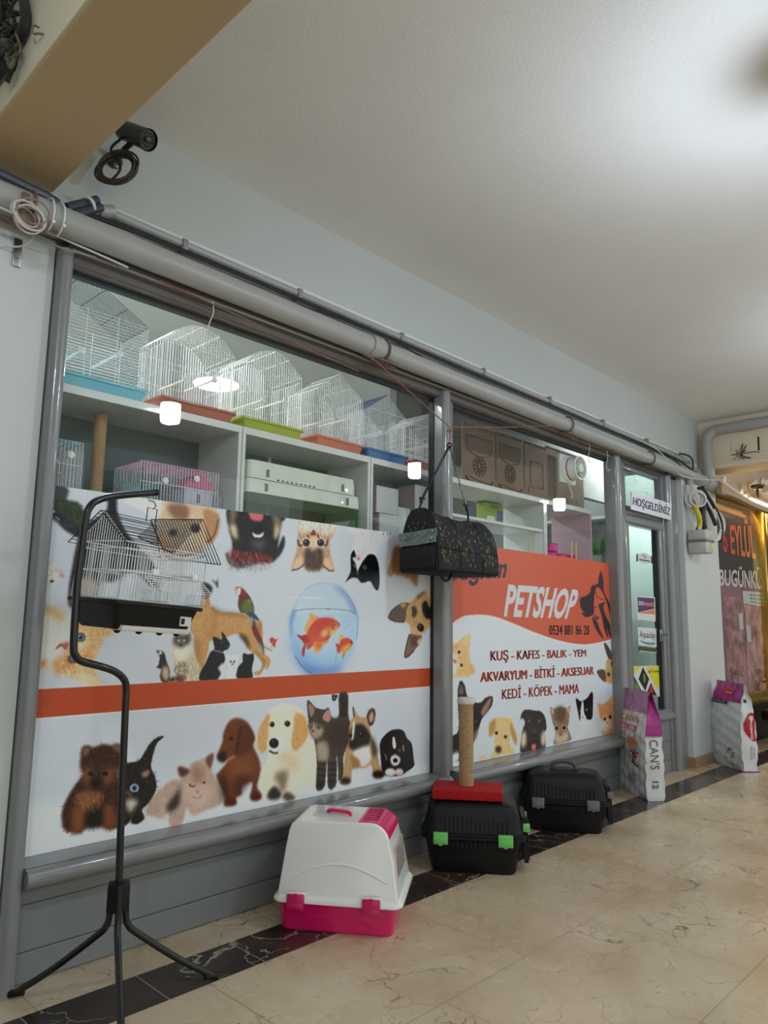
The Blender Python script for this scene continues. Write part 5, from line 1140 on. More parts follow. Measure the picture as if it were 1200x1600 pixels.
gy = nl(MB(), 'Sinema', (1180, 1056), (1196, 1060), (1196, 1040), (1178, 1038), .02); nl(gy, 'PETİT', (1180, 1078), (1197, 1080), (1196, 1058), (1179, 1058), .02)
gy.build('gold_lettering', mat('lettering_gold', (222, 176, 92), .4), nw, smooth=0)
for (a, b, c_, d_) in (((1156, 983), (1162, 983), (1160, 958), (1154, 958)), ((1168, 1002), (1174, 1003), (1172, 978), (1166, 976))):
    P = [at(*p, 'y', LY - .003) for p in (a, b, c_, d_)]
    MB().loft([[p + Vector((0, e_, 0)) for p in P] for e_ in (0, .002)]).build('price_slip', ST_W, nw, smooth=0)
# warm tube light and curved awning over it
tl = thing('tube_light', 'warm tube light glowing above the neighbour window', 'lamp', (8.5, 2.42, 2.45))
MB().tube([(7.26, 2.435, 2.437), (10.4, 2.435, 2.437)], .012, 10).build('tube', emit_mat('warm_tube_glow', (255, 206, 130), COVE_E), tl)
MB().box((7.25, 2.42, 2.455), (10.45, 2.50, 2.475), .004).build('tube_housing', WHITE, tl)
aw = thing('awning_valance', 'curved beige valance hanging over the neighbour window', 'awning', (8, 2.2, 2.5))
top = curve3([at(px, py, 'y', 2.34) for px, py in ((1128, 752), (1150, 768), (1175, 784), (1215, 800))], 6); lowc = curve3([at(px, py, 'y', 2.34) for px, py in ((1128, 770), (1150, 777), (1175, 790), (1215, 806))], 6)
MB().loft([[a_, b_, b_ + Vector((.02, .05, 0)), a_ + Vector((.02, .05, 0))] for a_, b_ in zip(top, lowc)]).build('valance_panel', mat('valance_beige', (176, 150, 118), .7), aw)
MB().tube(top, .014, 8).build('edge_tube', CABLE_WHITE, aw)
MB().tube([at(1131, 745, 'y', 2.36), at(1130, 772, 'y', 2.36)], .02, 8).build('bracket', WHITE, aw)
MB().box((7.26, 1.9, 2.52), (9.5, 2.05, 2.56), .01).build('tan_rail', BEAM_TAN, aw)
jk = thing('cable_junction', 'jumble of pale boards and a black fitting above the valance', 'cables', (8.4, 2.3, 2.6))
for i in range(9):
    o_ = at(rw.uniform(1150, 1200), rw.uniform(752, 778), 'y', 2.42)
    MB().box((-.05, -.012, -.03), (.05, .012, .03), .004, mtx=Matrix.Translation(o_) @ Matrix.Rotation(rw.uniform(-.8, .8), 4, 'Y') @ Matrix.Rotation(rw.uniform(-.6, .6), 4, 'Z')).build('board_scrap', mat('scrap_cream', (206, 198, 182), .6), jk)
o_ = at(1183, 760, 'y', 2.33)
MB().lathe([(.035, -.03), (.06, -.01), (.06, .01), (.03, .02)], 16, Matrix.Translation(o_)).tube([o_, o_ + Vector((0, 0, -.12))], .014, 8).build('black_fitting', CABLE_BLACK, jk)
# push cart wheel peeking in at the right edge
ct = thing('cart', 'black cart with a pale rimmed wheel at the right edge under the neighbour window', 'cart', (8.0, 2.2, 0))
wc0 = Vector((7.72, 2.13, .215))
MB().torus(wc0, .185, .03, (.45, -.89, 0), 36, 10).build('tyre', BLACK, ct)
MB().torus(wc0, .145, .012, (.45, -.89, 0), 36, 8).build('rim', WHITE, ct)
sp_ = MB(); qv = Vector((.45, -.89, 0)).to_track_quat('Z', 'Y')
for i in range(8): sp_.tube([wc0, wc0 + qv @ Vector((.14 * math.cos(i * PI / 4), .14 * math.sin(i * PI / 4), 0))], .005, 6)
sp_.build('spokes', STEEL, ct)
MB().tube([wc0, wc0 + Vector((.25, .10, .02))], .012, 8).box((7.8, 2.12, .26), (8.5, 2.42, .36), .02).tube([(7.9, 2.2, .3), (7.75, 2.3, .42)], .012, 8).build('chassis', BLACK, ct)

# ------------------------------------------------------------------ litter box
def local_frame(ox, oy, ang): return Matrix.Translation((ox, oy, 0)) @ Matrix.Rotation(math.radians(ang), 4, 'Z')


def rrect(x0, x1, y0, y1, r, z, n=5):
    out = []
    for cx, cy, a0 in ((x1 - r, y1 - r, 0), (x0 + r, y1 - r, 90), (x0 + r, y0 + r, 180), (x1 - r, y0 + r, 270)):
        for i in range(n + 1):
            a = math.radians(a0 + 90 * i / n); out.append((cx + r * math.cos(a), cy + r * math.sin(a), z))
    return out


PINK = mat('hot_pink_plastic', (226, 22, 106), .26, coat=.3); PINK2 = mat('pink_clip_plastic', (206, 24, 100), .3, coat=.3)
LWH = mat('litter_white_plastic', (242, 243, 240), .24, coat=.4)
lt = thing('litter_box', 'hooded cat litter box, white top on hot pink tray, standing below the window', 'litter box', mtx=local_frame(1.871, 2.321, -54.8))
MB().loft([rrect(.006, .423, .006, .335, .03, 0), rrect(0, .429, 0, .34, .035, .006), rrect(-.012, .441, -.01, .352, .04, .100), rrect(-.016, .445, -.014, .356, .04, .108)]).build('tray', PINK, lt, local=True)
arc = [Vector((.05 + .34 * t_, -.0035 - .004 * (1 - abs(2 * t_ - 1)), .012 + .052 * math.sin(PI * t_))) for t_ in np.linspace(0, 1, 22)]
MB().tube(arc, .003, 8).build('tray_rib', PINK, lt, local=True)
hood = MB()
hood.loft([rrect(-.030, .466, -.028, .372, .045, .106), rrect(-.031, .467, -.029, .373, .045, .114), rrect(-.026, .462, -.024, .368, .045, .122), rrect(-.014, .450, -.010, .356, .04, .130)])
# dome: front profile with a generous curve at the right end, tapering in depth as it rises
prof = [(-.012, .128), (-.004, .20), (.008, .30), (.016, .352), (.024, .370), (.038, .381), (.06, .385), (.30, .385)]
prof += [(.335 + .075 * math.sin(a), .310 + .075 * math.cos(a)) for a in np.radians([0, 15, 30, 45, 60, 75, 90])] + [(.428, .25), (.440, .18), (.449, .128)]
rings = []
for k_ in range(9):
    s_ = k_ / 8
    rings.append(s_)
def dome_pt(x, z, s):
    g = max(0, (z - .128) / .257); y0 = -.010 + .046 * g; y1 = .356 - .060 * g; return (x, y0 + (y1 - y0) * s, z)
cx_, cz_ = .22, .20
dr = []
for inset, s_ in ((.055, 0), (.028, .004), (.010, .018), (.0, .05), (.0, .5), (.0, .95), (.010, .982), (.028, .996), (.055, 1)):
    dr.append([dome_pt(cx_ + (x - cx_) * (1 - inset * .55), cz_ + (z - cz_) * (1 - inset * .6) if z > .14 else z, s_) for x, z in prof])
hood.loft(dr)
hood.build('hood', LWH, lt, local=True, smooth=50)
MB().tube([Vector((.03 + .38 * t_, dome_pt(0, .19 + .05 * math.sin(PI * t_), 0)[1] - .0005, .185 + .055 * math.sin(PI * t_))) for t_ in np.linspace(0, 1, 24)], .0035, 8).build('hood_rib', LWH, lt, local=True)
vp_ = [(.285, .3875), (.335, .3875)] + [(.335 + .0785 * math.sin(a), .310 + .0785 * math.cos(a)) for a in np.radians([15, 30, 45, 60, 72])]
vent = MB(); vent.loft([[dome_pt(x, z, s_) for x, z in vp_] + [dome_pt(x - .002, z - .006, s_) for x, z in vp_[::-1]] for s_ in (.06, .93)])
vent.build('roof_vent', PINK, lt, local=True)
vs_ = MB()
for i in range(6):
    s_ = .20 + i * .12
    p_ = dome_pt(.295, .389, s_); vs_.box((p_[0], p_[1] - .005, .3868), (p_[0] + .062, p_[1] + .005, .3892), .001)
vs_.build('vent_slot', mat('pink_slot_shade', (168, 14, 76), .4), lt, local=True)
MB().loft([rrect(.085, .215, .10, .20, .03, .3852), rrect(.088, .212, .103, .197, .03, .3866)]).build('handle_recess', mat('white_recess', (206, 208, 206), .35), lt, local=True)
MB().tube(curve3([(.14, .165, .386), (.142, .163, .395), (.16, .155, .399), (.20, .145, .399), (.232, .135, .397), (.238, .133, .386)], 5), .0075, 8).build('carry_handle', PINK, lt, local=True)
for x in (.067, .353):
    k_ = MB(); k_.box((x - .034, -.040, .082), (x + .034, -.018, .140), .005).box((x - .030, -.043, .088), (x + .030, -.036, .108), .003).box((x - .006, -.0415, .134), (x + .006, -.03, .142), .001)
    k_.build('clip', PINK2, lt, local=True)
    MB().box((x - .040, -.033, .108), (x + .040, -.026, .146), .003).build('clip_housing', LWH, lt, local=True)
fl_ = MB(); fl_.loft([[(.4305 + .004 * d_, .06, .15), (.4305 + .004 * d_, .29, .15), (.417 + .004 * d_, .28, .29), (.417 + .004 * d_, .07, .29)] for d_ in (0, 3)])
fl_.build('door_flap', mat('smoky_flap', (196, 180, 176), .2, coat=.4), lt, local=True)

# ------------------------------------------------------------------ pet carriers
CARR = mat('carrier_black', (14, 15, 16), .5, spec=.32, bump=(220, .05)); CSLOT = mat('carrier_slot', (8, 8, 9), .8); CRIB = mat('carrier_rib', (20, 21, 22), .5)


def carrier(mtx, label, clip_m, handle_m, slab_on_top):
    t = thing('pet_carrier', label, 'pet carrier', mtx=mtx, group='black pet carriers on the floor')
    MB().loft([rrect(.004, .386, .004, .262, .04, 0), rrect(0, .392, 0, .268, .045, .006), rrect(-.014, .404, -.008, .276, .05, .06), rrect(-.030, .420, -.018, .286, .055, .140),
               rrect(-.036, .426, -.022, .290, .055, .150), rrect(-.050, .440, -.030, .298, .055, .154), rrect(-.050, .440, -.030, .298, .055, .166)]).build('lower_shell', CARR, t, local=True)
    up = MB().loft([rrect(-.050, .440, -.030, .298, .055, .168), rrect(-.050, .440, -.030, .298, .055, .178), rrect(-.040, .430, -.024, .292, .055, .182), rrect(-.030, .420, -.012, .280, .055, .235),
                    rrect(-.026, .416, -.010, .277, .05, .240), rrect(-.018, .405, .004, .264, .05, .285), rrect(-.004, .392, .020, .248, .05, .303), rrect(.022, .366, .046, .222, .05, .313), rrect(.06, .33, .08, .19, .04, .316)])
    up.build('upper_shell', CARR, t, local=True)
    sl = MB(); sl2 = MB(); rb = MB(); n = 17
    for i in range(n):
        x = .022 + i * .0205; zt = .262 - .030 * (i / n) ** .7; yb = lambda z: -.024 + .012 * (z - .182) / .053 if z < .235 else -.012 + (z - .235) * .30
        sl.loft([[(x - .0065, yb(.188) - .002, .188), (x + .0065, yb(.188) - .002, .188), (x + .0065, yb(zt) - .002, zt), (x - .0065, yb(zt) - .002, zt)], [(x - .0065, yb(.188) + .01, .188), (x + .0065, yb(.188) + .01, .188), (x + .0065, yb(zt) + .01, zt), (x - .0065, yb(zt) + .01, zt)]])
        if 0 < i < n - 1:
            zb = .140 - .004 - .022 * math.sin(PI * i / n); sl2.box((x - .0065, -.0235, zb), (x + .0065, -.010, .144), 0)
        x2 = x + .0102; rb.loft([[(x2 - .0028, yb(.186) - .004, .186), (x2 + .0028, yb(.186) - .004, .186), (x2 + .0028, yb(zt) - .004, zt), (x2 - .0028, yb(zt) - .004, zt)], [(x2 - .0028, yb(.186) + .004, .186), (x2 + .0028, yb(.186) + .004, .186), (x2 + .0028, yb(zt) + .004, zt), (x2 - .0028, yb(zt) + .004, zt)]])
    sl.build('upper_vent_slots', CSLOT, t, local=True, smooth=0); sl2.build('lower_vent_slots', CSLOT, t, local=True, smooth=0); rb.build('vent_ribs', CRIB, t, local=True, smooth=0)
    for x in (.045, .344):
        k_ = MB(); k_.box((x - .034, -.045, .132), (x + .034, -.028, .186), .004).box((x - .030, -.048, .138), (x + .030, -.042, .165), .002).box((x - .008, -.0465, .128), (x + .008, -.034, .136), .001)
        k_.build('clip', clip_m, t, local=True)
    # wire door in the short end away from the camera
    dm = MB(); dm.loft([[(.432, .03, .05), (.432, .25, .05), (.420, .24, .25), (.420, .04, .25)], [(.452, .03, .05), (.452, .25, .05), (.440, .24, .25), (.440, .04, .25)]])
    dm.build('door_frame', CARR, t, local=True, smooth=0)
    dw = MB()
    for i in range(8): dw.tube([(.456, .05 + i * .026, .06), (.444, .05 + i * .026, .24)], .003, 6)
    dw.build('door_bars', CRIB, t, local=True)
    for y in (.025, .255):
        MB().box((.425, y - .012, .19), (.458, y + .012, .225), .004).build('door_catch', clip_m, t, local=True)
    MB().box((-.056, .20, .15), (-.044, .25, .185), .003).build('rear_catch', clip_m, t, local=True)
    if not slab_on_top:
        h_ = MB(); h_.tube(curve3([(.13, .135, .312), (.132, .135, .335), (.150, .135, .352), (.197, .135, .360), (.244, .135, .352), (.262, .135, .335), (.264, .135, .312)], 5), .011, 10)
        h_.build('carry_handle', handle_m, t, local=True)
        MB().box((.115, .105, .3125), (.28, .165, .3185), .003).build('handle_base', CARR, t, local=True)
    else:
        add_text(MB(), 'kedi', lambda u, v: (.18 + .06 * u, .0005 + .003 * v, .270 + .010 * v), .0).build('small_lettering', LWHITE, t, local=True, smooth=0)
    return t


M1 = local_frame(2.782, 2.345, -53.2)
GREEN = mat('lime_clip_plastic', (112, 206, 104), .35, coat=.2)
carrier(M1, 'black pet carrier with lime green clips, under the red scratching post', GREEN, CARR, True)
M2 = local_frame(3.717, 2.405, -57.0)
carrier(M2, 'black pet carrier with grey clips and a grey handle, beside the green-clipped one', mat('grey_clip_plastic', (112, 114, 118), .4), mat('grey_handle_plastic', (70, 74, 78), .4), False)

# ------------------------------------------------------------------ scratching post standing on the first carrier
SZ = .317
RED = mat('red_carpet', (172, 12, 22), .95, vary=(90, .25), bump=(300, .5))
sp0 = thing('scratching_post', 'rope wrapped scratching post on a red carpet base, set on the green-clipped carrier', 'scratching post', mtx=M1 @ Matrix.Translation((.168, .135, SZ)))
MB().box((-.168, -.115, 0), (.168, .115, .045), .008, seg=3).build('base', RED, sp0, local=True)
SIS = mat('sisal_rope', (176, 146, 106), .9, vary=(140, .25), bump=(260, .5))
pr = [(.0, .044)]; nturn = 62
for i in range(nturn * 2 + 1):
    z = .045 + .400 * i / (nturn * 2); pr.append((.0365 if i % 2 else .0345, z))
MB().lathe(pr + [(0, .445)], 28, Matrix.Translation((-.006, .01, 0))).build('post', SIS, sp0, local=True, smooth=60)
MB().lathe([(.0, .434), (.040, .434), (.0445, .442), (.0445, .456), (.040, .464), (.0, .466)], 28, Matrix.Translation((-.006, .01, 0))).build('plush_cap', mat('white_plush', (218, 216, 208), .95, bump=(250, .8)), sp0, local=True)

# ------------------------------------------------------------------ cage stand and the cage hanging from it
STB = mat('stand_black_steel', (10, 10, 12), .35, coat=.2)
AZ = math.radians(15); HUB = Vector((1.15, 2.2, 0)); ux = Vector((math.cos(AZ), math.sin(AZ), 0))
st = thing('cage_stand', 'black steel tripod stand with a cranked rod, holding the white bird cage', 'stand', tuple(HUB))
S_ = lambda s, z, y=0: HUB + ux * s + Vector((-ux.y, ux.x, 0)) * y + Vector((0, 0, z))
rod = [S_(0, .33), S_(-.012, .62), S_(-.02, .88), S_(-.021, .925), S_(-.03, .958), S_(-.065, .985), S_(-.12, 1.004), S_(-.19, 1.022), S_(-.216, 1.038), S_(-.227, 1.075), S_(-.230, 1.26), S_(-.224, 1.35), S_(-.218, 1.44), S_(-.207, 1.478), S_(-.18, 1.503), S_(-.115, 1.527), S_(.052, 1.565)]
MB().tube(curve3(rod, 6), .0112, 14).build('rod', STB, st)
MB().tube([S_(.035, 1.561), S_(.055, 1.566)], .0115, 14).build('end_cap', BLACK, st)
MB().tube([S_(-.229, 1.248), S_(-.2295, 1.264)], .0105, 14).build('orange_tape', mat('orange_tape', (238, 140, 44), .5), st)
MB().lathe([(.012, .365), (.034, .36), (.036, .35), (.036, .285), (.030, .28), (.0, .28)], 6, Matrix.Translation(HUB)).build('tripod_hub', BLACK, st, smooth=30)
for (ex_, ey_) in ((.968, 2.492), (1.486, 2.152), (1.03, 1.885)):
    d_ = Vector((ex_, ey_, 0)) - HUB; dl = d_.length; dn = d_.normalized()
    p_ = [HUB + dn * .024 + Vector((0, 0, .345)), HUB + dn * .026 + Vector((0, 0, .26)), HUB + dn * .036 + Vector((0, 0, .232)), HUB + dn * .062 + Vector((0, 0, .205)), HUB + dn * (dl * .6) + Vector((0, 0, .094)), HUB + dn * (dl - .02) + Vector((0, 0, .018))]
    lg = MB().tube(curve3(p_, 5), .0102, 12).build('leg', STB, st)
    MB().tube([HUB + dn * (dl - .045) + Vector((0, 0, .022)), HUB + dn * dl + Vector((0, 0, .0115))], .011, 12).build('rubber_foot', BLACK, lg)

WIRE = mat('cage_white_wire', (228, 230, 230), .4); WIREK = mat('cage_black_wire', (26, 26, 28), .4)
Lc, Wc = .325, .225
cm = Matrix.Translation(S_(.002, 1.20)) @ Matrix.Rotation(math.radians(11), 4, 'Z') @ Matrix.Rotation(math.radians(3.0), 4, 'Y') @ Matrix.Rotation(math.radians(3.0), 4, 'X')
bc = thing('bird_cage', 'white wire bird cage with black roof and black tray hanging from the stand', 'bird cage', mtx=cm)
h2 = Wc / 2; l2 = Lc / 2; HE = .175; HA = .262
tr = MB().loft([rrect(-l2 + .028, l2 - .028, -h2 + .02, h2 - .02, .02, -.085), rrect(-l2 + .022, l2 - .022, -h2 + .016, h2 - .016, .02, -.078), rrect(-l2, l2, -h2, h2, .02, -.012), rrect(-l2 - .012, l2 + .012, -h2 - .012, h2 + .012, .02, -.010), rrect(-l2 - .012, l2 + .012, -h2 - .012, h2 + .012, .02, 0), rrect(-l2, l2, -h2, h2, .02, .002)])
for x_ in (-.11, -.03, .05, .12): tr.sphere((x_, -h2 + .05, -.086), .012, n=8)
tr.build('tray', BLACK, bc, local=True)
MB().box((-l2 + .035, -h2 + .004, -.088), (l2 - .03, -h2 + .06, -.072), .002).build('slide_out_floor', mat('floor_tray_cream', (206, 202, 190), .5), bc, local=True)
MB().box((l2 - .075, -h2 + .002, -.062), (l2 - .03, -h2 + .006, -.032), .0).build('bar_code_label', mat('label_white', (214, 214, 212), .5), bc, local=True)
MB().box((l2 - .072, -h2 + .0005, -.056), (l2 - .058, -h2 + .003, -.038), .0).build('label_mark', BLACK, bc, local=True)
wb_ = MB(); WR = .0013
nx, ny = 30, 19
for i in range(nx + 1):
    x = -l2 + Lc * i / nx
    for y in (-h2, h2): wb_.tube([(x, y, 0), (x, y, HE)], WR, 4, caps=False)
for i in range(ny + 1):
    y = -h2 + Wc * i / ny; zt = HE + (HA - HE) * (1 - abs(y) / h2)
    for x in (-l2, l2): wb_.tube([(x, y, 0), (x, y, zt)], WR, 4, caps=False)
for z in (.005, .088, HE - .02, HE):
    wb_.tube([(-l2, -h2, z), (l2, -h2, z), (l2, h2, z), (-l2, h2, z)], .0017, 5, True)
for x in (-l2, l2): wb_.tube([(x, -h2, HE), (x, 0, HA), (x, h2, HE)], .0015, 5)
# curled heart ornaments in the front wires
for x in (-.03, .03):
    for z in (.12, .055): wb_.torus((x, -h2 - .001, z), .018, .0012, (0, 1, 0), 20, 4)
wb_.build('wire_body', WIRE, bc, local=True, smooth=0)
rf = MB(); ov = .02
def roof_plane(P0, P1, P2, P3, n, m_=0):
    """wires from edge P0-P1 to edge P3-P2, plus the border"""
    P0, P1, P2, P3 = [Vector(p) for p in (P0, P1, P2, P3)]
    for i in range(n + 1):
        t_ = i / n; rf.tube([P0.lerp(P1, t_), P3.lerp(P2, t_)], .0015, 4, caps=False)
    for a_, b_ in ((P0, P1), (P3, P2)): rf.tube([a_, b_], .0017, 5)
ye = h2 + .03; ze = HE - .008
xs, xe = -l2 - ov, l2 + ov; gx0, gx1, gxm = -.025, l2 + .01, .055
roof_plane((xs, ye, ze), (xs, 0, HA + .004), (gx0 + .05, 0, HA + .004), (xe, ye, ze), 10)
roof_plane((xs, -ye, ze), (xs, 0, HA + .004), (gx0 + .03, 0, HA + .004), (gx0 - .02, -ye, ze), 10)
# front gable over the right half, its ridge running front to back
gz = HA + .018
roof_plane((gxm, .02, gz), (gxm + .015, -ye - .03, gz), (gx0, -ye - .02, ze - .01), (gx0 - .01, .0, ze + .04), 18)
roof_plane((gxm, .06, gz), (gxm + .015, -ye - .03, gz), (gx1, -ye - .03, ze - .02), (gx1, .09, ze - .005), 18)
rf.build('wire_roof', WIREK, bc, local=True, smooth=0)
hg = MB().tube([(-.012, 0, HA), (-.012, 0, HA + .045), (.026, 0, HA + .045), (.026, 0, HA)], .0018, 6).build('hanging_loop', WIREK, bc, local=True)
MB().tube(curve3([cm @ Vector((.007, 0, HA + .043)), cm @ Vector((.018, 0, HA + .055)), cm @ Vector((.008, 0, HA + .068)), S_(.022, 1.535), S_(.024, 1.556)], 5), .0022, 6).build('hook', mat('brass_hook', (196, 170, 96), .3, .8), bc)
for x in (-.045, .125):
    fd = MB(); w2 = .034
    for i in range(6):
        t_ = i / 5; fd.tube([(x - w2, -h2 - .002 - .05 * t_, .08 - .035 * t_), (x + w2, -h2 - .002 - .05 * t_, .08 - .035 * t_)], .0013, 5)
    for xx in (x - w2, x, x + w2): fd.tube([(xx, -h2 - .002, .08), (xx, -h2 - .052, .045), (xx, -h2 - .052, .008), (xx, -h2, .008)], .0014, 5)
    fo = fd.build('feeder_hatch', WIRE, bc, local=True, smooth=0)
    MB().box((x - w2 + .004, -h2 - .047, .006), (x + w2 - .004, -h2 + .006, .040), .003).build('clear_cup', glass_mat('clear_cup', (.9, .93, .94), 1.5), fo, local=True)
for x in (-.04, .12):
    MB().box((x - .012, -h2 - .008, .085), (x + .012, -h2 + .004, .105), .002).build('perch_end', WHITE, bc, local=True)
    MB().tube([(x, -h2, .095), (x, h2, .095)], .006, 8).build('perch', WHITE, bc, local=True)

# ------------------------------------------------------------------ hanging pet carrier bag
BAGM = mat('bag_black_fabric', (13, 13, 15), .75, bump=(180, .25)); GOLDP = mat('bag_print_gold', (128, 120, 64), .7); GREYP = mat('bag_print_grey', (100, 100, 95), .7)
bx0, bx1, by0, by1, bz0 = 2.70, 3.205, 2.235, 2.50, 1.393
bg = thing('carrier_bag', 'black soft pet carrier bag with small gold motifs hanging on a strap before the windows', 'bag', ((bx0 + bx1) / 2, (by0 + by1) / 2, bz0))
yc = (by0 + by1) / 2


def bag_pt(u, w):
    """u 0..1 along the bag, w 0..1 round the profile from front bottom over the top to the back bottom"""
    x = bx0 + (bx1 - bx0) * u
    e = 1 - .10 * max(0, (abs(u - .5) - .42) / .08) ** 2
    top = .318 - .028 * math.sin(PI * u) - .012 * u - (.05 * max(0, (u - .86) / .14) ** 2)
    ang = PI * w; hw = (by1 - by0) / 2 * e
    # superellipse dome with near-vertical lower sides
    c, s = math.cos(ang), math.sin(ang)
    y = yc - hw * math.copysign(abs(c) ** .74, c)
    z = bz0 + .012 + (top - .012) * abs(s) ** .88 * (1 if True else 0)
    bul = .008 * math.sin(PI * min(1, max(0, u)))
    return Vector((x, y - math.copysign(bul, c) * .5, z))


nu, nw_ = 26, 30
body = MB(); G = [[bag_pt(i / nu, j / nw_) for j in range(nw_ + 1)] for i in range(nu + 1)]
body.loft([[p for p in r] for r in G])
body.box((bx0 + .004, by0 + .006, bz0), (bx1 - .004, by1 - .006, bz0 + .022), .010)
bo = body.build('bag_body', BAGM, bg, smooth=60)
# seams
sm_ = MB()
for u in (.02, .33, .70, .97):
    sm_.tube([bag_pt(u, j / 30) + Vector((0, 0, .0)) for j in range(31)], .0045, 6)
sm_.tube([bag_pt(i / 20, .10) + Vector((0, -.002, 0)) for i in range(21)], .003, 6)
sm_.build('seam_piping', BLACK, bg)
rb_ = random.Random(5); mo = MB()


def motif(fn, cx, cy, s, kind, rot):
    c, n = math.cos(rot), math.sin(rot)
    def T(x, y): return fn(cx + (x * c - y * n) * s, cy + (x * n + y * c) * s)
    mi = 0 if rb_.random() < .55 else 1
    if kind == 0: Q = [[(-1, -1), (1, -1), (1, -.7), (-1, -.7)], [(-1, .7), (1, .7), (1, 1), (-1, 1)], [(-1, -.7), (-.7, -.7), (-.7, .7), (-1, .7)], [(.7, -.7), (1, -.7), (1, .7), (.7, .7)]]
    elif kind == 1: Q = [[(0, -1.1), (.8, 0), (0, 1.1), (-.8, 0)]]
    elif kind == 2: Q = [[(-1, -.18), (1, -.18), (1, .18), (-1, .18)]]
    elif kind == 3: Q = [[(-.9, -.2), (.9, -.2), (.9, .2), (-.9, .2)], [(-.9, -.7), (-.5, -.7), (-.5, .7), (-.9, .7)], [(.5, -.7), (.9, -.7), (.9, .7), (.5, .7)]]
    else: Q = [[(-.5, -.9), (.0, -.9), (-.1, .2), (-.6, .2)], [(.1, -.2), (.6, -.2), (.5, .9), (0, .9)]]
    for q_ in Q: mo.add([T(*p) for p in q_], [tuple(range(len(q_)))], mi)


def on_side(u, w): return bag_pt(min(max(u, 0.01), .99), min(max(w, .008), .6)) + Vector((0, -.0022, .0012))
def on_end(a, b): return Vector((bx0 - .006, by0 + .02 + (by1 - by0 - .04) * a, bz0 + .02 + .27 * b))
for i in range(135):
    motif(lambda u, v: on_side(u, v), rb_.uniform(.04, .96), math.asin(rb_.uniform(.10, .99) ** 1.25) / PI, rb_.uniform(.010, .016), rb_.choice((0, 1, 2, 3, 4, 2)), rb_.choice((0, .7, 1.57)))
for i in range(34):
    a_, b2_ = rb_.uniform(.1, .9), rb_.uniform(.05, .85)
    if .40 < b2_ < .66 or abs(a_ - .5) > .5 - .5 * b2_ ** 3: continue
    motif(on_end, a_, b2_, rb_.uniform(.018, .03), rb_.choice((1, 2, 4)), rb_.uniform(0, 1.5))
mo.build('printed_motifs', [GOLDP, GREYP], bg, smooth=0)
ep = MB(); pl = [(by0 + .012, bz0 + .01)] + [(bag_pt(0, j / 24).y * .94 + yc * .06, bz0 + (bag_pt(0, j / 24).z - bz0) * .96) for j in range(1, 24)] + [(by1 - .012, bz0 + .01)]
ep.prism(pl, bx0 - .004, bx0 + .01, 'x'); ep.box((bx0 - .016, by0 + .02, bz0 + .02), (bx0, by1 - .02, bz0 + .12), .006)
ep.build('end_panel', BAGM, bg)
wp = MB()
ny_, nz_ = 14, 6
for d_ in (0,):
    wp.loft([[(bx0 - .012 - .004 * math.sin(9 * i / ny_ + j), by0 + .005 + (by1 - by0 - .02) * i / ny_, bz0 + .128 + .068 * j / nz_ + .012 * (1 - i / ny_)) for j in range(nz_ + 1)] for i in range(ny_ + 1)], caps=(False, False), closed=False)
wp.build('clear_window', mat('pvc_film', (104, 122, 122), .10, coat=.8), bg)
for (a_, b2_) in ((.14, .75), (.5, .72), (.84, .55), (.16, .2), (.52, .22), (.86, .1)):
    gr = MB().torus((bx0 - .017, by0 + .005 + (by1 - by0 - .02) * a_, bz0 + .138 + .06 * b2_ + .012 * (1 - a_)), .0085, .0024, (1, 0, 0), 16, 6); gr.build('eyelet', STEEL, bg)
# strap
pk = at(702, 697, 'y', 2.37); sa = Vector((bx0 + .02, yc + .02, bz0 + .315)); sb = Vector((3.075, 2.345, bz0 + .30))
def ribbon(name, a, b, w, wd):
    d_ = (b - a).normalized(); sd = d_.cross(Vector((0.5, -1, 0))).normalized() if wd is None else wd
    nn = d_.cross(sd).normalized() * .0015
    return MB().loft([[a + sd * w - nn, a - sd * w - nn, a - sd * w + nn, a + sd * w + nn], [b + sd * w - nn, b - sd * w - nn, b - sd * w + nn, b + sd * w + nn]]).build(name, BLACK, bg, smooth=0)
ribbon('strap', sb + Vector((-.02, 0, .075)), pk, .013, None); ribbon('strap', sa + Vector((.03, 0, .06)), pk, .012, Vector((0.25, .97, 0)))
MB().torus(pk + Vector((0, 0, .004)), .012, .004, (1, .4, 0), 16, 6).build('strap_fold', BLACK, bg)
for p_, q_ in ((sb, sb + Vector((-.02, 0, .075))), (sa, sa + Vector((.03, 0, .06)))):
    MB().tube(curve3([p_ + Vector((0, 0, -.012)), p_.lerp(q_, .5) + Vector((.004, 0, 0)), q_], 4), .006, 8).torus(p_.lerp(q_, .75), .013, .004, (.3, -1, 0), 16, 6).box(q_ + Vector((-.018, -.006, -.006)), q_ + Vector((.018, .006, .006)), .002).build('snap_hook', BLACK, bg)
MB().tube(curve3([(bx0 + .06, by0 + .05, bz0 + .005), (bx0 + .09, by0 + .05, bz0 - .03), (bx0 + .13, by0 + .05, bz0 - .035), (bx0 + .17, by0 + .05, bz0 + .005)], 5), .008, 8).build('bottom_loop', BLACK, bg)

# ------------------------------------------------------------------ pet food bags
BAGW = mat('food_bag_foil', (218, 221, 222), .28, coat=.4, bump=(9, .45)); MAG = mat('bag_magenta', (164, 24, 128), .35, coat=.3); LIL = mat('bag_lilac', (172, 118, 162), .35, coat=.3); DK = mat('bag_ink', (40, 38, 40), .45)


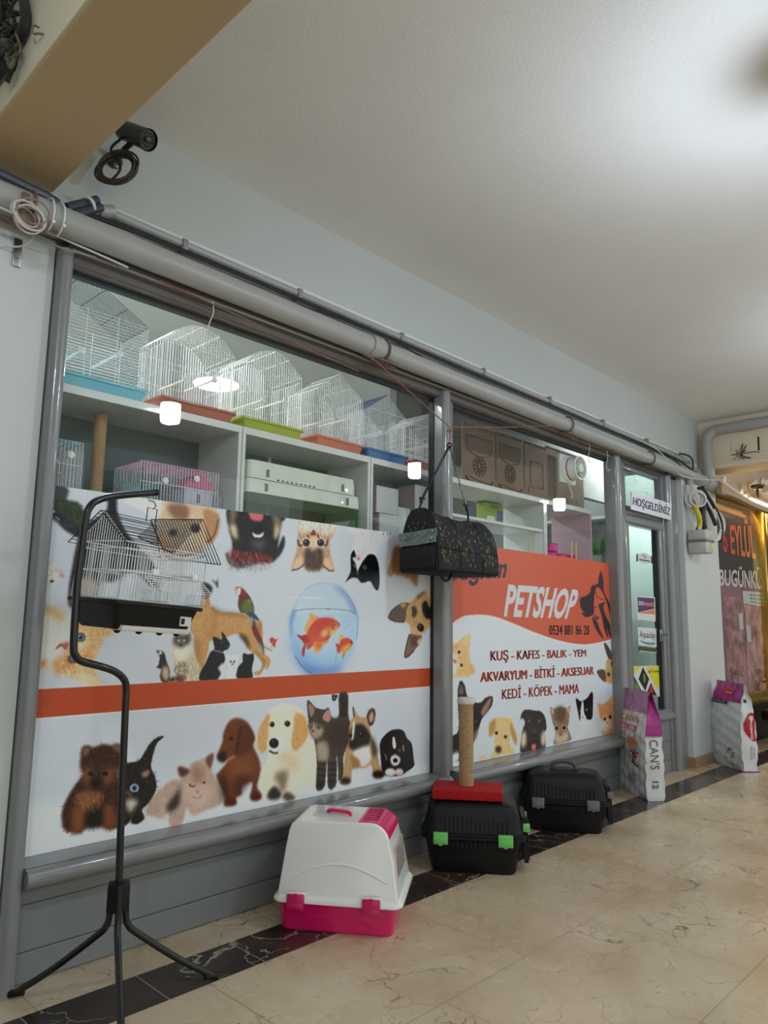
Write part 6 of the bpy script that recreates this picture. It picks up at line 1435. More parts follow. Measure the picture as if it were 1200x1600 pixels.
class Sack:
    """a filled sack: local x along the wide face (front corner at 0), local y across the gusset; front face y=0"""
    def __init__(s, L, D, H, lean, seed):
        s.L, s.D, s.H, s.lean = L, D, H, lean; s.r = random.Random(seed); s.ph = [s.r.uniform(0, 6) for _ in range(8)]

    def half(s, v):
        prof = [(0, .88), (.06, .98), (.3, 1.04), (.6, .98), (.8, .70), (.93, .24), (1, .05)]
        return s.D / 2 * np.interp(v, [p[0] for p in prof], [p[1] for p in prof])

    def wrinkle(s, u, v):
        return .0045 * math.sin(23 * v + 5 * u + s.ph[0]) * (.4 + .6 * math.sin(3 * u + s.ph[1]) ** 2) + .003 * math.sin(47 * v - 9 * u + s.ph[2]) + .003 * math.sin(31 * u + 8 * v + s.ph[3])

    def wide(s, u, v, side=-1):
        """side -1: the face at the front of the gusset, +1: the back face; u 0..1 along L"""
        bul = 1 + .16 * math.sin(PI * u) * math.sin(PI * min(v * 1.05, 1)); pin = 1 - .06 * max(0, v - .75) / .25
        x = s.L / 2 + (u - .5) * s.L * pin; h = s.half(v) * bul
        return Vector((x, s.D / 2 + side * (h + s.wrinkle(u, v)) + s.lean * v, s.H * v + .002))

    def gusset(s, t, v):
        """front narrow side; t 0..1 across the gusset, pleated inwards as it closes"""
        pin = 1 - .06 * max(0, v - .75) / .25; x = s.L / 2 - .5 * s.L * pin; h = s.half(v)
        y = s.D / 2 + (2 * t - 1) * h + s.lean * v
        inn = .05 * max(0, v - .62) / .38 * math.sin(PI * t) - .008 * math.sin(PI * t) * math.sin(PI * v) + .004 * math.sin(17 * v + s.ph[4])
        return Vector((x + inn, y, s.H * v + .002))

    def ring(s, v, n=24, k=8):
        r = [s.wide(i / n, v, -1) for i in range(n + 1)]
        bk = [s.wide(1 - i / n, v, 1) for i in range(n + 1)]
        g = [s.gusset(1 - i / k, v) for i in range(1, k)]
        return r + bk + g

    def build(s, t, m):
        return MB().loft([s.ring(v) for v in np.linspace(0, 1, 80)]).build('bag_body', m, t, local=True, smooth=70)


def patch(sk, fn, u0, u1, v0, v1, n=24, m=24, off=(0, 0, 0)):
    o = Vector(off)
    return MB().loft([[fn(u0 + (u1 - u0) * i / n, v0 + (v1 - v0) * j / m) + o for j in range(m + 1)] for i in range(n + 1)], caps=(False, False), closed=False)


# first bag, beside the door: wide face towards the camera's left, gusset to the right
def bag_frame(front, back): a = math.atan2(back[1] - front[1], back[0] - front[0]); return Matrix.Translation((front[0], front[1], 0)) @ Matrix.Rotation(a, 4, 'Z')
# local x runs from the front corner back along the wide face; local y points to its left, so the visible wide face is y = D
S1 = Sack(.37, .125, .70, .0, 2)
F1 = bag_frame((4.965, 2.165), (5.185, 2.44))
pb = thing('pet_food_bag', 'white pet food bag with a faded lilac top, leaning by the shop door', 'food bag', mtx=F1, group='pet food bags on the floor')
S1.build(pb, BAGW)
face = lambda u, v: S1.wide(u, v, 1) + Vector((0, .0045, 0)); gus = lambda t_, v: S1.gusset(t_, v) + Vector((-.0025, 0, 0))
patch(S1, face, .0, 1, .80, 1.0).build('lilac_top', LIL, pb, local=True)
patch(S1, gus, 0, 1, .60, 1.0).build('magenta_gusset', MAG, pb, local=True)
zz = MB()
for i in range(9): t0 = i / 9; zz.add([gus(t0, .605), gus(t0 + 1 / 18, .575), gus(t0 + 1 / 9, .605)], [(0, 1, 2)])
zz.build('zigzag_edge', MAG, pb, local=True)
patch(S1, face, .28, 1.0, .615, .665, 24, 8, (0, .002, 0)).build('pink_ribbon', mat('ribbon_pink', (196, 84, 160), .4), pb, local=True)
add_text(MB(), 'CHICKEN', lambda u, v: face(.94 - .62 * u, .622 + .036 * v) + Vector((0, .005, 0)), .03).build('ribbon_lettering', LWHITE, pb, local=True, smooth=0)
add_text(MB(), "CAN'S", lambda u, v: face(.95 - .72 * u, .70 + .06 * v) + Vector((0, .003, 0)), .0).build('brand_lettering', mat('bag_tan_ink', (176, 128, 84), .4), pb, local=True, smooth=0)
add_text(MB(), "CAN'S", lambda u, v: gus(.78 - .50 * v, .56 - .27 * u) + Vector((-.003, 0, 0)), .0).build('side_lettering', mat('bag_brown_ink', (108, 82, 58), .4), pb, local=True, smooth=0)
kf = MB()
def blob(mb, fn, cu, cv, ru, rv, off, n=14): mb.add([fn(cu + ru * math.cos(2 * PI * i / n), cv + rv * math.sin(2 * PI * i / n)) + Vector(off) for i in range(n)], [tuple(range(n))]); return mb
blob(kf, face, .42, .50, .20, .058, (0, .006, 0)); kf.add([face(.30, .53) + Vector((0, .006, 0)), face(.34, .585) + Vector((0, .006, 0)), face(.40, .54) + Vector((0, .006, 0))], [(0, 1, 2)]).add([face(.48, .54) + Vector((0, .006, 0)), face(.56, .585) + Vector((0, .006, 0)), face(.58, .53) + Vector((0, .006, 0))], [(0, 1, 2)])
kf.build('kitten_picture', mat('kitten_orange', (206, 146, 96), .5, vary=(60, .2)), pb, local=True, smooth=0)
ke = MB(); blob(ke, face, .37, .515, .018, .010, (0, .0085, 0)); blob(ke, face, .50, .515, .018, .010, (0, .0085, 0))
for i in range(14): blob(ke, face, S1.r.uniform(.18, .58), S1.r.uniform(.29, .42), .032, .011, (0, .006, 0), 8)
for i in range(5): patch(S1, face, .2 + .01 * i, .6, .20 - .018 * i, .206 - .018 * i, 4, 1, (0, .004, 0)); 
ke.build('dark_print', mat('bag_dark_print', (84, 44, 40), .5), pb, local=True, smooth=0)
kr = MB()
for i in range(7): blob(kr, face, S1.r.uniform(.16, .42), S1.r.uniform(.33, .42), .035, .014, (0, .0075, 0), 10)
kr.build('red_print', mat('bag_red_print', (158, 36, 44), .5), pb, local=True, smooth=0)
kl = MB(); add_text(kl, '12', lambda u, v: gus(.68 - .34 * v, .18 - .07 * u) + Vector((-.003, 0, 0)), .03)
for i in range(6):
    v_ = .20 - .016 * i; kl.add([face(a_, b2_) + Vector((0, .005, 0)) for a_, b2_ in ((.62, v_), (.34 + .03 * (i % 3), v_), (.34 + .03 * (i % 3), v_ + .006), (.62, v_ + .006))], [(0, 1, 2, 3)])
for i in range(7):
    v_ = .58 - .02 * i; kl.add([face(a_, b2_) + Vector((0, .005, 0)) for a_, b2_ in ((.9, v_), (.66, v_), (.66, v_ + .004), (.9, v_ + .004))], [(0, 1, 2, 3)])
kl.build('fine_print', mat('bag_grey_ink', (96, 100, 106), .5), pb, local=True, smooth=0)
patch(S1, lambda u, v: S1.wide(u, v, 1), 0, 1, .985, 1.0, 8, 2, (0, .002, .002)).build('top_seam', LIL, pb, local=True)

S2 = Sack(.45, .125, .69, .0, 9)
F2 = bag_frame((6.485, 2.055), (6.76, 2.375))
pc = thing('pet_food_bag', 'white pet food bag with magenta label and red oval logo, before the white pilaster', 'food bag', mtx=F2, group='pet food bags on the floor')
S2.build(pc, BAGW)
face2 = lambda u, v: S2.wide(u, v, 1) + Vector((0, .0045, 0)); gus2 = lambda t_, v: S2.gusset(t_, v) + Vector((-.003, 0, 0))
patch(S2, face2, .0, .96, .775, 1.0).build('magenta_label', MAG, pc, local=True)
patch(S2, face2, .42, .98, .735, .775, 24, 8, (0, .002, 0)).build('black_band', DK, pc, local=True)
hh = MB(); hp = []
for i in range(24):
    a_ = 2 * PI * i / 24; hp.append((16 * math.sin(a_) ** 3, 13 * math.cos(a_) - 5 * math.cos(2 * a_) - 2 * math.cos(3 * a_) - math.cos(4 * a_)))
hh.add([face2(.45 - x * .0135, .875 + y * .0045) + Vector((0, .003, 0)) for x, y in hp], [tuple(range(24))]); hh.build('red_heart', mat('heart_red', (200, 24, 60), .4), pc, local=True, smooth=0)
add_text(MB(), 'Pino', lambda u, v: face2(.60 - .30 * u, .865 + .03 * v) + Vector((0, .006, 0)), .02).build('heart_lettering', LWHITE, pc, local=True, smooth=0)
add_text(MB(), 'KITTEN FOOD', lambda u, v: face2(.93 - .46 * u, .750 + .013 * v) + Vector((0, .005, 0)), .01).build('band_lettering', LWHITE, pc, local=True, smooth=0)
ro = MB(); ro.add([gus2(t_, v_) + Vector((-.002, 0, 0)) for t_, v_ in [(.10, .66), (.22, .675), (.5, .66), (.72, .60), (.86, .54), (.82, .47), (.62, .41), (.36, .36), (.14, .34), (.06, .36), (.10, .45), (.06, .55)]], [tuple(range(12))])
ro.build('red_logo', mat('logo_red', (190, 18, 34), .35), pc, local=True, smooth=0)
add_text(MB(), 'peteko', lambda u, v: gus2(.22 + .28 * v, .635 - .265 * u) + Vector((-.004, 0, 0)), .025).build('logo_lettering', LWHITE, pc, local=True, smooth=0)
fp = MB(); add_text(fp, 'KITTEN', lambda u, v: gus2(.18 + .10 * v, .275 - .11 * u) + Vector((-.002, 0, 0)), .0); add_text(fp, 'CAT FOOD', lambda u, v: gus2(.38 + .10 * v, .295 - .15 * u) + Vector((-.002, 0, 0)), .0)
blob(fp, gus2, .55, .80, .16, .022, (-.002, 0, 0)); fp.build('side_lettering', DK, pc, local=True, smooth=0)
fq = MB()
for i in range(8): blob(fq, face2, S2.r.uniform(.2, .5), S2.r.uniform(.17, .24), .018, .007, (0, .004, 0), 8)
fq.build('dark_print', DK, pc, local=True, smooth=0)
blob(MB(), face2, .30, .14, .05, .014, (0, .005, 0)).build('red_mark', mat('mark_red', (190, 60, 70), .4), pc, local=True, smooth=0)
MB().box((-.012, -.012, 0.0005), (.02, S2.D + .012, .010), .003).build('pink_hem', MAG, pc, local=True)

# ------------------------------------------------------------------ inside the shop: lamps and added fill panels
SHOP_M = emit_mat('shop_lamp_glow', (240, 248, 250), SHOP_E)
t = thing('ceiling_panel', 'round glowing ceiling panel inside the shop, behind the terracotta cage', 'lamp', (2.88, 4.52, 2.88), group='lamps on the shop ceiling')
MB().lathe([(.17, -.012), (.18, -.006), (.18, 0)], 32).build('panel_rim', WHITE, t, local=True)
MB().lathe([(0, -.014), (.165, -.014), (.165, -.011)], 32).build('panel_diffuser', SHOP_M, t, local=True)
SHOP_DIM = emit_mat('shop_fill_dim_glow', (240, 248, 250), SHOP_E * .4)
for (x, y, lb, dm_) in ((1.5, 3.3, 'above the blue cage', 0), (3.6, 3.35, 'above the carved boards', 1), (6.3, 3.0, 'behind the door', 0)):  # fill panels added out of view to brighten the shop interior
    t = thing('ceiling_panel', 'added round fill light on the shop ceiling, unseen, ' + lb, 'lamp', (x, y, 2.88), group='lamps on the shop ceiling')
    MB().lathe([(.17, -.012), (.18, -.006), (.18, 0)], 32).build('panel_rim', WHITE, t, local=True)
    MB().lathe([(0, -.014), (.165, -.014), (.165, -.011)], 32).build('panel_diffuser', SHOP_DIM if dm_ else SHOP_M, t, local=True)
q = at(880, 705, 'y', 3.75)
ceiling_lamp(q.x, q.y, 'glowing white drum lamp inside the shop below the exhaust fan', 2.88, SHOP_M, .09, 2.88 - q.z)

# ------------------------------------------------------------------ shelving along the windows
SHELF = mat('shelf_white_laminate', (222, 226, 222), .35, coat=.2); SBACK = mat('shelf_grey_back', (92, 106, 104), .5, vary=(2, .12)); SPINK = mat('shelf_pinkish_side', (206, 176, 190), .4)  # last one: pinkish colour for the right side panel of one unit


def shelf_unit(label, x0, x1, back, boards, left=True, pink=False, back_z=(0, 2.0)):
    m_ = SPINK if pink else SHELF
    t = thing('shelf_unit', label, 'shelf unit', (x0, 2.88, 0), group='white shelf units behind the windows')
    MB().box((x0, 2.70, 1.985), (x1, 3.04, 2.018), .002).build('top_board', SHELF, t, smooth=0)
    MB().box((x0, 2.70, 0), (x0 + .018, 3.04, 1.985), .002).build('side_panel', SHELF, t, smooth=0)
    MB().box((x1 - .018, 2.70, 0), (x1, 3.04, 1.985), .002).build('side_panel', m_, t, smooth=0)
    for z in boards: MB().box((x0 + .018, 2.71, z - .018), (x1 - .018, 3.03, z), .001).build('shelf_board', SHELF, t, smooth=0)
    if back is not None: MB().box((x0 + .018, 3.028, back_z[0]), (x1 - .018, 3.036, back_z[1])).build('back_panel', back, t, smooth=0)
    return t


shelf_unit('white shelf unit behind the window, below the light blue and terracotta trays', .99, 1.868, SBACK, (.6, 1.1, 1.60), back_z=(0, 1.985))
u2 = shelf_unit('white shelf unit holding the aquarium hoods, below the green and orange trays', 1.872, 2.690, SBACK, (.6, 1.1, 1.56), back_z=(0, 1.985))
MB().box((2.26, 3.02, 1.56), (2.275, 3.03, 1.985)).build('back_batten', SHELF, u2, smooth=0)
shelf_unit('white shelf unit with stacked cartons, behind the hanging bag', 2.694, 3.32, mat('shelf_pale_back', (168, 180, 174), .5, vary=(3, .15)), (.6, 1.1, 1.60), back_z=(0, 1.985))
shelf_unit('white shelf unit below the carved board panels, with a green box', 3.324, 4.42, None, (.6, 1.1, 1.56, 1.80))
shelf_unit('white shelf unit with pinkish right side, holding the magenta bowls', 4.424, 5.08, None, (.6, 1.1, 1.60), pink=True)

# ------------------------------------------------------------------ wire cages on top of the shelves
BARW = .0014


def cage(name, label, x0, x1, y0, depth, zt, tray_m, roof, horizontal=False, tray_h=.06, roof_m=None, grp='bird cages on top of the shelves', hgt=.30):
    t = thing(name, label, 'bird cage', ((x0 + x1) / 2, y0 + depth / 2, zt), group=grp)
    a, b, c, d = x0, x1, y0, y0 + depth
    MB().loft([rrect(a + .03, b - .03, c + .02, d - .02, .012, zt + .001, 3), rrect(a + .012, b - .012, c + .008, d - .008, .015, zt + tray_h - .012, 3), rrect(a, b, c, d, .015, zt + tray_h - .010, 3), rrect(a, b, c, d, .015, zt + tray_h, 3), rrect(a + .01, b - .01, c + .01, d - .01, .015, zt + tray_h + .002, 3)]).build('tray', tray_m, t)
    zb = zt + tray_h; ze = zb + hgt * .68; za = zb + hgt
    a, b, c, d = a + .02, b - .02, c + .015, d - .015; m = MB(); xm, ym = (a + b) / 2, (c + d) / 2
    def top(x):       # roof height over x
        u = (x - a) / (b - a)
        if roof == 'dome': return ze + (za - ze) * math.sin(PI * min(max(u, .02), .98)) ** .6
        if roof == 'gable': return ze + (za - ze) * (1 - abs(2 * u - 1))
        return ze + (za - ze) * min(1, 1.6 * (1 - u)) if roof == 'slope' else ze
    nx_ = int((b - a) / .0135); ny2 = int((d - c) / .0150)
    if horizontal:
        nz_ = int((ze - zb) / .0135)
        for i in range(nz_ + 1):
            z = zb + (ze - zb) * i / nz_; m.tube([(a, c, z), (b, c, z), (b, d, z), (a, d, z)], BARW, 4, True)
        for x in (a, a + (b - a) / 3, a + 2 * (b - a) / 3, b):
            for y in (c, d): m.tube([(x, y, zb), (x, y, ze)], .0016, 4)
    else:
        for i in range(nx_ + 1):
            x = a + (b - a) * i / nx_
            for y in (c, d): m.tube([(x, y, zb), (x, y, top(x) if roof in ('dome', 'gable') else ze)], BARW, 4, caps=False)
        for i in range(ny2 + 1):
            y = c + (d - c) * i / ny2
            for x in (a, b): m.tube([(x, y, zb), (x, y, ze)], BARW, 4, caps=False)
        for z in (zb + (ze - zb) * .5, ze): m.tube([(a, c, z), (b, c, z), (b, d, z), (a, d, z)], .0016, 4, True)
    for x in (a, b):
        for y in (c, d): m.tube([(x, y, zb), (x, y, ze)], .0018, 4)
    m.build('wire_body', WIRE, t, smooth=0)
    r = MB(); xs_ = [a + (b - a) * i / 16 for i in range(17)]
    for y in np.linspace(c, d, ny2 + 1): r.tube([(x, y, top(x)) for x in xs_], BARW, 4, caps=False)
    for x in (xs_[::4]): r.tube([(x, c, top(x)), (x, d, top(x))], .0017, 4)
    r.build('wire_roof', roof_m or WIRE, t, smooth=0)
    for i, u in enumerate((.3, .7)):
        xx = a + (b - a) * u; zz_ = zb + .10 + .03 * i
        MB().tube([(xx, c - .004, zz_), (xx, d + .002, zz_)], .005, 6).lathe([(.014, 0), (.014, .006), (.006, .008)], 12, Matrix.Translation((xx, c, zz_)) @ Matrix.Rotation(PI / 2, 4, 'X')).build('perch', WHITE, t)
    return t


TB = mat('tray_light_blue', (120, 196, 214), .3, coat=.3); TT = mat('tray_terracotta', (176, 100, 76), .3, coat=.3); TG = mat('tray_lime', (166, 180, 40), .3, coat=.3); TO = mat('tray_orange', (206, 118, 82), .3, coat=.3); TN = mat('tray_blue', (66, 120, 176), .3, coat=.3)
BLUEW = mat('wire_navy', (48, 66, 86), .4)
ZT = 2.018; CY = 2.725; DP = .27
cage('bird_cage', 'tall wire cage with level bars and a light blue tray, leftmost on the shelf', 1.0, 1.425, CY, DP, ZT, TB, 'slope', True, roof_m=BLUEW, hgt=.40)
cage('bird_cage', 'domed wire cage with a terracotta tray, second from the left on the shelf', 1.475, 1.855, CY, DP, ZT, TT, 'dome', hgt=.36)
cage('bird_cage', 'domed wire cage with a lime green tray on the shelf', 1.885, 2.255, CY, DP, ZT, TG, 'dome', hgt=.36)
cage('bird_cage', 'gabled wire cage with an orange tray, between the lime and blue trays', 2.325, 2.68, CY, DP, ZT, TO, 'gable', hgt=.36)
cage('bird_cage', 'gabled wire cage with a blue tray and blue roof on the shelf', 2.685, 3.03, CY, DP, ZT, TN, 'gable', roof_m=mat('wire_blue', (70, 110, 150), .4), hgt=.33)
cage('bird_cage', 'wire cage with an orange-red tray half hidden by the middle post', 3.075, 3.42, CY, DP, ZT, TT, 'gable', hgt=.31)

# --- in the first unit
cage('small_cage', 'small light blue wire cage standing on the shelf at the far left', 1.012, 1.205, 2.76, .22, 1.602, mat('tray_royal_blue', (50, 90, 160), .35), 'flat', tray_h=.035, roof_m=mat('wire_pale_blue', (150, 200, 214), .4), grp='small cages in the first shelf unit', hgt=.27)
tag(MB().lathe([(.0, 0)] + [(.026 if i % 2 else .0245, .37 * i / 60) for i in range(61)] + [(0, .37)], 18, Matrix.Translation((1.285, 2.86, 1.602))).build('rope_post', SIS), 'beige rope wrapped post standing in the leftmost shelf', 'post')
pc_ = cage('hamster_cage', 'low pink and teal wire cage with a pink roofed toy house', 1.40, 1.81, 2.74, .26, 1.602, mat('tray_pink_blue', (96, 130, 190), .35), 'flat', tray_h=.02, roof_m=mat('wire_pink', (214, 130, 180), .4), grp='small cages in the first shelf unit', hgt=.25)
MB().box((1.43, 2.93, 1.625), (1.60, 2.97, 1.73), .004).box((1.43, 2.80, 1.624), (1.53, 2.95, 1.66), .004).build('teal_insert', mat('teal_plastic', (60, 130, 140), .4), pc_)
ho = thing('toy_house', 'white toy house with a hot pink roof inside the low pink cage', 'toy house', (1.705, 2.82, 1.623))
MB().box((1.635, 2.775, 1.624), (1.775, 2.875, 1.715), .003).build('house_walls', mat('house_lavender', (206, 204, 222), .4), ho)
MB().prism([(1.622, 1.715), (1.788, 1.715), (1.72, 1.775), (1.69, 1.775)], 2.765, 2.885, 'y').build('house_roof', mat('roof_pink', (214, 20, 120), .35), ho, smooth=0)
MB().box((1.70, 2.773, 1.65), (1.712, 2.776, 1.69)).build('house_slot', BLACK, ho)
tag(MB().loft([rrect(1.822, 1.845, 2.80, 2.95, .008, 1.603), rrect(1.818, 1.848, 2.79, 2.96, .008, 1.70)]).build('grey_tub', mat('tub_grey', (176, 178, 176), .5)), 'small pale tub right of the pink cage', 'tub')

# --- aquarium hoods in the second unit
HOOD = mat('hood_cream', (226, 232, 218), .35, coat=.2)
for (z, x0_, x1_, lb) in ((1.800, 1.935, 2.625, 'upper white aquarium hood with two notches, resting on the lower hood'), (1.732, 1.93, 2.66, 'lower white aquarium hood covering the small glass tank')):
    h_ = thing('aquarium_hood', lb, 'aquarium hood', ((x0_ + x1_) / 2, 2.86, z), group='white aquarium hoods')
    hh_ = .085 if z > 1.75 else .066
    MB().loft([rrect(x0_, x1_, 2.735, 2.99, .03, z, 5), rrect(x0_, x1_, 2.735, 2.99, .03, z + hh_ * .6, 5), rrect(x0_ + .004, x1_ - .004, 2.74, 2.985, .03, z + hh_, 5)]).build('hood_shell', HOOD, h_)
    n_ = MB()
    for x in (x0_ + .11, x1_ - .10): n_.box((x - .010, 2.733, z + .012), (x + .010, 2.738, z + .050), .003)
    n_.build('notch', mat('notch_shade', (120, 130, 116), .6), h_)
    if z > 1.75:
        v_ = MB()
        for i in range(9): v_.box((2.10 + i * .028, 2.7335, z + .004), (2.113 + i * .028, 2.737, z + .010))
        v_.build('air_slots', DARK_SEAL, h_, smooth=0)
tk = thing('glass_tank', 'small empty glass tank under the lower aquarium hood', 'aquarium', (2.29, 2.86, 1.565))
gt = MB()
for lo, hi in (((1.94, 2.745, 1.562), (2.65, 2.749, 1.730)), ((1.94, 2.98, 1.562), (2.65, 2.984, 1.730)), ((1.94, 2.749, 1.562), (1.944, 2.98, 1.730)), ((2.646, 2.749, 1.562), (2.65, 2.98, 1.730))): gt.box(lo, hi)
gt.build('tank_glass', glass_mat('green_tank_glass', (.78, .90, .80), 1.0), tk, smooth=0)
MB().box((1.944, 2.749, 1.562), (2.646, 2.98, 1.566)).build('tank_floor', HOOD, tk, smooth=0)

# --- cartons in the third unit
CART = mat('carton_white', (220, 226, 222), .5); CARS = mat('carton_pinkish', (196, 176, 176), .5)
for i, (x0_, x1_, y0_, z0_, z1_, lb) in enumerate(((2.825, 2.985, 2.76, 1.602, 1.738, 'lower white carton with a pinkish side, behind the window film edge'), (2.80, 2.975, 2.76, 1.74, 1.888, 'upper white carton stacked on the lower one left of the bag'), (3.02, 3.12, 2.80, 1.602, 1.80, 'white carton half hidden behind the hanging bag'), (3.16, 3.30, 2.80, 1.602, 1.95, 'tall white carton beside the middle window post'))):
    c_ = thing('carton', lb, 'box', ((x0_ + x1_) / 2, 2.86, z0_), group='white cartons in the third shelf unit')
    MB().box((x0_, y0_, z0_), (x1_, y0_ + .17, z1_), .002).build('carton_body', CART, c_, smooth=0)
    MB().box((x0_ - .0008, y0_ + .002, z0_ + .002), (x0_ + .001, y0_ + .168, z1_ - .002)).build('carton_side', CARS, c_, smooth=0)

# ------------------------------------------------------------------ carved board panels on top of the right shelves
MDF = mat('board_brown', (138, 110, 88), .6, vary=(6, .08)); BURN = mat('board_cut_dark', (64, 50, 42), .7); CUTG = mat('board_cut_grey', (120, 122, 120), .6)


def carved(label, x0, x1, y, z0, z1, kind):
    t = thing('carved_panel', label, 'panel', ((x0 + x1) / 2, y, z0), group='carved boards on the right shelves')
    b_ = MB().box((x0, y, z0), (x1, y + .012, z1)); n = int((x1 - x0) / .022)
    for i in range(n): xx = x0 + (i + .2) * (x1 - x0) / n; b_.box((xx, y, z1), (xx + .011, y + .012, z1 + .022))
    b_.build('board', MDF, t, smooth=0)
    w_, h_ = x1 - x0, z1 - z0; m = MB(); g = MB(); yy = y - .001
    if kind == 'window':
        zz0 = z0 + h_ * .64; out = [(x0 + .04, z1 - .06), (x0 + .04, zz0 + .05), (x0 + .07, zz0), (x0 + w_ * .5, zz0 - .03), (x1 - .07, zz0), (x1 - .04, zz0 + .05), (x1 - .04, z1 - .06)]
        m.tube([(p[0], yy, p[1]) for p in out], .0035, 4, True)
        for i in range(11): xx = x0 + .055 + (w_ - .11) * i / 10; g.tube([(xx, yy, zz0 + .01), (xx, yy, z1 - .065)], .0035, 4)
        g.tube([(x0 + .045, yy, z0 + h_ * .82), (x1 - .045, yy, z0 + h_ * .82)], .003, 4)
        cx, cz, R_ = (x0 + x1) / 2, z0 + h_ * .45, min(w_, h_) * .19
        m.torus((cx, yy, cz), R_, .003, (0, 1, 0), 28, 4).torus((cx, yy, cz), R_ * .3, .003, (0, 1, 0), 16, 4)
        for i in range(12):
            a_ = 2 * PI * i / 12; m.tube([(cx + R_ * .4 * math.cos(a_), yy, cz + R_ * .4 * math.sin(a_)), (cx + R_ * .9 * math.cos(a_), yy, cz + R_ * .9 * math.sin(a_))], .0055, 4)
        for sgn in (-1, 1):
            m.tube(curve3([(cx + sgn * w_ * .42, yy, z0 + .125), (cx + sgn * w_ * .3, yy, z0 + .09), (cx + sgn * w_ * .15, yy, z0 + .085), (cx, yy, z0 + .07)], 4), .009, 4)
        m.tube(curve3([(cx - w_ * .3, yy, z0 + .13), (cx - .02, yy, z0 + .115), (cx + w_ * .3, yy, z0 + .105)], 4), .004, 4)
    elif kind == 'plain':
        m.tube([(x0 + w_ * .25, yy, z0 + h_ * .35), (x1 - w_ * .2, yy, z0 + h_ * .35), (x1 - w_ * .2, yy, z1 - .12), (x0 + w_ * .25, yy, z1 - .12)], .003, 4, True)
        m.box((x0 + .04, yy, z0 + .12), (x0 + .052, y, z0 + .16)).box((x0 + .10, yy, z0 + .03), (x1 - .08, y, z0 + .06))
    else:
        for i in range(7): xx = x0 + .03 + .02 * i; g.tube([(xx, yy, z0 + h_ * .25), (xx, yy, z1 - .05)], .003, 4)
        m.torus((x0 + .09, yy, z0 + .06), .035, .004, (0, 1, 0), 20, 4)
        for i in range(4): m.box((x0 + .25 + i * .07, yy, z0 + .12), (x0 + .258 + i * .07, y, z0 + .15))
    m.build('burnt_cut', BURN, t, smooth=0)
    if g.v: g.build('cut_bars', CUTG, t, smooth=0)
    return t


carved('brown carved board with barred window and rosette, nearest the middle post', 3.885, 4.265, 3.01, 2.02, 2.50, 'window')
carved('brown carved board with barred window and rosette, second from the middle post', 4.28, 4.63, 3.01, 2.02, 2.51, 'window')
carved('plain brown board with a cut rectangle, left of the exhaust fan', 4.65, 4.97, 3.01, 2.02, 2.51, 'plain')
carved('brown board with short bars, behind the exhaust fan', 4.99, 5.58, 3.03, 2.02, 2.54, 'bars')

# ------------------------------------------------------------------ exhaust fan in the second pane
fn_ = thing('exhaust_fan', 'white round exhaust fan on a square plate set through the window glass', 'fan', (4.55, 2.57, 2.235))
fc = at(886, 734, 'y', 2.575); FWH = mat('fan_white', (206, 218, 208), .4)
MB().box((fc.x - .105, 2.566, fc.z - .10), (fc.x + .105, 2.582, fc.z + .10), .005).build('plate', FWH, fn_)
rx = Matrix.Translation((fc.x, 2.566, fc.z)) @ Matrix.Rotation(PI / 2, 4, 'X')
MB().lathe([(.098, 0), (.096, .015), (.090, .022), (.082, .026), (.080, .085), (.084, .090), (.084, .098), (.076, .098), (.072, .085), (.070, .02), (.0, .02)], 36, rx).build('duct', WHITE, fn_)
MB().lathe([(.0835, .028), (.0835, .034), (.081, .036)], 36, rx).build('red_seal', mat('seal_red', (170, 70, 56), .5), fn_)
bl = MB().lathe([(.0, .102), (.030, .102), (.034, .095), (.034, .03), (0, .03)], 24, rx)
for i in range(5):
    a_ = 2 * PI * i / 5; bl.box((.030, -.004, .05), (.069, .004, .08), .001, mtx=rx @ Matrix.Rotation(a_, 4, 'Z') @ Matrix.Rotation(.5, 4, 'X'))
bl.build('hub_and_blades', FWH, fn_)
MB().tube(curve3([(fc.x + .0, 2.562, fc.z - .10), (fc.x + .005, 2.556, fc.z - .14), (fc.x + .035, 2.56, fc.z - .17), (fc.x + .05, 2.57, fc.z - .20)], 5), .004, 6).build('power_lead', CABLE_WHITE, fn_)

# ------------------------------------------------------------------ things on and behind the right shelves
gb = thing('green_box', 'green printed box on the shelf right of the hanging bag', 'box', (4.2, 2.96, 1.8))
gx0_, gx1_ = at(757, 800, 'y', 2.95).x, at(785, 800, 'y', 2.95).x
MB().box((gx0_, 2.95, 1.802), (gx1_, 3.02, 1.975), .002).build('box_body', mat('box_green', (150, 176, 84), .4, vary=(8, .1)), gb, smooth=0)
add_text(MB(), 'ABST', lambda u, v: (gx0_ + (gx1_ - gx0_) * (.28 + .5 * u), 2.949, 1.945 + .018 * v), .01).build('box_lettering', ST_K, gb, smooth=0)
MB().box((gx0_ + (gx1_ - gx0_) * .68, 2.9485, 1.82), (gx1_ - .004, 2.9495, 1.93)).build('box_picture', mat('box_violet', (110, 96, 150), .4, vary=(20, .3)), gb, smooth=0)
MB().box((gx0_ + .03, 2.9485, 1.84), (gx0_ + .12, 2.9495, 1.885)).build('box_picture', ST_W, gb, smooth=0)
MAGB = mat('bowl_magenta', (226, 24, 150), .3, coat=.4)
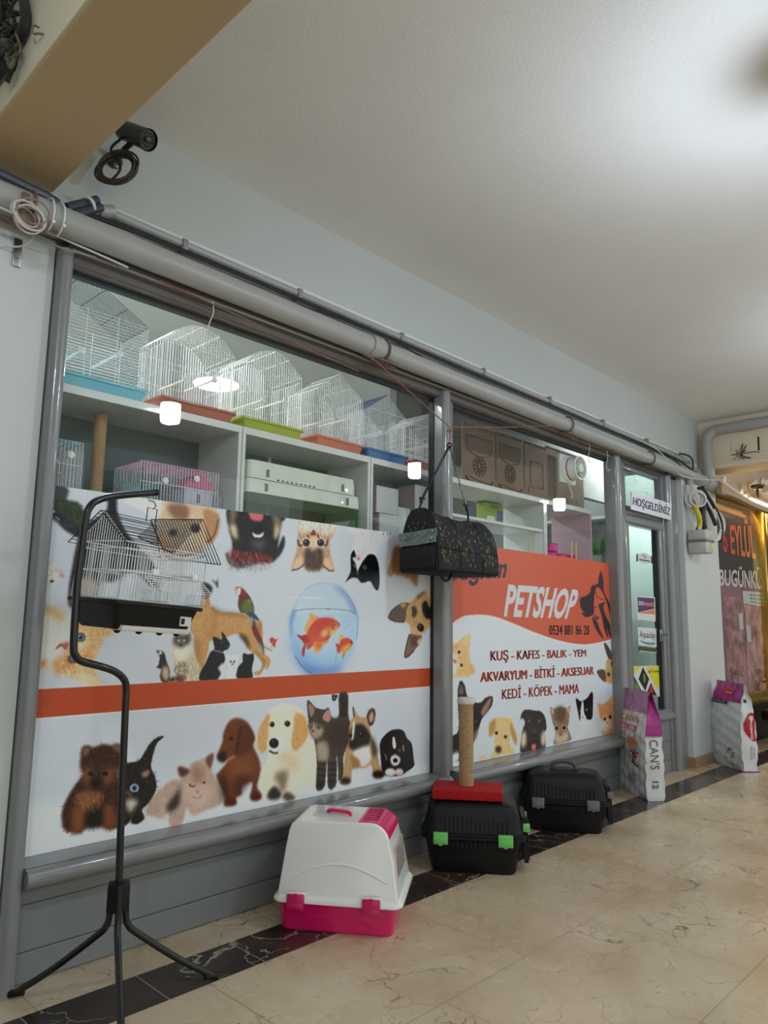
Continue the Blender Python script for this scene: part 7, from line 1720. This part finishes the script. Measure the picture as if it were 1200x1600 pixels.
for i, (px, z0_) in enumerate(((856, 1.602), (873, 1.602), (888, 1.602), (905, 1.602), (858, 1.667))):
    p_ = at(px, 868, 'y', 2.84); lb = ('lowest magenta plastic bowl left in the pink-sided shelf', 'second magenta bowl from the left in the pink-sided shelf', 'third magenta bowl from the left in the pink-sided shelf', 'rightmost magenta bowl in the pink-sided shelf', 'magenta bowl stacked on the leftmost one')[i]
    b_ = thing('food_bowl', lb, 'bowl', (p_.x, 2.84, z0_), group='magenta bowls')
    MB().lathe([(0, 0), (.055, 0), (.064, .012), (.062, .058), (.067, .064), (.058, .060), (.052, .016), (0, .012)], 20).build('bowl_shell', MAGB, b_, local=True)
    MB().lathe([(.0, .012), (.044, .013)], 20).build('bowl_liner', STEEL, b_, local=True)
for i, px in enumerate((893, 900)):
    p_ = at(px, 862, 'y', 2.76)
    tag(MB().lathe([(.008, 1.602), (.008, 1.76)], 8, Matrix.Translation((p_.x, 2.76, 0))).build('cream_rod', mat('rod_cream_%d' % i, (224, 206, 150), .4)), 'thin cream rod standing before the magenta bowls', 'rod', 'cream rods')
p_ = at(829, 848, 'y', 2.80)
tag(MB().lathe([(.008, 1.562), (.008, 1.78)], 8, Matrix.Translation((p_.x, 2.80, 0))).build('cream_rod', mat('rod_cream', (224, 206, 150), .4)), 'thin cream rod standing in the shelf with the green box', 'rod')
# back of the shop: counter, tanks, plants, cabinets
ctr = thing('back_counter', 'dark counter along the back of the shop seen right of the shelves', 'counter', (6.8, 4.1, 0))
MB().box((6.55, 3.42, 0), (7.06, 4.9, 1.70), .01).build('counter_body', mat('counter_dark', (54, 58, 58), .4), ctr, smooth=0)
MB().box((6.52, 3.40, 1.70), (7.07, 4.92, 1.73), .004).build('counter_top', mat('counter_grey', (150, 158, 156), .3), ctr, smooth=0)
LEAF = mat('leaf_green', (74, 120, 62), .5, vary=(12, .25))
for i, (x, y) in enumerate(((6.75, 3.95), (6.80, 3.58))):
    pl_ = thing('potted_plant', ('leafy potted plant on the dark counter, nearer the pink shelf', 'leafy potted plant on the dark counter, nearer the door')[i], 'plant', (x, y, 1.73), group='plants on the back counter')
    MB().lathe([(0, 0), (.06, 0), (.075, .11), (.08, .115), (.07, .10), (0, .10)], 16).build('pot', mat('pot_grey', (140, 150, 150), .5), pl_, local=True)
    lf = MB(); rp = random.Random(20 + i)
    for k in range(34):
        a_, l_ = rp.uniform(0, 2 * PI), rp.uniform(.06, .15); d_ = Vector((math.cos(a_), math.sin(a_), 0)); s0 = d_ * rp.uniform(0, .03) + Vector((0, 0, .10)); e_ = s0 + d_ * l_ + Vector((0, 0, rp.uniform(.02, .20))); sd = d_.cross(Vector((0, 0, 1))) * .022
        mm = s0.lerp(e_, .55) + Vector((0, 0, .03)); lf.add([s0, mm + sd, e_, mm - sd], [(0, 1, 2, 3)])
    lf.build('leaves', LEAF, pl_, local=True, smooth=0)
    MB().tube([(0, 0, .09), (.004, 0, .2)], .006, 6).build('stem', LEAF, pl_, local=True)
wsh = MB().box((6.85, 3.35, 2.22), (7.08, 5.2, 2.25), .002)
tag(wsh.build('wall_shelf', SHELF), 'long white wall shelf over the plants at the back of the shop', 'shelf')
cbn = thing('brown_cabinet', 'brown cabinet seen through the left edge of the door glass', 'cabinet', (6.3, 3.3, 0))
MB().box((6.05, 3.1, 0), (6.45, 3.6, 1.28), .006).build('cabinet_body', mat('cabinet_brown', (92, 74, 68), .5), cbn, smooth=0)
MB().box((6.03, 3.08, 1.28), (6.47, 3.62, 1.31), .004).build('cabinet_top', mat('cabinet_grey', (120, 116, 112), .4), cbn, smooth=0)
for z in (.45, .85): MB().box((6.04, 3.14, z), (6.05, 3.56, z + .01)).build('drawer_gap', DARK_SEAL, cbn, smooth=0)
dv = struct(MB().box((6.72, 2.75, 0), (6.76, 3.32, 2.6), .004).build('wall_shop_partition', mat('partition_pale_green', (196, 216, 208), .5, vary=(2, .04)), smooth=0))
